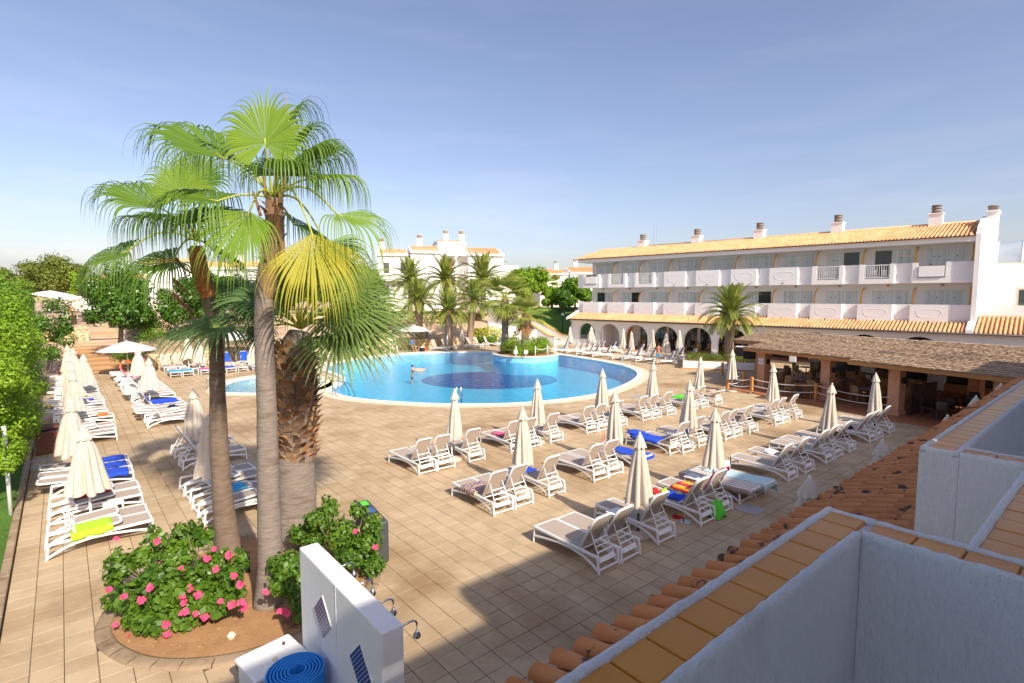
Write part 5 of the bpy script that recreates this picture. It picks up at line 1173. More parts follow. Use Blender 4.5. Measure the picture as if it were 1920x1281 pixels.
# balconies: protruding panel bays and recessed links
def oval(x0, x1, z0, z1, y, n=20):
    P = []; cx, cz = (x0 + x1) / 2, (z0 + z1) / 2; rx, rz = (x1 - x0) / 2, (z1 - z0) / 2
    for i in range(n + 1):
        a = 2 * math.pi * i / n; sx = math.copysign(abs(math.cos(a)) ** .45, math.cos(a)); sz = math.copysign(abs(math.sin(a)) ** .7, math.sin(a)); sc = 1 - (.12 if sz < 0 else 0)
        P.append([(cx + rx * sx * sc, y, cz + rz * sz), (cx + (rx - .05) * sx * sc, y - .014, cz + (rz - .05) * sz), (cx + (rx - .1) * sx * sc, y, cz + (rz - .1) * sz)])
    return P
for fl, (zb, zt) in enumerate(((3.55, 5.02), (6.66, 8.22))):
    for k in range(NB):
        a = -1.0 + 3.5 * k; pa, pb = a + .02, a + 2.38        # protruding part
        if k == NB - 1: pb = a + 2.35
        end = a + 3.5 if k < NB - 1 else HX1
        kind = 'solid' if fl == 0 or k in (3, 4, 5, 6) else ('rail' if k in (1, 2, 7, 8) else 'box')
        bal = part(MB().box(pb, end, 1.62, 1.78, zb, zt), 'balcony_wall', 'white')      # recessed link
        if kind == 'solid':
            part(MB().box(pa, pb, 1.30, 1.46, zb, zt), 'balcony_wall', 'white')
            part(MB().grid(oval(pa + .35, pb - .3, zb + .42, zt - .32, 1.298)), 'relief', 'white', bal, True)
            part(MB().box((pa + pb) / 2 - .06, (pa + pb) / 2 + .06, 1.26, 1.31, zb + .14, zb + .22), 'spout', 'brown_bin', bal)
        else:
            part(MB().box(pa, pb, 1.30, 1.46, zb, zb + .38), 'balcony_wall', 'white'); part(MB().box(pa, pa + .35, 1.30, 1.46, zb + .38, zt), 'balcony_wall', 'white'); part(MB().box(pb - .3, pb, 1.30, 1.46, zb + .38, zt), 'balcony_wall', 'white')
            if kind == 'rail':
                r_ = MB(); r_.box(pa + .35, pb - .3, 1.35, 1.40, zt - .12, zt - .05); r_.box(pa + .35, pb - .3, 1.35, 1.40, zb + .46, zb + .51); rl = part(r_, 'railing', 'white_metal')
                nb_ = 11
                for i in range(nb_):
                    x = pa + .42 + (pb - pa - .79) * i / (nb_ - 1); part(MB().box(x - .02, x + .02, 1.36, 1.39, zb + .51, zt - .12), 'baluster', 'white_metal', rl)
            else:
                pl = part(MB().box(pa + .42, pb - .38, 1.22, 1.44, zb + .48, zt - .28), 'planter_box', 'white')
                part(MB().box(pa + .42, pb - .38, 1.24, 1.42, zt - .275, zt - .26), 'planter_soil', 'brown_bin', pl)
                foliage('planter_foliage', [(pa + .6 + i * .28, 1.33, zt - .15, .16, .1, .14, 60) for i in range(5 if k == 0 else 0)] or [(pa + 1.1, 1.33, zt - .2, .16, .06, .06, 24)], .09, 'leaf_dark', pl)
        part(MB().box(pb - .002, pb + .10, 1.462, 1.62, zb, zt - .004), 'balcony_return', 'white', bal); part(MB().box(pa - .10, pa + .001, 1.462, 1.62, zb, zt - .004), 'balcony_return', 'white', bal)
        # floor slab
        part(MB().box(a + .001, end - .001, 1.47, 3.2, zb + .002, zb + .2), 'balcony_floor', 'white', bal)
    part(MB().box(HX0 - .9, HX0 - .1, 1.6, 3.2, zb, zt), 'balcony_end', 'white')
# roofs of barrel tiles
def tile_roof(name, x0, x1, y0, z0, y1, z1, parent, m='roof_tile', pitch=.25, row=.42, seed=1):
    rr = random.Random(seed); nx = max(1, int((x1 - x0) / pitch)); L = math.hypot(y1 - y0, z1 - z0); ny = max(1, int(L / row)); dy, dz = (y1 - y0) / ny, (z1 - z0) / ny
    nl = Vector((0, -(z1 - z0), (y1 - y0))).normalized(); mb = MB(); pw = (x1 - x0) / nx
    for i in range(nx):
        for j in range(ny):
            tn = min(1, max(0, rr.gauss(.5, .28))); a = Vector((x0 + i * pw, y0 + dy * j, z0 + dz * j)); b = a + Vector((0, dy * 1.08, dz * 1.08)); vs = []
            for p, up in ((a, .05), (b, .02)):
                for u, h in ((0, 0), (.12, .075), (.32, .115), (.52, .075), (.64, 0), (1.0, -.03)): vs.append(p + Vector((u * pw, 0, 0)) + nl * (h * pw / .25 + up))
            fs = [(q, q + 1, 7 + q, 6 + q) for q in range(5)]
            vs.append(a + Vector((.32 * pw, 0, 0)) + nl * (-.02)); fs.append((0, 12, 1)); fs.append((1, 12, 2)); fs.append((2, 12, 3)); fs.append((3, 12, 4))
            mb.add(vs, fs, tn)
    o = mb.build(name, M_[m], parent, True); o['kind'] = 'stuff'; return o
part(MB().box(HX0 - .55, HX1 + .05, 1.12, 3.19, 9.62, 9.98), 'eave_band', 'white')
sl = MB().add([(HX0 - .75, .92, 9.985), (HX1, .92, 9.985), (HX1, 6.4, 11.42), (HX0 + 6.2, 6.4, 11.42), (HX0 - .75, 11.6, 9.985), (HX1, 11.6, 9.985)], [(0, 1, 2, 3), (3, 2, 5, 4), (0, 3, 4)])
rf = part(sl, 'roof', 'roof_pan'); tile_roof('roof_tiles', HX0 - .75, HX1 - .15, .9, 10.0, 6.4, 11.44, rf)
part(MB().box(HX0, HX1, 3.451, 11.0, 3.6, 9.98), 'rear_block', 'white'); part(MB().tube([(HX0 + 5.5, 6.4, 11.52), (HX1 - .1, 6.4, 11.52)], .12, 8), 'ridge_tiles', 'roof_tile', rf, True)
m = MB(); hip = MB()
m.add([(HX0 - .75, .9, 10.02), (HX0 + 6.2, 6.4, 11.46), (HX0 - .75, 6.4, 10.02)], [(0, 1, 2)])
# chimneys
for x, h in ((3.9, 12.15), (10.6, 12.2), (17.2, 12.25), (24.1, 12.3), (31.2, 12.35)):
    c = thing('x', None, None); bpy.data.objects.remove(c)
    c = part(MB().box(x - .45, x + .45, 5.95, 6.85, 10.9, h), 'chimney', 'white'); part(MB().box(x - .52, x + .52, 5.88, 6.92, h + .001, h + .08), 'chimney_cap', 'white', c)
    part(MB().lathe([(.30, 0), (.30, .16), (.35, .17), (.35, .24), (.30, .25), (.30, .38), (.36, .39), (.36, .47), (.30, .48), (.30, .58), (.36, .59), (.34, .68)], 16, (x, 6.4, h + .08)), 'chimney_pot', 'trunk_grey', c, True)
for x in (4.6, 5.0): part(MB().tube([(x, 7.6, 11), (x, 7.6, 14.2)], .02, 5), 'aerial', 'steel')
# end gable and pilaster chimney
gp = [(1.05, 3.6), (1.05, 10.15), (1.5, 10.35), (1.5, 10.6), (5.0, 11.75), (7.2, 11.75), (11.6, 10.2), (11.6, 3.6)]; n = len(gp); x0, x1 = HX1 + .002, HX1 + .30
part(MB().add([(x0, y, z) for y, z in gp] + [(x1, y, z) for y, z in gp], [tuple(range(n)), tuple(range(2 * n - 1, n - 1, -1))] + [(i, n + i, n + (i + 1) % n, (i + 1) % n) for i in range(n)]), 'gable_wall', 'white')
pc = part(MB().box(x1 - .002, x1 + .62, 4.4, 6.6, 3.6, 12.0), 'chimney_pilaster', 'white'); part(MB().box(x1 - .06, x1 + .72, 4.3, 6.7, 12.002, 12.1), 'cap', 'white', pc)
part(MB().lathe([(.3, 0), (.3, .35), (.34, .36), (.34, .45)], 14, (x1 + .3, 5.4, 12.1)), 'chimney_pot', 'trunk_grey', pc, True)
# arcade
arch = [(-.55, 1.75), (2.3, 5.05), (5.7, 8.5), (9.1, 11.95), (12.45, 15.4), (15.95, 18.9), (19.4, 22.4), (22.9, 25.9), (26.4, 29.4), (29.9, 32.9)]
am = MB(); T0, T1 = 0, .38; ZT = 3.05; AX1 = 46
prev = -1.5
for a, b in arch:
    am.box(prev, a, T0, T1, 0, ZT); prev = b; r_ = (b - a) / 2; cx = (a + b) / 2; sp_ = 2.62 - r_ * .98
    if a < 0: sp_ = 2.62 - r_
    N = 16; c = [(cx - r_ * math.cos(math.pi * i / N), sp_ + r_ * .98 * math.sin(math.pi * i / N)) for i in range(N + 1)]
    for yy, flip in ((T0, 0), (T1, 1)):
        vs = [(x, yy, z) for x, z in c] + [(x, yy, ZT) for x, z in c]; fs = [(i, i + 1, N + 2 + i, N + 1 + i) for i in range(N)]; am.add(vs, [f[::-1] for f in fs] if flip else fs)
    vs = [(x, T0, z) for x, z in c] + [(x, T1, z) for x, z in c]; am.add(vs, [(i + 1, i, N + 1 + i, N + 2 + i) for i in range(N)])
    am.add([(a, T0, ZT), (b, T0, ZT), (b, T1, ZT), (a, T1, ZT)], [(0, 1, 2, 3)])
am.box(prev, AX1, T0, T1, 0, ZT)
part(am, 'arcade_wall', 'white')
part(MB().box(-.5, 1.7, .1, .3, 0, .75), 'low_wall', 'white')
# inner wall of the arcade: glazing and openings
iw = MB(); iw.box(2.4, 4.1, 2.9, 3.15, 0, 3.6); iw.box(4.9, 5.6, 2.9, 3.15, 0, 3.6)
for k in range(3, 12): iw.box(5.6 + (k - 3) * 3.5, 5.9 + (k - 3) * 3.5, 2.9, 3.15, 0, 3.6)
iw.box(2.4, 40, 2.9, 3.15, 2.75, 3.6); part(iw, 'inner_wall', 'white')
part(MB().box(2.4, 2.6, .38, 2.9, 0, 3.0), 'inner_wall', 'white')
for k in range(9):
    x0 = 5.9 + k * 3.5; w_ = part(MB().box(x0, x0 + 3.2, 3.0, 3.02, 0, 2.75), 'shop_window', 'glass_dark')
    for j in range(5): part(MB().box(x0 + j * .79, x0 + j * .79 + .05, 2.96, 3.0, 0, 2.75), 'mullion', 'dark_wood', w_)
    part(MB().box(x0, x0 + 3.2, 2.965, 3.0, .95, 1.0), 'transom', 'dark_wood', w_)
part(MB().box(-1.5, 46, .3, 12, 3.06, 3.16), 'arcade_ceiling', 'white'); part(MB().box(2.6, 40, .38, 2.9, .0, .03), 'arcade_floor', 'red_floor')
part(MB().box(4.15, 4.85, 3.0, 3.04, 0, 2.3), 'door', 'post_wood'); part(MB().box(3.2, 3.6, 2.86, 2.9, 1.3, 1.9), 'notice_frame', 'grey_bin')
# lower roof strip and its gutter
part(MB().box(-1.6, 46, -.30, .0 - .002, 2.82, 3.0), 'eave_band', 'white')
lr = part(MB().add([(-1.7, -.5, 3.02), (HX1 - .1, -.5, 3.02), (HX1 - .1, 1.65, 3.72), (-1.7, 1.65, 3.72)], [(0, 1, 2, 3)]), 'lower_roof', 'roof_pan'); tile_roof('roof_tiles', -1.6, HX1 - .15, -.52, 3.03, 1.62, 3.73, lr, seed=2)
part(MB().tube([(-1.7, -.58, 3.0), (46, -.58, 3.0)], .06, 8), 'gutter', 'grey_bin', None, True)
part(MB().add([(-1.95, -.6, 2.95), (-1.65, -.6, 2.95), (-1.65, 1.7, 3.75), (-1.95, 1.7, 3.75), (-1.95, -.6, 3.2), (-1.65, -.6, 3.2), (-1.65, 1.7, 4.1), (-1.95, 1.7, 4.1)], [(3, 2, 1, 0), (4, 5, 6, 7), (0, 1, 5, 4), (1, 2, 6, 5), (2, 3, 7, 6), (3, 0, 4, 7)]), 'roof_kerb', 'white')
part(MB().tube([(-1.55, -.1, 0), (-1.55, -.1, 3.0)], .05, 8), 'downpipe', 'white_metal', None, True)
# right hand continuation: kerb, wider low roof, wing behind with glazed vault
part(MB().add([(HX1 - .1, -.6, 2.95), (HX1 + .3, -.6, 2.95), (HX1 + .3, 3.3, 4.2), (HX1 - .1, 3.3, 4.2), (HX1 - .1, -.6, 3.28), (HX1 + .3, -.6, 3.28), (HX1 + .3, 3.3, 4.6), (HX1 - .1, 3.3, 4.6)], [(3, 2, 1, 0), (4, 5, 6, 7), (0, 1, 5, 4), (1, 2, 6, 5), (2, 3, 7, 6), (3, 0, 4, 7)]), 'roof_kerb', 'white')
l2 = part(MB().add([(HX1 + .3, -.5, 3.02), (46, -.5, 3.02), (46, 3.4, 4.12), (HX1 + .3, 3.4, 4.12)], [(0, 1, 2, 3)]), 'lower_roof', 'roof_pan'); tile_roof('roof_tiles', HX1 + .35, 45.8, -.52, 3.03, 3.35, 4.13, l2, seed=3)
part(MB().box(HX1 + .31, 46, 3.41, 3.65, 3.6, 4.95), 'terrace_parapet', 'white')
wg = part(MB().box(HX1 + .32, 52, 12.0, 18.0, 3.6, 8.4), 'rear_wing', 'white'); part(MB().box(HX1 + .31, 52, 3.66, 11.99, 3.6, 4.2), 'roof_terrace', 'white')
part(MB().box(HX1 + 2.25, HX1 + 3.6, 11.9, 11.98, 4.9, 6.2), 'window', 'glass_dark'); part(MB().box(HX1 + 2.05, HX1 + 3.8, 11.93, 11.97, 4.7, 6.4), 'window_surround', 'concrete')
for k in range(9):
    x0 = HX1 + .7 + k * 1.6; P = [[(x, 12.0 + 2.2 * (1 - math.cos(a)), 8.45 + .9 + 1.1 * math.sin(a)) for x in (x0 + .06, x0 + 1.54)] for a in [math.pi / 2 * i / 6 for i in range(7)]]; P = [[(x0 + .06, 12.0, 8.45), (x0 + 1.54, 12.0, 8.45)]] + P
    v_ = part(MB().grid(P), 'vault_pane', 'vault_glass'); pts = [(x0, 12.0, 8.42)] + [(x0, 12.0 + 2.2 * (1 - math.cos(a)), 9.35 + 1.1 * math.sin(a)) for a in [math.pi / 2 * i / 6 for i in range(7)]]
    part(MB().tube(pts, .06, 6), 'vault_rib', 'white_metal', v_, True)
part(MB().box(HX1 + .6, 52, 11.85, 12.0, 8.38, 8.46), 'vault_sill', 'coping')
# ------------------------------------------------------------------ thatched pergola
pg = thing('thatched_pergola', 'open restaurant pergola with dry thatch roof on stone pillars', 'pergola', (32.55, 15.1, 0), R(-90) - R(14.5))
# local x runs along the front towards the near building, local y runs away under the roof
def pp(mb, name, m, parent=None, sm=False): return mb.build(name, M_[m], parent or pg, sm)
def pillar(x, y, lamp=True):
    q = MB(); c = None
    root = pp(MB().box(x - .30, x + .30, y - .30, y + .30, 0, .26), 'pillar', 'stone_col')
    for i in range(5): pp(MB().box(x - .25, x + .25, y - .25, y + .25, .262 + i * .365, .262 + (i + 1) * .365 - .006), 'block', 'stone_col', root)
    pp(MB().box(x - .25, x + .25, y - .25, y + .25, 2.088, 2.14), 'block', 'stone_col', root)
    pp(MB().add([(x - .25, y - .25, 2.142), (x + .25, y - .25, 2.142), (x + .25, y + .25, 2.142), (x - .25, y + .25, 2.142), (x - .36, y - .36, 2.26), (x + .36, y - .36, 2.26), (x + .36, y + .36, 2.26), (x - .36, y + .36, 2.26)], [(4, 5, 6, 7), (0, 1, 5, 4), (1, 2, 6, 5), (2, 3, 7, 6), (3, 0, 4, 7)]), 'capital', 'stone_col', root)
    bevel(pp(MB().box(x - .14, x + .14, y - .55, y + .4, 2.262, 2.40), 'bracket', 'wood', root), .02, 1)
    if lamp: 
        lm = pp(MB().lathe([(.03, -.16), (.09, -.1), (.10, .05), (.05, .14), (.02, .16)], 10, (x + .34, y - .05, 1.72)), 'wall_lamp', 'black', root, True)
    return root
PF = [0.2, 4.25, 8.0, 12.0, 16.0]
for i, x in enumerate(PF): pillar(x, 0.0 if i < 2 else -.55)
for i, x in enumerate(PF): pillar(x + .6, 5.2, False)
pillar(-2.2, 2.6, False)
# sign on the first pillar
sg = pp(MB().box(.2 - .16, .2 + .16, -.275, -.258, 1.55, 1.9), 'no_smoking_sign', 'white_plastic'); P = [[(.2 + rr_ * math.cos(a), -.279, 1.725 + rr_ * math.sin(a)) for rr_ in (.075, .105)] for a in [2 * math.pi * i / 20 for i in range(21)]]
pp(MB().grid(P), 'sign_ring', 'sign_blue', sg); pp(MB().bar((.12, -.279, 1.79), (.28, -.279, 1.66), .02, .004), 'sign_bar', 'sign_blue', sg)
ZE = 2.52
def thatch(x0, x1, y0, y1, z0, z1, seed):
    root = pp(MB().add([(x0, y0, z0 - .05), (x1, y0, z0 - .05), (x1, y1, z1 - .05), (x0, y1, z1 - .05), (x0, y0, z0), (x1, y0, z0), (x1, y1, z1), (x0, y1, z1)], [(3, 2, 1, 0), (0, 1, 5, 4), (1, 2, 6, 5), (2, 3, 7, 6), (3, 0, 4, 7), (4, 5, 6, 7)]), 'roof', 'thatch')
    rr = random.Random(seed); n = int(math.hypot(y1 - y0, z1 - z0) / .30); nx = int((x1 - x0) / .09)
    for j in range(n):
        t0 = j / n; P = []; lay = MB()
        row0 = []; row1 = []; row2 = []
        for i in range(nx + 1):
            x = x0 + (x1 - x0) * i / nx; jj = rr.uniform(-.05, .05); yy = y0 + (y1 - y0) * t0 - .10 + jj + .05 * math.sin(i * .13 + j * 2); zz = z0 + (z1 - z0) * t0 + .055 + rr.uniform(-.012, .012)
            yb = y0 + (y1 - y0) * (t0 + 1.1 / n); zb = z0 + (z1 - z0) * (t0 + 1.1 / n) + .02 + rr.uniform(-.008, .01)
            row0.append((x, yy + .012, zz - .055)); row1.append((x, yy, zz)); row2.append((x, yb, zb))
        lay.grid([row0, row1, row2]); q = pp(lay, 'thatch_layer', 'thatch', root)
    return root
thatch(-.6, 6.9, -.75, 4.9, ZE, 3.22, 1); thatch(6.3, 19.0, -1.45, 4.6, ZE - .02, 3.26, 2); thatch(-3.4, -.62, 1.3, 5.0, 2.72, 3.22, 3); thatch(-3.4, -.62, 9.6, 5.0, 2.7, 3.2, 5)
thatch(-.6, 19, 9.6, 4.95, 2.6, 3.2, 4)
for (x0, x1, y, z) in ((-.75, 6.6, -.72, ZE - .22), (6.15, 19.0, -1.42, ZE - .24)):
    b_ = pp(MB().box(x0, x1, y, y + .09, z, z + .19), 'fascia_beam', 'wood'); bevel(b_, .01, 1)
for x0, x1, y in ((-.5, 6.9, -.05), (6.8, 19, -.6), (-.5, 19, 5.15)): pp(MB().box(x0, x1, y, y + .18, 2.402, 2.45), 'beam', 'wood')
for k in range(20): pp(MB().add([(q.x, q.y, q.z) for q in [Vector((k * .98 + dx, yy, zz + dz)) for yy, zz in (((-.62 if k < 7 else -1.3), 2.40), (4.9, 3.05)) for dx, dz in ((-.04, 0), (.04, 0), (.04, .1), (-.04, .1))]], [(0, 3, 2, 1), (4, 5, 6, 7), (0, 1, 5, 4), (1, 2, 6, 5), (2, 3, 7, 6), (3, 0, 4, 7)]), 'rafter', 'wood')
for x, y in ((-3.2, 1.35),): pp(MB().box(x, x + 3.1, y, y + .08, 2.5, 2.68), 'fascia_beam', 'wood'); pp(MB().box(-3.38, -3.30, 1.35, 4.9, 2.52, 2.7), 'fascia_beam', 'wood')
MT = pg.matrix_basis.copy()
def ploc(x, y, z=0): return Matrix.LocRotScale(pg.location, pg.rotation_euler, None) @ Vector((x, y, z))
PRZ = pg.rotation_euler.z
# terracotta floor with its edge course
fl = thing('restaurant_floor', 'terracotta tiled restaurant floor with a raised edge under the pergola', 'floor', pg.location, PRZ)
MB().box(-.8, 19.2, -1.9, 13, -.05, .05).box(-3.5, -.802, 1.2, 12, -.05, .05).build('floor_slab', M_['red_floor'], fl)
k = 0
for i in range(70):
    for j in range(9):
        x = -.8 + i * .285; y = -1.9 + j * .285
        if k < 300 and j < 5 and i < 60: MB().box(x + .006, x + .279, y + .006, y + .279, .03, .0545).build('floor_tile', M_['red_floor'], fl); k += 1
# tables and chairs
def make_chair(m):
    q = thing('restaurant_chair', 'chair', 'chair')
    bevel(MB().box(-.23, .23, -.22, .22, .42, .47).build('seat', M_[m], q), .015, 1)
    P = [[(x, .20 + .05 * z + .02 * (1 - (x / .23) ** 2), .47 + z) for x in (-.22, -.11, 0, .11, .22)] for z in (0, .15, .3, .45)]
    solid(MB().grid(P).build('backrest', M_[m], q, True), .03)
    for sx in (-1, 1):
        for sy in (-1, 1): MB().bar((sx * .2, sy * .19, .42), (sx * .21, sy * .21, 0), .035).build('leg', M_[m], q)
    return q
def make_dtable(m, r, hgt=.74, sq=False):
    q = thing('dining_table', 'table', 'table')
    if sq: bevel(MB().box(-r, r, -r, r, hgt - .035, hgt).build('table_top', M_[m], q), .01, 1)
    else: MB().lathe([(r - .02, hgt - .035), (r, hgt - .02), (r, hgt - .005), (r - .01, hgt)], 24).build('table_top', M_[m], q)
    MB().tube([(0, 0, .03), (0, 0, hgt - .036)], .035, 8).build('pedestal', M_['dark_metal'], q, True)
    for k in range(4):
        a = k * math.pi / 2 + .6; MB().bar((0, 0, .05), (.32 * math.cos(a), .32 * math.sin(a), .015), .04, .03).build('foot', M_['dark_metal'], q)
    return q
CH = {m: [make_chair(m), False] for m in ('wicker', 'dark_wood')}; DT = {m: [make_dtable(m, .42, sq=(m != 'wood')), False] for m in ('wood', 'dark_wood', 'grey_stone')}
def pchair(x, y, rz, m, label, group, z=.055, world=False):
    p = Vector((x, y, z)) if world else ploc(x, y, z); o = place(CH[m][0], CH[m][1], p, rz if world else PRZ + rz, label, group); CH[m][1] = True
def ptable(x, y, m, label, group, z=.055, rz=.3, world=False):
    p = Vector((x, y, z)) if world else ploc(x, y, z); o = place(DT[m][0], DT[m][1], p, rz if world else PRZ + rz, label, group); DT[m][1] = True
rr = random.Random(21)
for (x, y) in ((1.6, 1.2), (3.0, 3.4), (5.6, 1.3), (6.6, 3.6), (1.2, 4.4), (4.6, 5.6), (-1.8, 3.8), (-1.6, 6.4), (2.4, 7.0)):
    ptable(x, y, 'grey_stone', 'pale topped square table in the wicker chair part of the restaurant', 'pale restaurant tables')
    for a in (0, math.pi / 2, math.pi, -math.pi / 2):
        b = a + rr.uniform(-.2, .2); pchair(x - .62 * math.sin(b) * 1.05, y + .62 * math.cos(b) * 1.05, b, 'wicker', 'light brown wicker chair at a pale restaurant table', 'wicker chairs under the thatch')
ptable(3.3, -.75, 'wood', 'orange wooden table at the rope rail between two pillars', None)
pchair(2.6, -.7, R(80), 'wicker', 'wicker chair at the orange table nearest the post', None); pchair(3.9, -.4, R(-70), 'wicker', 'wicker chair at the orange table beside the pillar', None); pchair(3.2, -.05, R(10), 'wicker', 'wicker chair at the orange table facing the terrace', None)
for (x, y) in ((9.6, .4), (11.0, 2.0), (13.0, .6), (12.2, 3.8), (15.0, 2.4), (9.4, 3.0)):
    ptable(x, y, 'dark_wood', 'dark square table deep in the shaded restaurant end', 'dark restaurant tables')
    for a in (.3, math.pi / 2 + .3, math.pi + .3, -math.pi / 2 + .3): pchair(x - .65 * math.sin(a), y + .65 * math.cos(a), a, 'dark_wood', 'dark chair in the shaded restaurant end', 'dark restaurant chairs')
for x in (7.0, 7.75): pchair(x, -.35, R(20), 'wicker', 'wicker chair just left of the stepped pillar', 'wicker chairs by the stepped pillar')
# inner screens
sc = thing('slatted_screen', 'dark slatted wooden screen beside the stepped pillar', 'screen', pg.location, PRZ)
for k in range(12): MB().box(8.35, 8.43, -.1 + k * .18, .03 + k * .18, .06, 1.5).build('slat', M_['dark_wood'], sc)
bw = thing('restaurant_wall', 'restaurant back wall with white piers and dark glazing', 'wall', pg.location, PRZ)
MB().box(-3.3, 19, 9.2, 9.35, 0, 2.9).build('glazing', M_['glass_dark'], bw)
for x in (.5, 4.5, 8.5, 12.5, 16.5): MB().box(x, x + .9, 9.0, 9.19, 0, 2.9).build('pier', M_['white'], bw)
MB().box(-.5, 19, 9.02, 9.19, 0, .5).build('plinth', M_['wood'], bw)
# rope rail
RP = [gnd(1354, 706), gnd(1365, 701), gnd(1364, 734), gnd(1394, 726), gnd(1409, 739), gnd(1529, 753)]
rg_ = 'wooden rope posts before the restaurant'
for g in RP:
    q = thing('rope_post', 'orange wooden rope post on a steel shoe before the restaurant', 'post', (g.x, g.y, 0), PRZ, rg_)
    bevel(MB().box(-.07, .07, -.07, .07, .14, 1.0).build('post', M_['post_wood'], q), .012, 1); MB().box(-.075, .075, -.075, .075, 0, .16).build('shoe', M_['steel'], q)
def rope(a, b, label, sag=.14):
    q = thing('rope_rail', label, 'rope', (0, 0, 0), 0, 'white ropes between the posts')
    for z in (.88, .5):
        MB().tube([(a[0] + (b[0] - a[0]) * t, a[1] + (b[1] - a[1]) * t, z - sag * math.sin(math.pi * t)) for t in [i / 12 for i in range(13)]], .017, 6).build('rope', M_['rope'], q, True)
pc1 = ploc(8.0, -.85); ropes = [(RP[0], RP[1]), (RP[0], RP[3]), (RP[2], RP[4]), (RP[2], RP[3]), (RP[4], RP[5]), (RP[5], pc1)]
for a, b in ropes: rope((a.x, a.y), (b.x, b.y), 'pair of sagging white ropes strung between restaurant posts')
# raised planter with hedge and date palm before the arcade, televisions
pl = thing('raised_planter', 'long low white planter with a terracotta base before the arcade', 'planter', (39.2, 21.6, 0), R(-58))
bevel(MB().box(-2.6, 3.2, -.9, 2.4, .06, .62).build('wall', M_['white'], pl), .02, 1); MB().box(-2.75, 3.35, -1.05, 2.5, 0, .07).build('base_course', M_['post_wood'], pl); MB().box(-2.45, 3.05, -.75, 2.25, .62, .64).build('soil', M_['soil'], pl)
hq = thing('planter_hedge', 'low olive green hedge filling the white planter', 'hedge', (39.2, 21.6, .62), R(-58))
foliage('foliage', [(-2.1 + i * .55 + rr.uniform(-.1, .1), -.5 + j * .55, .22 + rr.uniform(-.05, .08), .42, .42, .36, 190) for i in range(10) for j in range(5)], .085, 'leaf_olive', hq)
for dx, lb in ((-.9, 'left'), (.5, 'right')):
    p = ploc(-1.2 + dx, -.2 + (.9 if dx < 0 else 0), 2.05); q = thing('television', 'dark television under the pergola corner, %s' % ('behind the other' if dx < 0 else 'in front with a white cover'), 'television', p, PRZ + R(25))
    bevel(MB().box(-.33, .33, -.16, .16, -.28, .30).build('casing', M_['black'], q), .03, 2); MB().box(-.34, .34, -.17, .17, .302, .36).build('cover', M_['white_cloth'], q); MB().bar((0, .1, .36), (0, .1, .62), .05).build('bracket', M_['dark_metal'], q)
# chairs seen through the arches
for k in range(16):
    x = 6.4 + k * .72 + rr.uniform(-.1, .1); y = rr.choice((.9, 1.5, 2.1)); p = Matrix.LocRotScale(ho.location, ho.rotation_euler, None) @ Vector((x, y, .03)); pchair(p.x, p.y, rr.uniform(0, 6.28), 'wicker', 'wicker chair standing inside the white arcade', 'wicker chairs in the arcade', .032, True)

# white plastic chairs and tables on the railed balconies
CH['white_plastic'] = [make_chair('white_plastic'), False]
HM = Matrix.LocRotScale(ho.location, ho.rotation_euler, None)
for k in (1, 2, 7, 8):
    for dx, rz in ((.8, .4), (1.75, -.5)):
        p = HM @ Vector((-1.0 + 3.5 * k + dx, 2.1, 6.87)); pchair(p.x, p.y, ho.rotation_euler.z + rz + math.pi, 'white_plastic', 'white plastic chair on a railed upper balcony of the hotel', 'white chairs on the railed balconies', 6.87, True)
    p = HM @ Vector((-1.0 + 3.5 * k + 1.28, 2.0, 6.87)); table(p.x, p.y, 'small white table on a railed upper balcony of the hotel', 'white tables on the railed balconies', ho.rotation_euler.z, 6.87)
# ================================================================== bank, stone walls, far gardens and houses
def lerp_tab(tab, x):
    if x <= tab[0][0]: return tab[0][1]
    for (a, b), (c, d) in zip(tab[:-1], tab[1:]):
        if x <= c: return b + (d - b) * (x - a) / (c - a)
    return tab[-1][1]
BASE = [(-4, 49.4), (4.6, 49.4), (6.4, 49.8), (14, 51.4), (20.9, 53.0), (25.5, 52.6), (30.8, 51.0), (39.7, 50.2), (43.5, 49.6), (43.6, 46), (48, 44.5), (70, 44.5)]
WTOP = [(-4, .0), (4.4, .0), (5.0, 1.15), (14, 1.15), (22, 1.2), (28, 1.0), (40, .75), (43.5, .9), (44, .5), (70, .6)]
def smooth(t): t = min(1, max(0, t)); return t * t * (3 - 2 * t)
def hgt(x, y):
    b = lerp_tab(BASE, x); w_ = lerp_tab(WTOP, x); d = y - b
    if d < 0: return -.3
    if x < 4.5: return .02 + 2.3 * smooth(d / 30) + (max(0, d - 30) * .02 if d < 60 else .6)
    top = 3.3
    return w_ + (2.35 - w_) * smooth(d / 8.5) + (top - 2.35) * smooth((d - 9.5) / .9) + .2 * smooth((d - 12) / 30)
gy = [0, .35, .8, 1.5, 2.5, 4, 5.5, 7, 8.5, 9.4, 9.8, 10.3, 11, 13, 16, 20, 26, 34, 45, 60, 85, 120, 180, 300]
gxs = [-30, -18, -10, -6, -3, -.3, .2, 2, 3.9, 4.48, 4.6, 5, 6, 8, 10, 12, 14, 16, 18, 20, 22, 24, 26, 28, 30, 32, 34, 36, 38, 40, 42, 43.4, 43.7, 46, 50, 55, 60, 66, 75, 90, 120, 180, 300]
P = [[(x, lerp_tab(BASE, x) + g, hgt(x, lerp_tab(BASE, x) + g + .001) + (random.uniform(-.05, .05) if 1 < g < 8 else 0)) for x in gxs] for g in gy]
tag(MB().grid(P).build('bank', M_['bank_soil'], None, True), kind='structure')
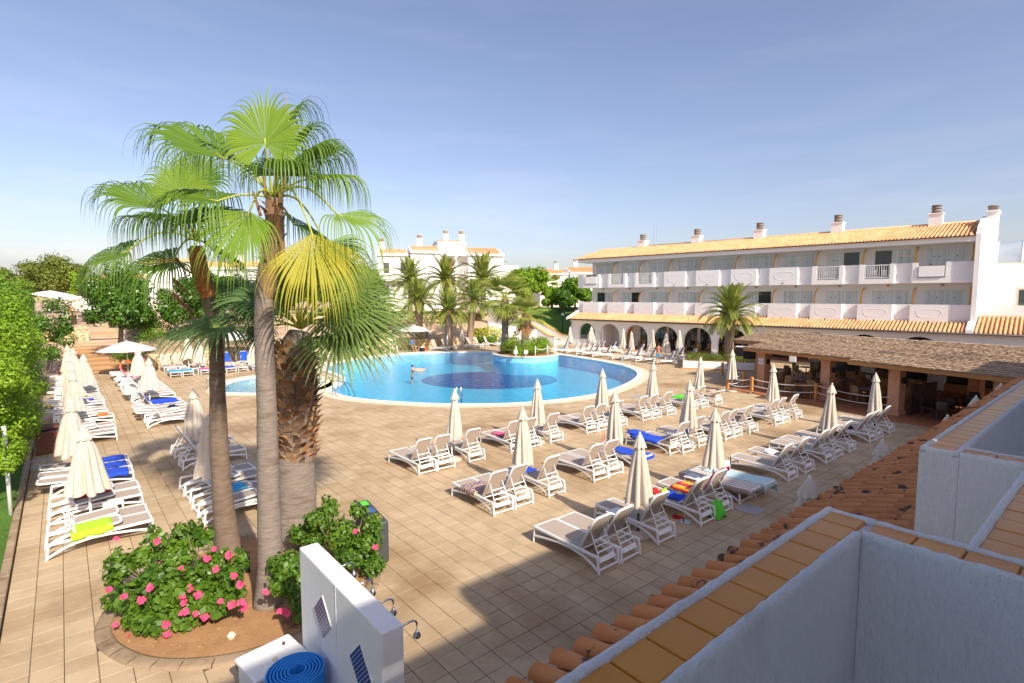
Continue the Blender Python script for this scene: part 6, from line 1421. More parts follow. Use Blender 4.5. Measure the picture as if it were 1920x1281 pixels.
def wall_line(name, label, pts, h, th, m, z0=None, cope=None, cat='wall'):
    q = thing(name, label, cat); P0 = []; n = len(pts); mb = MB()
    for i, p in enumerate(pts):
        a = Vector(pts[max(i - 1, 0)][:2]); b = Vector(pts[min(i + 1, n - 1)][:2]); t = (b - a).normalized(); nn = Vector((-t.y, t.x)) * th / 2
        z = p[2] if len(p) > 2 else 0; hh = h[i] if hasattr(h, '__len__') else h
        P0.append([(p[0] - nn.x, p[1] - nn.y, z - .2), (p[0] - nn.x, p[1] - nn.y, z + hh), (p[0] + nn.x, p[1] + nn.y, z + hh), (p[0] + nn.x, p[1] + nn.y, z - .2)])
    mb.grid(P0); mb.add(P0[0], [(0, 1, 2, 3)]); mb.add(P0[-1], [(3, 2, 1, 0)])
    mb.build('wall', M_[m], q)
    # rows of face stones standing proud on the terrace side
    rr = random.Random(len(pts)); st = MB(); L = 0
    for i in range(n - 1):
        a = Vector(P0[i][0]); b = Vector(P0[i + 1][0]); ha = P0[i][1][2] - a.z - .2; l = (b - a).length; k = max(1, int(l / .42)); rows = max(2, int(ha / .27)); t = (b - a) / l; nn = Vector((t.y, -t.x, 0)).normalized()
        for j in range(k):
            for r_ in range(rows):
                c = a + t * (l * (j + .5 + (.25 if r_ % 2 else -.25)) / k) + Vector((0, 0, .2 + ha * (r_ + .5) / rows)); w_ = l / k * rr.uniform(.36, .46); hh = ha / rows * rr.uniform(.36, .45); o_ = rr.uniform(.03, .07)
                vs = []
                for q_, (d_, s_) in enumerate(((0, 1), (o_, .72))):
                    for ang in (0, 1, 2, 3, 4, 5): aa = math.pi / 3 * ang + .3; vs.append(c + t * (w_ * s_ * math.cos(aa) * rr.uniform(.9, 1.1)) + Vector((0, 0, hh * s_ * math.sin(aa) * 1.12)) + nn * d_)
                st.add(vs, [tuple(range(6, 12))] + [(e, (e + 1) % 6, 6 + (e + 1) % 6, 6 + e) for e in range(6)])
    if m == 'stone': tag(st.build('face_stones', M_['stone_piece'], q), kind='stuff')
    if cope: pass
    return q
mat('stone_piece', (.52, .36, .20), (.74, .57, .37), scale=3, tint=.75, rough=.95, bump=.5, bscale=20)
def basept(x, dy=0, z=None): return (x, lerp_tab(BASE, x) + dy, 0)
wall_line('stone_wall', 'rough honey stone retaining wall behind the loungers and paddling pool', [basept(x) for x in (4.6, 6.4, 10, 14, 17, 20.9)], [1.2, 1.2, 1.2, 1.2, 1.2, 1.25], .4, 'stone')
wall_line('stone_wall', 'low honey stone retaining wall behind the seated attendant', [basept(x) for x in (24.0, 25.5, 28, 30.8, 35, 39.7, 43.2)], [1.3, 1.25, 1.05, .95, .8, .75, .8], .4, 'stone')
# blue water slide wall between the two
bw_ = thing('cascade_wall', 'pale blue tiled cascade wall between the stone walls', 'wall', (22.5, 53.0, 0), R(2))
MB().box(-1.7, 1.6, -.2, .2, 0, 1.55).build('wall', M_['island_tile'], bw_); MB().box(-1.75, 1.65, -.25, .25, 1.552, 1.62).build('coping', M_['coping'], bw_)
up = lambda x, d: (x, lerp_tab(BASE, x) + d, hgt(x, lerp_tab(BASE, x) + d - .6))
wall_line('stone_wall', 'upper stone retaining wall behind the date palms', [up(x, 9.9) for x in (24, 27, 30, 33, 36, 39, 42)], 1.05, .4, 'stone')
wall_line('stone_wall', 'pale stone garden wall behind the clipped round trees', [(4.9, 61, 2.2), (8, 60.8, 2.3), (12, 61.6, 2.4), (16, 62.6, 2.4), (20, 63.4, 2.4)], 1.25, .4, 'stone')
wall_line('stone_wall', 'short stone wall end at the top of the wooden steps', [(-1.6, 66.5, .9), (.2, 66.2, 1.0), (1.9, 66.2, 1.05)], 1.7, .5, 'stone')
wall_line('stone_wall', 'stone wall above the sloping lawn right of the stairs', [(46.5, 59.5, 2.0), (50, 58.5, 2.0), (54, 57.5, 2.0), (58, 55.5, 2.0)], 1.6, .4, 'stone')
# sloping lawn beside the arcade
P = [[(x, y, hgt(x, y) + .05 + .06 * (y - 45)) for x in (46.4, 48, 51, 55, 60, 66, 72)] for y in (45.2, 47, 49, 51, 53, 55, 57)]
tag(MB().grid(P).build('sloping_lawn', M_['lawn'], None, True), kind='structure')
P = [[(x, lerp_tab(BASE, x) + 10.6 + d, hgt(x, lerp_tab(BASE, x) + 10.6 + d) + .04) for x in (24, 28, 32, 36, 40, 44)] for d in (0, 2, 5, 9, 14)]
tag(MB().grid(P).build('upper_lawn', M_['lawn'], None, True), kind='structure')
# staircase with ochre capped walls
sc_ = thing('garden_staircase', 'outdoor staircase with white side walls and ochre capped edges', 'staircase', (43.75, 44.6, 0), R(3))
for k in range(22): MB().box(0, 2.0, k * .42, k * .42 + .424, 0, .165 * (k + 1)).build('step', M_['coping'], sc_)
for x0, x1, low in ((-.25, -.002, 0), (2.002, 2.25, 0)):
    pr_ = [(-.4, 0), (-.4, 1.0), (.5, 1.05), (3.6, 2.35), (4.4, 2.40), (9.2, 4.35), (11.5, 4.4), (11.5, 0)]; n = len(pr_)
    w_ = MB().add([(x0, y, z) for y, z in pr_] + [(x1, y, z) for y, z in pr_], [tuple(range(n))[::-1], tuple(range(n, 2 * n))] + [(i, (i + 1) % n, n + (i + 1) % n, n + i) for i in range(n)]).build('side_wall', M_['white'], sc_)
    MB().grid([[(x0 - .04, y, z + .012), (x1 + .04, y, z + .012), (x1 + .04, y, z + .10), (x0 - .04, y, z + .10), (x0 - .04, y, z + .012)] for y, z in pr_[1:7]]).build('edge_cap', M_['ochre'], w_)
gw = thing('garden_wall', 'white garden wall left of the staircase', 'wall', (43.4, 45.4, 0), R(3)); MB().add([(-4.8, 4.8, 0), (-.06, 1.5, 0), (-.06, 1.75, 0), (-4.8, 5.05, 0), (-4.8, 4.8, 2.6), (-.06, 1.5, 1.7), (-.06, 1.75, 1.7), (-4.8, 5.05, 2.6)], [(3, 2, 1, 0), (4, 5, 6, 7), (0, 1, 5, 4), (1, 2, 6, 5), (2, 3, 7, 6), (3, 0, 4, 7)]).build('wall', M_['white'], gw)
w_ = thing('garden_wall', 'low white wall at the foot of the sloping lawn', 'wall', (45.9, 44.3, 0), 0); MB().box(.4, 8, .0, .2, 0, 1.0).build('wall', M_['white'], w_)
def lamp_post(p, h, label):
    q = thing('garden_lamp', label, 'lamp', p); MB().tube([(0, 0, -.1), (0, 0, h)], .05, 8).build('post', M_['black'], q, True); MB().lathe([(.06, 0), (.16, .08), (.17, .2), (.10, .3), (.01, .34)], 12, (0, 0, h)).build('globe', M_['glass_win'], q, True)
lamp_post((48.2, 47.5, hgt(48.2, 47.5)), 2.2, 'black garden lamp post on the sloping lawn')
for p, lb in ((at(800, 590, 60), 'thin green lamp post before the upper stone wall'),): lamp_post((p.x, p.y, hgt(p.x, p.y)), 1.3, lb)
for px, py, d, lb in ((816, 608, 58, 'small black bollard light on the bank between two date palms'), (902, 640, 61, 'small black bollard light at the foot of the bank')):
    p = at(px, py, d); q = thing('bollard_light', lb, 'light', (p.x, p.y, hgt(p.x, p.y) - .05)); MB().lathe([(.07, 0), (.07, .55), (.09, .56), (.09, .62), (.03, .66)], 10).build('post', M_['black'], q, True); MB().lathe([(.062, 0), (.062, .1)], 10, (0, 0, .46)).build('lens', M_['rope'], q, True)
# wooden steps up the left path
ws = thing('wooden_steps', 'broad wooden plank steps climbing beside the lawn', 'steps', (2.1, 49.6, 0), R(-1))
pk = 0
for s in range(8):
    for j in range(12):
        y0 = s * 2.1 + j * .175; z = .10 + s * .16
        MB().box(-2.25, 2.25, y0 + .006, y0 + .169, z - .1 - (.06 if j == 0 else 0), z + random.uniform(-.004, .004)).build('plank', M_['plank'], ws)
P = [[(x, y, hgt(0, y) + .1) for x in (-.3, 4.4)] for y in (66.3, 70, 76, 84)]
tag(MB().grid(P).build('upper_path', M_['paver'], None), kind='structure')
for s in range(4):
    z = 1.5 + .14 * s; MB().box(-.2, 2.4, 17.3 + s * .9, 18.18 + s * .9, z - .3, z).build('plank', M_['plank'], ws)
# ---------------- pool furniture: island, rails, fence
isl = thing('pool_island', 'round planted pool island with a light blue tiled wall', 'island', (32.35, 36.55, 0))
MB().lathe([(2.98, -.12), (2.98, .40)], 56, cap=False).build('wall', M_['island_tile'], isl, True); MB().lathe([(2.975, -1.14), (2.975, -.12)], 56, cap=False).build('submerged_wall', M_['pool_floor'], isl, True); MB().lathe([(2.6, .40), (3.06, .401), (3.06, .48), (2.6, .48)], 56, cap=False).build('coping', M_['coping'], isl); MB().lathe([(2.62, .30), (2.62, .42)], 48).build('soil', M_['soil'], isl)
ih = thing('island_hedge', 'clipped light green hedge on the pool island', 'hedge', (32.35, 36.55, .42))
rr = random.Random(31)
foliage('foliage', [(q[0] * 1.0, q[1], .25 + rr.uniform(.1, .95), .60, .60, .46, 300) for q in [(2.0 * math.cos(a) * s_, 2.0 * math.sin(a) * s_) for a in [i * .45 for i in range(14)] for s_ in (.55, .95)]] + [(1.6 * math.cos(a), 1.6 * math.sin(a), 1.2, .55, .55, .42, 220) for a in (.2, .9, 5.2, 5.8, 1.6)], .13, 'leaf_bright', ih)
for px, lb in ((967, 'white warning sign on the island edge left of the other'), (986, 'white warning sign on the island edge beside the rope posts')):
    p = at(px, 664, 45.4); q = thing('warning_sign', lb, 'sign', (p.x, p.y, .48), -YAW); MB().tube([(0, 0, -.02), (0, 0, .35)], .02, 6).build('stake', M_['white_metal'], q, True); MB().box(-.15, .15, -.032, -.021, .3, .62).build('board', M_['white_plastic'], q)
    MB().grid([[(r_ * math.cos(a), -.036, .46 + r_ * math.sin(a)) for r_ in (.06, .085)] for a in [2 * math.pi * i / 16 for i in range(17)]]).build('ring_mark', M_['grey_bin'], q); MB().bar((-.05, -.036, .51), (.05, -.036, .41), .018, .004).build('slash_mark', M_['grey_bin'], q)
ipp = [(32.35 + 2.82 * math.cos(a), 36.55 + 2.82 * math.sin(a)) for a in (-2.0, -1.55, -1.0, -.4, .2, -2.6)]
for x, y in ipp:
    q = thing('island_post', 'thin white rope post on the pool island rim', 'post', (x, y, .48), 0, 'white posts on the island rim'); MB().tube([(0, 0, -.02), (0, 0, .85)], .035, 8).build('post', M_['white_metal'], q, True); MB().lathe([(.045, 0), (.03, .05), (.003, .07)], 8, (0, 0, .85)).build('cap', M_['white_metal'], q, True)
for a, b in zip(ipp[:4], ipp[1:5]):
    q = thing('island_rope', 'sagging white rope between the island rim posts', 'rope', group='ropes on the island rim'); MB().tube([(a[0] + (b[0] - a[0]) * t, a[1] + (b[1] - a[1]) * t, 1.22 - .18 * math.sin(math.pi * t)) for t in [i / 10 for i in range(11)]], .02, 6).build('rope', M_['rope'], q, True)
def ladder(p, ang, label, w_=.55):
    q = thing('pool_ladder', label, 'ladder', (p[0], p[1], 0), ang)
    for s in (-1, 1):
        pts = [(s * w_ / 2, .45, 0), (s * w_ / 2, .45, .55)] + [(s * w_ / 2, .45 - .3 + .3 * math.cos(a), .55 + .25 * math.sin(a)) for a in [math.pi / 2 * i / 5 for i in range(1, 6)]] + [(s * w_ / 2, -.25, .65), (s * w_ / 2, -.55, .1), (s * w_ / 2, -.62, -.9)]
        MB().tube(pts, .025, 8).build('handrail', M_['steel'], q, True)
    for z in (-.3, -.55, -.8): MB().box(-w_ / 2, w_ / 2, -.68, -.56, z, z + .03).build('tread', M_['steel'], q)
g = gnd(610, 750); ladder((12.15, 29.6), R(-95) + math.pi / 2 + R(100), 'curved steel pool ladder near the shaggy palm trunk', .6)
ladder((34.9, 27.1), R(-55), 'curved steel pool ladder on the arcade side of the pool')
ladder((7.0, 36.2), R(100), 'curved steel pool ladder at the paddling pool end', .5)
q = thing('pool_handrail', 'pair of upright steel rails in the shallow near pool edge', 'handrail', (16.1, 23.6, 0), -YAW)
for x in (-.12, .12): MB().tube([(x, 0, -.6), (x, 0, .75), (x, .12, .85), (x, .4, .5), (x, .5, -.1)], .025, 8).build('rail', M_['steel'], q, True)
q = thing('pool_shower', 'slim steel shower column at the far pool edge', 'shower', (30.6, 46.9, 0)); MB().tube([(0, 0, 0), (0, 0, 2.0)], .09, 10).build('column', M_['steel'], q, True); MB().lathe([(.16, 0), (.16, .05), (.09, .07)], 12).build('foot', M_['steel'], q)
fc = thing('pool_fence', 'curved see-through metal fence dividing the paddling pool from the big pool', 'fence', (0, 0, 0))
fpts = [(13.6, 32.9), (14.2, 34.4), (14.45, 36.4), (14.5, 38.4), (14.9, 40.6)]; fs_ = []
for i in range(len(fpts) - 1):
    for k in range(9): t = k / 9; fs_.append((fpts[i][0] + (fpts[i + 1][0] - fpts[i][0]) * t, fpts[i][1] + (fpts[i + 1][1] - fpts[i][1]) * t))
for z in (.1, 1.05): MB().tube([(x, y, z) for x, y in fs_], .022, 6).build('rail', M_['steel'], fc, True)
for x, y in fs_: MB().tube([(x, y, .1), (x, y, 1.05)], .008, 5).build('bar', M_['steel'], fc, True)
for x, y in fs_[::9]: MB().tube([(x, y, 0), (x, y, 1.12)], .025, 6).build('post', M_['steel'], fc, True)
# ---------------- palms far and near
def frond_mesh(L, elev, seed, nleaf=58, ll=.46, m='date_green', droop=1.0):
    rr = np.random.default_rng(seed); p = np.array([0, 0, 0.]); d = np.array([math.cos(elev), 0, math.sin(elev)]); pts = [p.copy()]; ds = []; k = 18
    for i in range(k):
        d = unit(d + np.array([0, 0, -1]) * (.055 + .07 * i / k) * droop * (.35 + math.cos(elev))); ds.append(d.copy()); p = p + d * L / k; pts.append(p.copy())
    V = []; F = []; T = []
    for i in range(nleaf):
        t = .10 + .9 * i / nleaf; j = min(int(t * k), k - 1); u = t * k - j; b = pts[j] * (1 - u) + pts[j + 1] * u; dd = ds[j]; upv = unit(np.cross(dd, np.array([0, 1, 0.])))
        upv = upv if upv[2] > 0 or elev > 1.2 else -upv; l = ll * math.sin(math.pi * min(1, .12 + .88 * t)) ** .55 * rr.uniform(.85, 1.1) * (1.0 if t < .8 else 1 - .5 * (t - .8) / .2)
        for s in (-1, 1):
            a = unit(dd * .62 + np.array([0, s * .72, 0]) + upv * .30); w_ = unit(np.cross(a, upv)) * .0125 * L / 2.4; e1 = b + a * l * .55; e2 = b + a * l * .95 + np.array([0, 0, -.18 * l]); q = len(V)
            V += [b - w_ * .7, b + w_ * .7, e1 + w_, e1 - w_, e2]; F += [(q, q + 1, q + 2, q + 3), (q + 3, q + 2, q + 4, q + 4)]; tn = np.clip(rr.normal(.5, .25), 0, 1); T += [tn, tn]
    me = MB(); me.v = [tuple(v) for v in V]; me.f = [tuple(dict.fromkeys(f)) for f in F]; me.t = [float(t) for t in T]
    me.tube([tuple(x) for x in pts], [.03 * L / 2.4 * (1 - .8 * i / k) for i in range(k + 1)], 5)
    return me.mesh('frond', M_[m])
ELE = [1.45, 1.25, 1.05, .85, .62, .40, .12]
FR = [[frond_mesh(2.7, e, 10 * i + v) for v in range(2)] for i, e in enumerate(ELE)]
def date_palm(base, h, L, label, seed, nf=74, lean=(0, 0), fruit=False, group=None, rt=.26, low=7):
    q = thing('date_palm', label, 'palm tree', base, 0, group); rr = random.Random(seed); top = Vector((lean[0], lean[1], h))
    pts = [Vector((0, 0, -.3)), Vector((lean[0] * .2, lean[1] * .2, h * .35)), Vector((lean[0] * .6, lean[1] * .6, h * .7)), top]
    palm_trunk(q, pts, [rt * 1.15, rt * .95, rt, rt * 1.05], 'trunk_date', seed=seed, n=14)
    bl = MB().lathe([(rt * .9, -.55), (rt * 1.45, -.38), (rt * 1.6, -.1), (rt * 1.1, .15), (rt * .5, .25)], 14, top).build('leaf_base_bulb', M_['boot'], q, True)
    for k in range(nf):
        t = k / nf; i = min(low - 1, int(t * low)); o = link('frond', FR[i][rr.randrange(2)], q, top + Vector((0, 0, .1 - .25 * t)), (0, rr.uniform(-.08, .08), k * 2.39996 + rr.uniform(-.2, .2))); s_ = L / 2.7 * rr.uniform(.85, 1.1) * (.8 if i == 0 else 1); o.scale = (s_, s_, s_)
    if fruit: foliage('fruit_cluster', [(top.x + .3 * math.cos(a), top.y + .3 * math.sin(a), h - .25, .25, .25, .25, 120) for a in (-2.2, -1.2, -.4)], .09, 'orange_fruit', q)
    return q
gP = 'date palms on the bank'
def dpal(px, cy, by, d, L, label, seed, **kw):
    b = at(px, by, d); z = hgt(b.x, b.y) if b.y > lerp_tab(BASE, b.x) else 0; t = at(px, cy, d); return date_palm((b.x, b.y, z), max(1.2, t.z - z), L, label, seed, **kw)
dpal(786, 566, 612, 59.5, 3.1, 'date palm with orange fruit stalks on the bank', 1, fruit=True, rt=.42)
dpal(842, 586, 626, 57.2, 3.0, 'stout date palm low on the bank with a hole in its trunk', 2, rt=.42)
dpal(880, 566, 622, 60.0, 3.0, 'leaning date palm on the bank beside the yellow shrub', 3, lean=(.5, -.3), rt=.36)
dpal(770, 530, 585, 74, 3.9, 'dark date palm behind the bank before the far apartment house, left of three', 4)
dpal(836, 527, 585, 73, 4.0, 'date palm rising before the loggia of the far apartment house', 5, rt=.38)
dpal(906, 527, 585, 73, 4.3, 'broad date palm before the right block of the far apartment house', 6, rt=.38)
dpal(690, 560, 600, 66, 3.8, 'date palm half hidden behind the shaggy fan palm', 7)
b = ploc(0, 0); date_palm((40.35, 21.3, .6), 3.55, 2.9, 'single stout date palm rising from the white planter by the arcade', 8, nf=80, rt=.36, low=7)
def far_fan(base, h, R_, label, seed, n=22, rt=.22, skirt=6):
    q = thing('island_fan_palm', label, 'palm tree', base); rr = random.Random(seed); palm_trunk(q, [(0, 0, -.2), (0, 0, h * .4), (.0, .0, h * .75), (0, 0, h)], [rt * 1.5, rt * 1.1, rt, rt * .9], 'trunk_grey', seed=seed, n=12)
    palm_trunk(q, [(0, 0, h * .62), (0, 0, h * .75), (0, 0, h * .9), (0, 0, h + .1)], [rt * 1.2, rt * 1.6, rt * 1.5, rt * .8], 'boot', seed=seed + 1, n=12, name='fibre_collar')
    for k in range(n + skirt):
        a = k * 2.39996 + rr.uniform(-.2, .2); dead = k >= n; e = (1.35 - 1.9 * (k / n) ** .75) if not dead else rr.uniform(-1.35, -.9)
        d = Vector((math.cos(a) * math.cos(e), math.sin(a) * math.cos(e), math.sin(e))); hub = Vector((0, 0, h)) + d * R_ * (.75 if not dead else .45); nn = Vector((-math.cos(a) * math.sin(e), -math.sin(a) * math.sin(e), math.cos(e)))
        fan_leaf(q, (0, 0, h), hub, d, nn, R_ * rr.uniform(.85, 1.1), 'fan_dead' if dead else 'fan_isle', seed * 50 + k, .75 if not dead else .6, nseg=20, steps=6, split=.36, spread=1.25 if not dead else .9, wfac=1.5, stiff=True)
    return q
pA = at(947, 640, 49.6); pB = at(985, 640, 48.4)
far_fan((pA.x, pA.y, .42), 5.0, 1.9, 'taller fan palm on the pool island with a skirt of dead leaves', 3, n=34, rt=.30, skirt=9)
far_fan((pB.x, pB.y, .42), 3.5, 1.5, 'shorter fan palm on the pool island with a thick trunk', 4, n=28, rt=.34, skirt=6)
pC = at(964, 660, 47.8); far_fan((pC.x, pC.y, .42), 1.5, .5, 'tiny young fan palm on the pool island', 5, n=9, rt=.06, skirt=0)
# ---------------- shrubs, hedges and trees behind
def hedge(name, label, pts, r, nl, size, m, seed, step=.7, hz=None, cat='hedge'):
    rr = random.Random(seed); q = thing(name, label, cat); bl = []
    for a, b in zip(pts[:-1], pts[1:]):
        a = Vector(a); b = Vector(b); n = max(1, int((b - a).length / step))
        for i in range(n + 1):
            p = a.lerp(b, i / n); bl.append((p.x + rr.uniform(-.15, .15), p.y + rr.uniform(-.2, .2), hgt(p.x, p.y) + p.z + rr.uniform(-.1, .15), r * rr.uniform(.8, 1.2), r * rr.uniform(.8, 1.2), (hz or r) * rr.uniform(.8, 1.2), nl))
    foliage('foliage', bl, size, m, q); return q
hedge('hedge', 'dark green hedge on the bank behind the date palms', [(26, 60.5, .6), (30, 59.4, .6), (34, 58.4, .6), (38, 57.8, .6), (40, 57, .6)], 1.0, 260, .17, 'leaf_dark', 1, .8)
hedge('hedge', 'long clipped hedge below the round trees', [(4.6, 57, .5), (8, 57.5, .6), (12, 58, .6), (17, 59.5, .6)], 1.0, 280, .16, 'leaf_olive', 2, .8)
hedge('hedge', 'bright green hedge with red blooms above the upper stone wall', [(24.5, 64.5, .7), (28, 63.8, .7), (31, 63.0, .7)], .95, 220, .2, 'leaf_bright', 3, .9)
hedge('shrub', 'grey green rosemary shrubs spilling over the stone wall', [(4.9, 51.2, .3), (8, 52, .5), (12, 53, .5), (15.5, 54, .5)], .85, 240, .10, 'leaf_grey', 4, .8, .6, 'shrub')
hedge('shrub', 'dark shrub row beneath the round trees', [(5, 54.5, .5), (9, 55.2, .5), (13, 56, .4)], .8, 200, .14, 'leaf_green', 5, .9, .6, 'shrub')
p = at(912, 595, 62.5); q = thing('yellow_shrub', 'vivid yellow green shrub beside the stair wall', 'shrub', (p.x, p.y, hgt(p.x, p.y))); foliage('foliage', clumps((0, 0, 1.6), (1.9, 1.5, 1.0), 16, 90, .4, -.2, 5), .2, 'leaf_yellow', q)
foliage('lower_foliage', clumps((-.3, -.6, .6), (1.7, 1.2, .9), 16, 120, .4, -.2, 6), .18, 'leaf_green', q)
p = gnd(200, 695); q = thing('bougainvillea', 'magenta bougainvillea bush beside the wooden steps', 'shrub', (5.0 - .6, 50.6, 0.1)); 
rr = random.Random(44)
foliage('foliage', clumps((0, 0, .7), (1.75, 1.1, .8), 24, 140, .38, -.3, 7), .10, 'leaf_green', q); foliage('blossom', clumps((.1, -.3, 1.25), (1.3, .8, .45), 14, 110, .35, -.2, 8), .10, 'magenta', q)
hedge('shrub', 'mixed low shrub above the bougainvillea', [(4.9, 52.5, .8), (5.6, 54, .9), (6.4, 53, .8)], .8, 200, .12, 'leaf_green', 9, .6, .7, 'shrub')
for px, py, by, d, r, lb, sd, ht in ((230, 572, 640, 43.5, 2.7, 'clipped round laurel tree nearest the wooden steps', 1, 1.0), (365, 565, 625, 47, 2.45, 'clipped laurel tree behind the leaning palm trunk', 2, .95), (445, 560, 615, 50, 2.3, 'clipped laurel tree half hidden by palm fronds', 3, .95)):
    b = at(px, by, d); z = hgt(b.x, b.y); t = at(px, py, d)
    tree('laurel_tree', lb, (b.x, b.y, z), max(.9, t.z - z - 1.3), (t.z - z, r, r, r * ht), 420, .30, 'leaf_dark', sd, None, 'bark', n=34, tr=.2, cs=.34, low=-.75, asp=.42)
def far_tree(px, top, bot, d, wpx, label, m, seed, nl=230, size=.45, n=26, group=None):
    b = at(px, bot, d); t = at(px, top, d); z = min(b.z, 3.4 if b.y > 60 else b.z); r = wpx / 2 / FPX * d; hh = t.z - z
    tree('garden_tree', label, (b.x, b.y, z), hh * .4, (hh * .62, r, r, hh * .38), nl, size, m, seed, group, n=n, tr=.2, cs=.34)
far_tree(110, 488, 585, 88, 118, 'broad umbrella pine above the left garden roofs', 'leaf_olive', 1, 380, .40, 40)
far_tree(60, 512, 585, 92, 60, 'smaller olive green pine left of the umbrella pine', 'leaf_olive', 2, 260, .4)
far_tree(20, 503, 580, 80, 70, 'olive green pine behind the lawn climbers', 'leaf_olive', 3, 260, .4)
far_tree(148, 512, 560, 76, 34, 'light green young tree before the left house', 'leaf_bright', 4, 150, .35, 16)
far_tree(990, 498, 590, 82, 70, 'big light green tree left of the far red roofed house', 'leaf_bright', 5, 330, .45, 34)
far_tree(1035, 540, 592, 80, 46, 'lower light green tree beside the big one', 'leaf_bright', 6, 200, .4)
far_tree(1078, 522, 596, 78, 62, 'dark green tree at the corner of the hotel wing', 'leaf_green', 7, 330, .42, 34)
far_tree(1058, 540, 596, 76, 40, 'dark green tree half before its neighbour', 'leaf_dark', 8, 200, .4)
far_tree(690, 505, 600, 80, 70, 'dark leafy tree behind the yellowing palm fan', 'leaf_green', 9, 260, .45)
far_tree(640, 515, 600, 78, 70, 'leafy tree hidden behind the palm crowns', 'leaf_dark', 10, 240, .45)
far_tree(500, 530, 590, 90, 90, 'leafy tree before the left white house', 'leaf_dark', 11, 240, .5)
for k, (px, d) in enumerate(((430, 84), (545, 86), (590, 92), (735, 94), (300, 96), (250, 88), (660, 98), (930, 104))):
    far_tree(px, 520 - (k % 3) * 6, 596, d, 60 + 9 * (k % 3), 'leafy garden tree filling the gap between the far houses', ('leaf_green', 'leaf_dark', 'leaf_bright')[k % 3], 40 + k, 200, .5, 22, 'trees between the far houses')
pD = at(1035, 590, 84); far_fan((pD.x, pD.y, 3.3), 3.6, 1.9, 'far fan palm before the red roofed house', 7, n=18, rt=.2, skirt=4)
# ---------------- houses
def house_at(px, d, label, rz=0.0, z=3.3): 
    p = at(px, 557, d); return thing('apartment_house', label, 'building', (p.x, p.y, z), -YAW + rz)
def gable_block(root, x0, x1, y0, y1, z0, z1, rise, wins=(), slope_dir='front', roof='roof_tile', chim=()):
    """block with a tiled roof falling to the viewer side"""
    w_ = MB().box(x0, x1, y0, y1, z0, z1).build('wall', M_['white'], root); ov = .35
    r_ = MB().add([(x0 - .1, y0 - ov, z1), (x1 + .1, y0 - ov, z1), (x1 + .1, (y0 + y1) / 2, z1 + rise), (x0 - .1, (y0 + y1) / 2, z1 + rise), (x0 - .1, y1 + ov, z1), (x1 + .1, y1 + ov, z1), (x0 - .1, y0 - ov, z1 - .3), (x1 + .1, y0 - ov, z1 - .3)], [(0, 1, 2, 3), (3, 2, 5, 4), (0, 3, 4), (1, 5, 2), (6, 7, 1, 0)]).build('roof', M_['white'], root)
    tile_roof('roof_tiles', x0 + .25, x1 - .25, y0 - ov + .15, z1 + .02, (y0 + y1) / 2, z1 + rise + .02, r_, pitch=.4, row=.6, seed=int(x0 * 7) % 99)
    for cx, cy, ch in chim:
        c = MB().box(cx - .45, cx + .45, cy - .45, cy + .45, z1, z1 + rise + ch).build('chimney', M_['white'], root); MB().lathe([(.38, 0), (.38, .5), (.44, .52), (.44, .62)], 10, (cx, cy, z1 + rise + ch)).build('chimney_pot', M_['concrete'], c, True)
    for (wx0, wx1, wz0, wz1, m) in wins:
        f = MB().box(wx0, wx1, y0 - .06, y0 - .005, wz0, wz1).build('window', M_['white_metal'], root); MB().box(wx0 + .1, wx1 - .1, y0 - .08, y0 - .062, wz0 + .1, wz1 - .1).build('pane', M_[m], f)
def rails(root, x0, x1, y, z, h=1.0):
    r_ = MB().box(x0, x1, y, y + .06, z + h - .08, z + h).build('railing', M_['white_metal'], root)
    n = max(3, int((x1 - x0) / .28))
    for i in range(n + 1): x = x0 + (x1 - x0 - .05) * i / n; MB().box(x, x + .05, y + .01, y + .05, z, z + h - .08).build('baluster', M_['white_metal'], r_)
hs = house_at(840, 88, 'far white apartment house with tiled roofs, loggia and chimneys above the palms', R(14))
k_ = 88 / FPX
gable_block(hs, -5.9, -1.0, 0, 8, 0, 9.6, 1.15, [], chim=[(-4.2, 4, 1.3)])
gable_block(hs, 3.3, 9.2, -.6, 8, 0, 9.3, 1.25, [(4.1, 4.9, 7.2, 8.0, 'glass_dark'), (6.6, 7.7, 6.2, 8.1, 'glass_win')])
gable_block(hs, -11, -6.1, 1.4, 9, 0, 9.2, 1.0, [(-10.2, -9.2, 6.0, 7.9, 'glass_dark'), (-7.6, -6.6, 6.0, 7.9, 'glass_dark'), (-10.2, -9.2, 2.4, 4.2, 'glass_dark')], chim=[(-10.4, 5, 1.2)])
MB().box(-1.0, 3.3, 2.2, 8, 0, 10.6).build('wall', M_['white'], hs)
for z in (2.9, 5.9): MB().box(-.98, 3.28, -.2, 2.19, z, z + .3).build('balcony_slab', M_['white'], hs); rails(hs, -.9, 3.2, -.15, z + .3)
for z in (3.2, 6.2): MB().box(-.3, 1.3, 2.1, 2.19, z, z + 2.2).build('door', M_['stone_col'], hs)
MB().box(1.2, 1.55, -.2, .2, 0, 9.4).build('pillar', M_['white'], hs); MB().box(-1.1, 3.4, -.35, 2.3, 9.0, 9.5).build('loggia_lintel', M_['white'], hs)
gable_block(hs, -1.2, 3.5, 3.5, 12, 9.5, 11.6, .5, chim=[(.3, 5, .9), (3.0, 5, .9)])
MB().box(-11, -6.2, .2, 1.39, 4.9, 5.2).build('balcony_slab', M_['white'], hs); rails(hs, -7.9, -6.3, .25, 5.2, 1.2); MB().box(-9.0, -8.0, .2, .4, 5.2, 6.4).build('balcony_wall', M_['white'], hs)
MB().box(9.25, 12.2, 1.0, 6, 0, 7.6).build('annex', M_['white'], hs)
h2 = house_at(360, 92, 'left far white house behind the palms with a long tiled roof', R(-6))
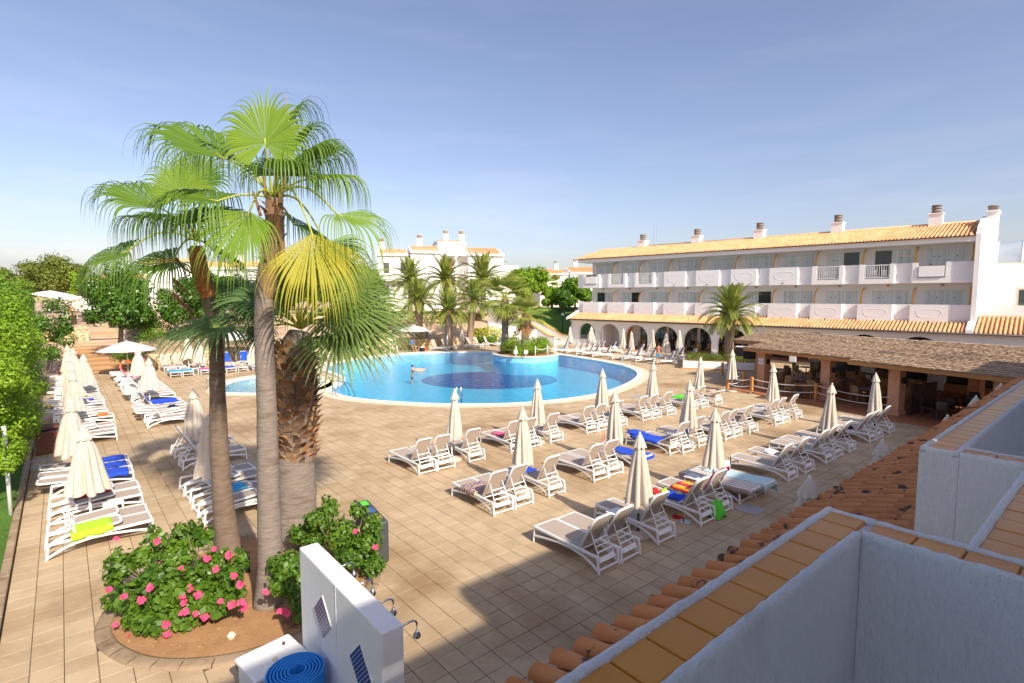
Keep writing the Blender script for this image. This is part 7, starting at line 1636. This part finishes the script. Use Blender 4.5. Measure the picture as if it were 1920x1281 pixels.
gable_block(h2, -9.5, -1.5, 0, 8, 0, 7.9, 1.1, [(-9.2, -8.6, 4.4, 6.2, 'glass_dark'), (-6.5, -4.5, 4.6, 6.4, 'glass_win'), (-3.6, -2.0, 4.6, 6.4, 'glass_win'), (-7, -5.5, 1, 3.2, 'glass_dark')])
gable_block(h2, -1.3, 12, 1, 9, 0, 7.3, 1.1, [(-.5, 1.2, 4.3, 6.2, 'glass_win'), (3, 4.6, 4.3, 6.2, 'glass_dark'), (7, 8.6, 4.3, 6.2, 'glass_win')], chim=[(6, 5, 1.3)])
MB().box(-9.3, 11.5, -1.2, -.02, 3.6, 3.85).build('balcony_slab', M_['white'], h2); rails(h2, -9.2, 11.4, -1.15, 3.85)
h3 = house_at(200, 84, 'low white house with a tiled roof behind the clipped round tree', R(-4), 2.6); gable_block(h3, -4.2, 5, 0, 7, 0, 5.5, .9, [(-3, -1.6, 2.6, 4.4, 'glass_dark'), (0.5, 2, 2.6, 4.4, 'glass_win')])
h4 = house_at(1068, 118, 'distant white house with tiled roofs beyond the trees beside the hotel', R(8)); gable_block(h4, -6.6, -.2, 0, 8, 0, 7.4, .9, [(-4.8, -3.2, 4.6, 6.4, 'glass_win')], chim=[(2.2, 4.2, 1.9)]); gable_block(h4, 0, 7.5, -.6, 8, 0, 7.6, 1.3, [(1.2, 3.0, 4.4, 6.4, 'glass_dark'), (4.4, 6.0, 4.4, 6.4, 'glass_dark')], chim=[(-2.0, 5.0, .9)])
# awning, second pool terrace at the far left
aw = thing('shade_awning', 'pale sloping awning roof in the garden behind the lawn climbers', 'awning', tuple(at(92, 575, 66)), -YAW)
solid(MB().add([(-2.6, 0, 1.6), (2.2, 0, .75), (2.6, 3.0, 1.0), (-2.2, 3.0, 2.0)], [(0, 1, 2, 3)]).build('cloth', M_['canopy_white'], aw), .04)
for x, y, z in ((-2.5, .1, 1.55), (2.1, .1, .75), (2.5, 2.9, 1.0), (-2.1, 2.9, 1.95)): MB().tube([(x, y, -3.0), (x, y, z)], .05, 6).build('post', M_['white_metal'], aw, True)
for px, py, d, lb in ((123, 568, 64, 'closed white parasol on the upper terrace beside the awning'), (145, 566, 66, 'closed white parasol on the upper terrace, one of two close together'), (151, 567, 68, 'closed white parasol on the upper terrace, the farther of two close together')):
    t = at(px, py - 12, d); parasol(t.x, t.y, 0, lb, None, z=t.z - 2.5)
b = at(137, 585, 62); lifebuoy((b.x, b.y, b.z), (R(90), 0, -YAW), 'orange lifebuoy ring above the short stone wall end', .42)
q = thing('lifebuoy_stand', 'dark stand holding the upper terrace lifebuoy', 'stand', (b.x, b.y + .15, b.z - 1.6), -YAW); MB().box(-.3, .3, .0, .1, 0, 1.3).build('board', M_['dark_wood'], q); MB().tube([(0, .05, -.5), (0, .05, .1)], .05, 6).build('post', M_['dark_metal'], q)
for k, (px, py, d) in enumerate(((150, 586, 66), (158, 586, 68), (142, 578, 66))):
    b = at(px, py, d); o = lounger(b.x, b.y, R(160 + 10 * k), 'raised', 'taupe lounger on the upper left terrace', 'loungers on the upper left terrace'); o.location.z = b.z - .4
pw = at(300, 588, 66); q = thing('upper_pool', 'far upper swimming pool strip seen between the round trees', 'pool', (pw.x, pw.y, pw.z - .2), -YAW); MB().box(-6, 6, 0, 5, -.1, .02).build('water_sheet', M_['island_tile'], q); MB().box(-6.4, 6.4, -.4, -.002, -.12, .06).build('edge', M_['coping_white'], q)
hl = thing('x', None, None); bpy.data.objects.remove(hl)
P = []
for i in range(15):
    a = R(-10 + i * 8); P.append([(900 * math.sin(a), 900 * math.cos(a), -5), (930 * math.sin(a), 930 * math.cos(a), 22 + 10 * math.sin(i * 1.7)), (1100 * math.sin(a), 1100 * math.cos(a), 20)])
tag(MB().grid(P).build('hills', M_['land'], None, True), kind='structure')
# ================================================================== people
def skinned(name, joints, edges, radii, m, parent=None, sub=2):
    me = bpy.data.meshes.new(name); me.from_pydata(joints, edges, []); o = link(name, me, parent); me.materials.append(M_[m])
    s = o.modifiers.new('skin', 'SKIN'); s.use_smooth_shade = True
    for v, r in zip(me.skin_vertices[0].data, radii): v.radius = (r, r) if not hasattr(r, '__len__') else r
    me.skin_vertices[0].data[0].use_root = True
    o.modifiers.new('sub', 'SUBSURF').levels = sub; o.modifiers['sub'].render_levels = sub; return o
def person(label, loc, rz, pose, skin, top=None, bottom=None, cat='person'):
    q = thing('person', label, cat, loc, rz); J = {}
    # forward is local -y
    hip = Vector(pose.get('hip', (0, 0, .95))); lean = pose.get('lean', 0); up_ = Vector((0, -math.sin(lean), math.cos(lean)))
    J['pel'] = hip; J['waist'] = hip + up_ * .16; J['chest'] = hip + up_ * .36; J['neck0'] = hip + up_ * .52; J['neck'] = hip + up_ * .60; J['head'] = hip + up_ * .70; J['crown'] = hip + up_ * .80
    names = list(J); ed = [(i, i + 1) for i in range(len(names) - 1)]; rad = [(.135, .105), (.125, .095), (.155, .105), (.10, .075), (.052, .052), (.075, .092), (.055, .07)]; pts = [J[n] for n in names]
    def chain(start, seq, rs):
        p = start
        for v, r in zip(seq, rs): pts.append(Vector(v)); rad.append((r, r)); ed.append((p, len(pts) - 1)); p = len(pts) - 1
    for s, k in ((-1, 'L'), (1, 'R')):
        sh = J['neck0'] + Vector((s * .17, 0, -.03)); el = pose.get('el' + k, sh + Vector((s * .08, .02, -.28))); wr = pose.get('wr' + k, Vector(el) + Vector((s * .0, -.1, -.23))); w2 = Vector(wr); dirv = (w2 - Vector(el)).normalized()
        chain(3, [sh, el, w2, w2 + dirv * .08, w2 + dirv * .15], [.058, .042, .030, .036, .018])
        kn = pose.get('kn' + k, hip + Vector((s * .10, -.02, -.45))); an = pose.get('an' + k, Vector((s * .11, .02, .08)))
        chain(0, [hip + Vector((s * .095, 0, -.06)), kn, an, Vector(an) + Vector((0, .01, -.045)), Vector(an) + Vector((0, -.15, -.05))], [.088, .058, .038, .036, .030])
    body = skinned('body', [tuple(p) for p in pts], ed, rad, skin, q)
    hd = J['head']
    hr = MB().lathe([(.078, -.02), (.092, .03), (.088, .08), (.055, .12), (.005, .135)], 14, tuple(hd + Vector((0, .018, 0)))); hr.build('hair', M_['hair'], q, True)
    fm = MB(); f0 = hd + Vector((0, -.094, -.005)); fm.add([f0 + Vector((-.012, .0, -.02)), f0 + Vector((.012, .0, -.02)), f0 + Vector((0, .005, .02)), f0 + Vector((0, -.02, -.015))], [(0, 1, 3), (1, 2, 3), (2, 0, 3)]); fm.build('nose', M_[skin], q)
    if bottom:
        h = hip; e = []; pj = [h + Vector((0, 0, .06)), h]; rj = [(.142, .115), (.15, .122)]; e = [(0, 1)]
        for s, k in ((-1, 'L'), (1, 'R')):
            kn = Vector(pose.get('kn' + k, hip + Vector((s * .10, -.02, -.45)))); st = h + Vector((s * .095, 0, -.06)); i0 = len(pj); pj += [st, st.lerp(kn, .7)]; rj += [(.105, .105), (.088, .088)]; e += [(1, i0), (i0, i0 + 1)]
        skinned('shorts', [tuple(p) for p in pj], e, rj, bottom, q)
    if top:
        pj = [J['pel'] + up_ * .05, J['waist'], J['chest'], J['neck0']]; rj = [(.148, .118), (.138, .11), (.17, .12), (.11, .085)]; e = [(0, 1), (1, 2), (2, 3)]
        for s, k in ((-1, 'L'), (1, 'R')):
            sh = J['neck0'] + Vector((s * .17, 0, -.03)); el = Vector(pose.get('el' + k, sh + Vector((s * .08, .02, -.28)))); i0 = len(pj); pj += [sh, sh.lerp(el, .75)]; rj += [(.07, .07), (.058, .058)]; e += [(3, i0), (i0, i0 + 1)]
        skinned('shirt', [tuple(p) for p in pj], e, rj, top, q)
    return q
g = gnd(1234, 684)
person('bare chested person in turquoise shorts standing with folded arms before the arcade', (g.x, g.y, 0), R(115), {'lean': .06, 'elL': (-.27, -.06, 1.18), 'wrL': (-.02, -.22, 1.22), 'elR': (.27, -.06, 1.16), 'wrR': (.04, -.24, 1.17), 'knL': (-.10, -.05, .50), 'anL': (-.09, -.02, .08), 'knR': (.11, .02, .50), 'anR': (.13, .10, .08)}, 'skin', None, 'teal_cloth')
# seated attendant on a chair
g = Vector((27.4, 48.6, 0)); rzc = R(5)
person('person in a blue shirt sitting on a chair at the far pool edge', tuple(g), rzc, {'hip': (0, 0, .54), 'lean': .02, 'knL': (-.13, -.42, .52), 'anL': (-.14, -.45, .09), 'knR': (.13, -.42, .52), 'anR': (.14, -.47, .09), 'elL': (-.24, -.08, .80), 'wrL': (-.12, -.28, .66), 'elR': (.24, -.08, .80), 'wrR': (.10, -.28, .66)}, 'skin', 'shirt_blue', 'navy')
q = thing('attendant_chair', 'dark chair under the seated attendant', 'chair', tuple(g), rzc); MB().box(-.25, .25, -.25, .25, .38, .43).build('seat', M_['dark_wood'], q); MB().box(-.25, .25, .22, .26, .43, .95).build('backrest', M_['dark_wood'], q)
for sx in (-1, 1):
    for sy in (-1, 1): MB().bar((sx * .22, sy * .22, .38), (sx * .23, sy * .23, 0), .04).build('leg', M_['dark_wood'], q)
q = thing('cool_box', 'navy and orange bag beside the seated attendant', 'bag', (28.35, 48.1, 0), .3); bevel(MB().box(-.3, .15, -.2, .2, 0, .4).build('body', M_['navy'], q), .04, 2); bevel(MB().box(.16, .42, -.18, .18, 0, .48).build('side_pocket', M_['orange'], q), .04, 2); MB().box(-.28, .12, -.18, .18, .41, .47).build('lid', M_['white_plastic'], q)
q = thing('lifeguard_chair', 'tall white lifeguard chair behind the seated attendant', 'chair', (25.6, 49.6, 0), rzc)
for sx in (-1, 1):
    for sy in (-1, 1): MB().bar((sx * .25, sy * .22, 1.6), (sx * .45, sy * .5, 0), .06).build('leg', M_['white_metal'], q)
MB().box(-.3, .3, -.28, .28, 1.6, 1.66).build('seat', M_['white_metal'], q); MB().box(-.3, .3, .25, .29, 1.66, 2.2).build('backrest', M_['white_metal'], q)
for z in (.4, .8, 1.2): w_ = .45 - .125 * z; MB().box(-w_, w_, -.5 + .175 * z - .03, -.5 + .175 * z + .03, z, z + .04).build('rung', M_['white_metal'], q)
# swimmer and child on a float
g = gnd(772, 693); person('person with dark hair waist deep in the pool beside a float', (g.x, g.y, -1.42), R(60), {'hip': (0, 0, .95), 'lean': .1, 'elL': (-.34, -.15, 1.40), 'wrL': (-.30, -.40, 1.42), 'elR': (.34, -.15, 1.40), 'wrR': (.32, -.42, 1.42)}, 'skin_light', None, 'navy')
q = thing('pool_float', 'pale inflatable ring floating before the swimmer', 'float', (g.x + .45, g.y - .35, -.05), 0); P = []
for i in range(25):
    a = 2 * math.pi * i / 24; P.append([((.34 + .11 * math.cos(b)) * math.cos(a) * 1.15, (.34 + .11 * math.cos(b)) * math.sin(a), .0 + .11 * math.sin(b)) for b in [2 * math.pi * j / 10 for j in range(11)]])
MB().grid(P).build('ring', M_['skin_light'], q, True)
g = Vector((3.95, 43.6, 0)); person('person in turquoise shorts half hidden behind the second column parasols', tuple(g), R(200), {'lean': .1}, 'skin', None, 'teal_cloth')
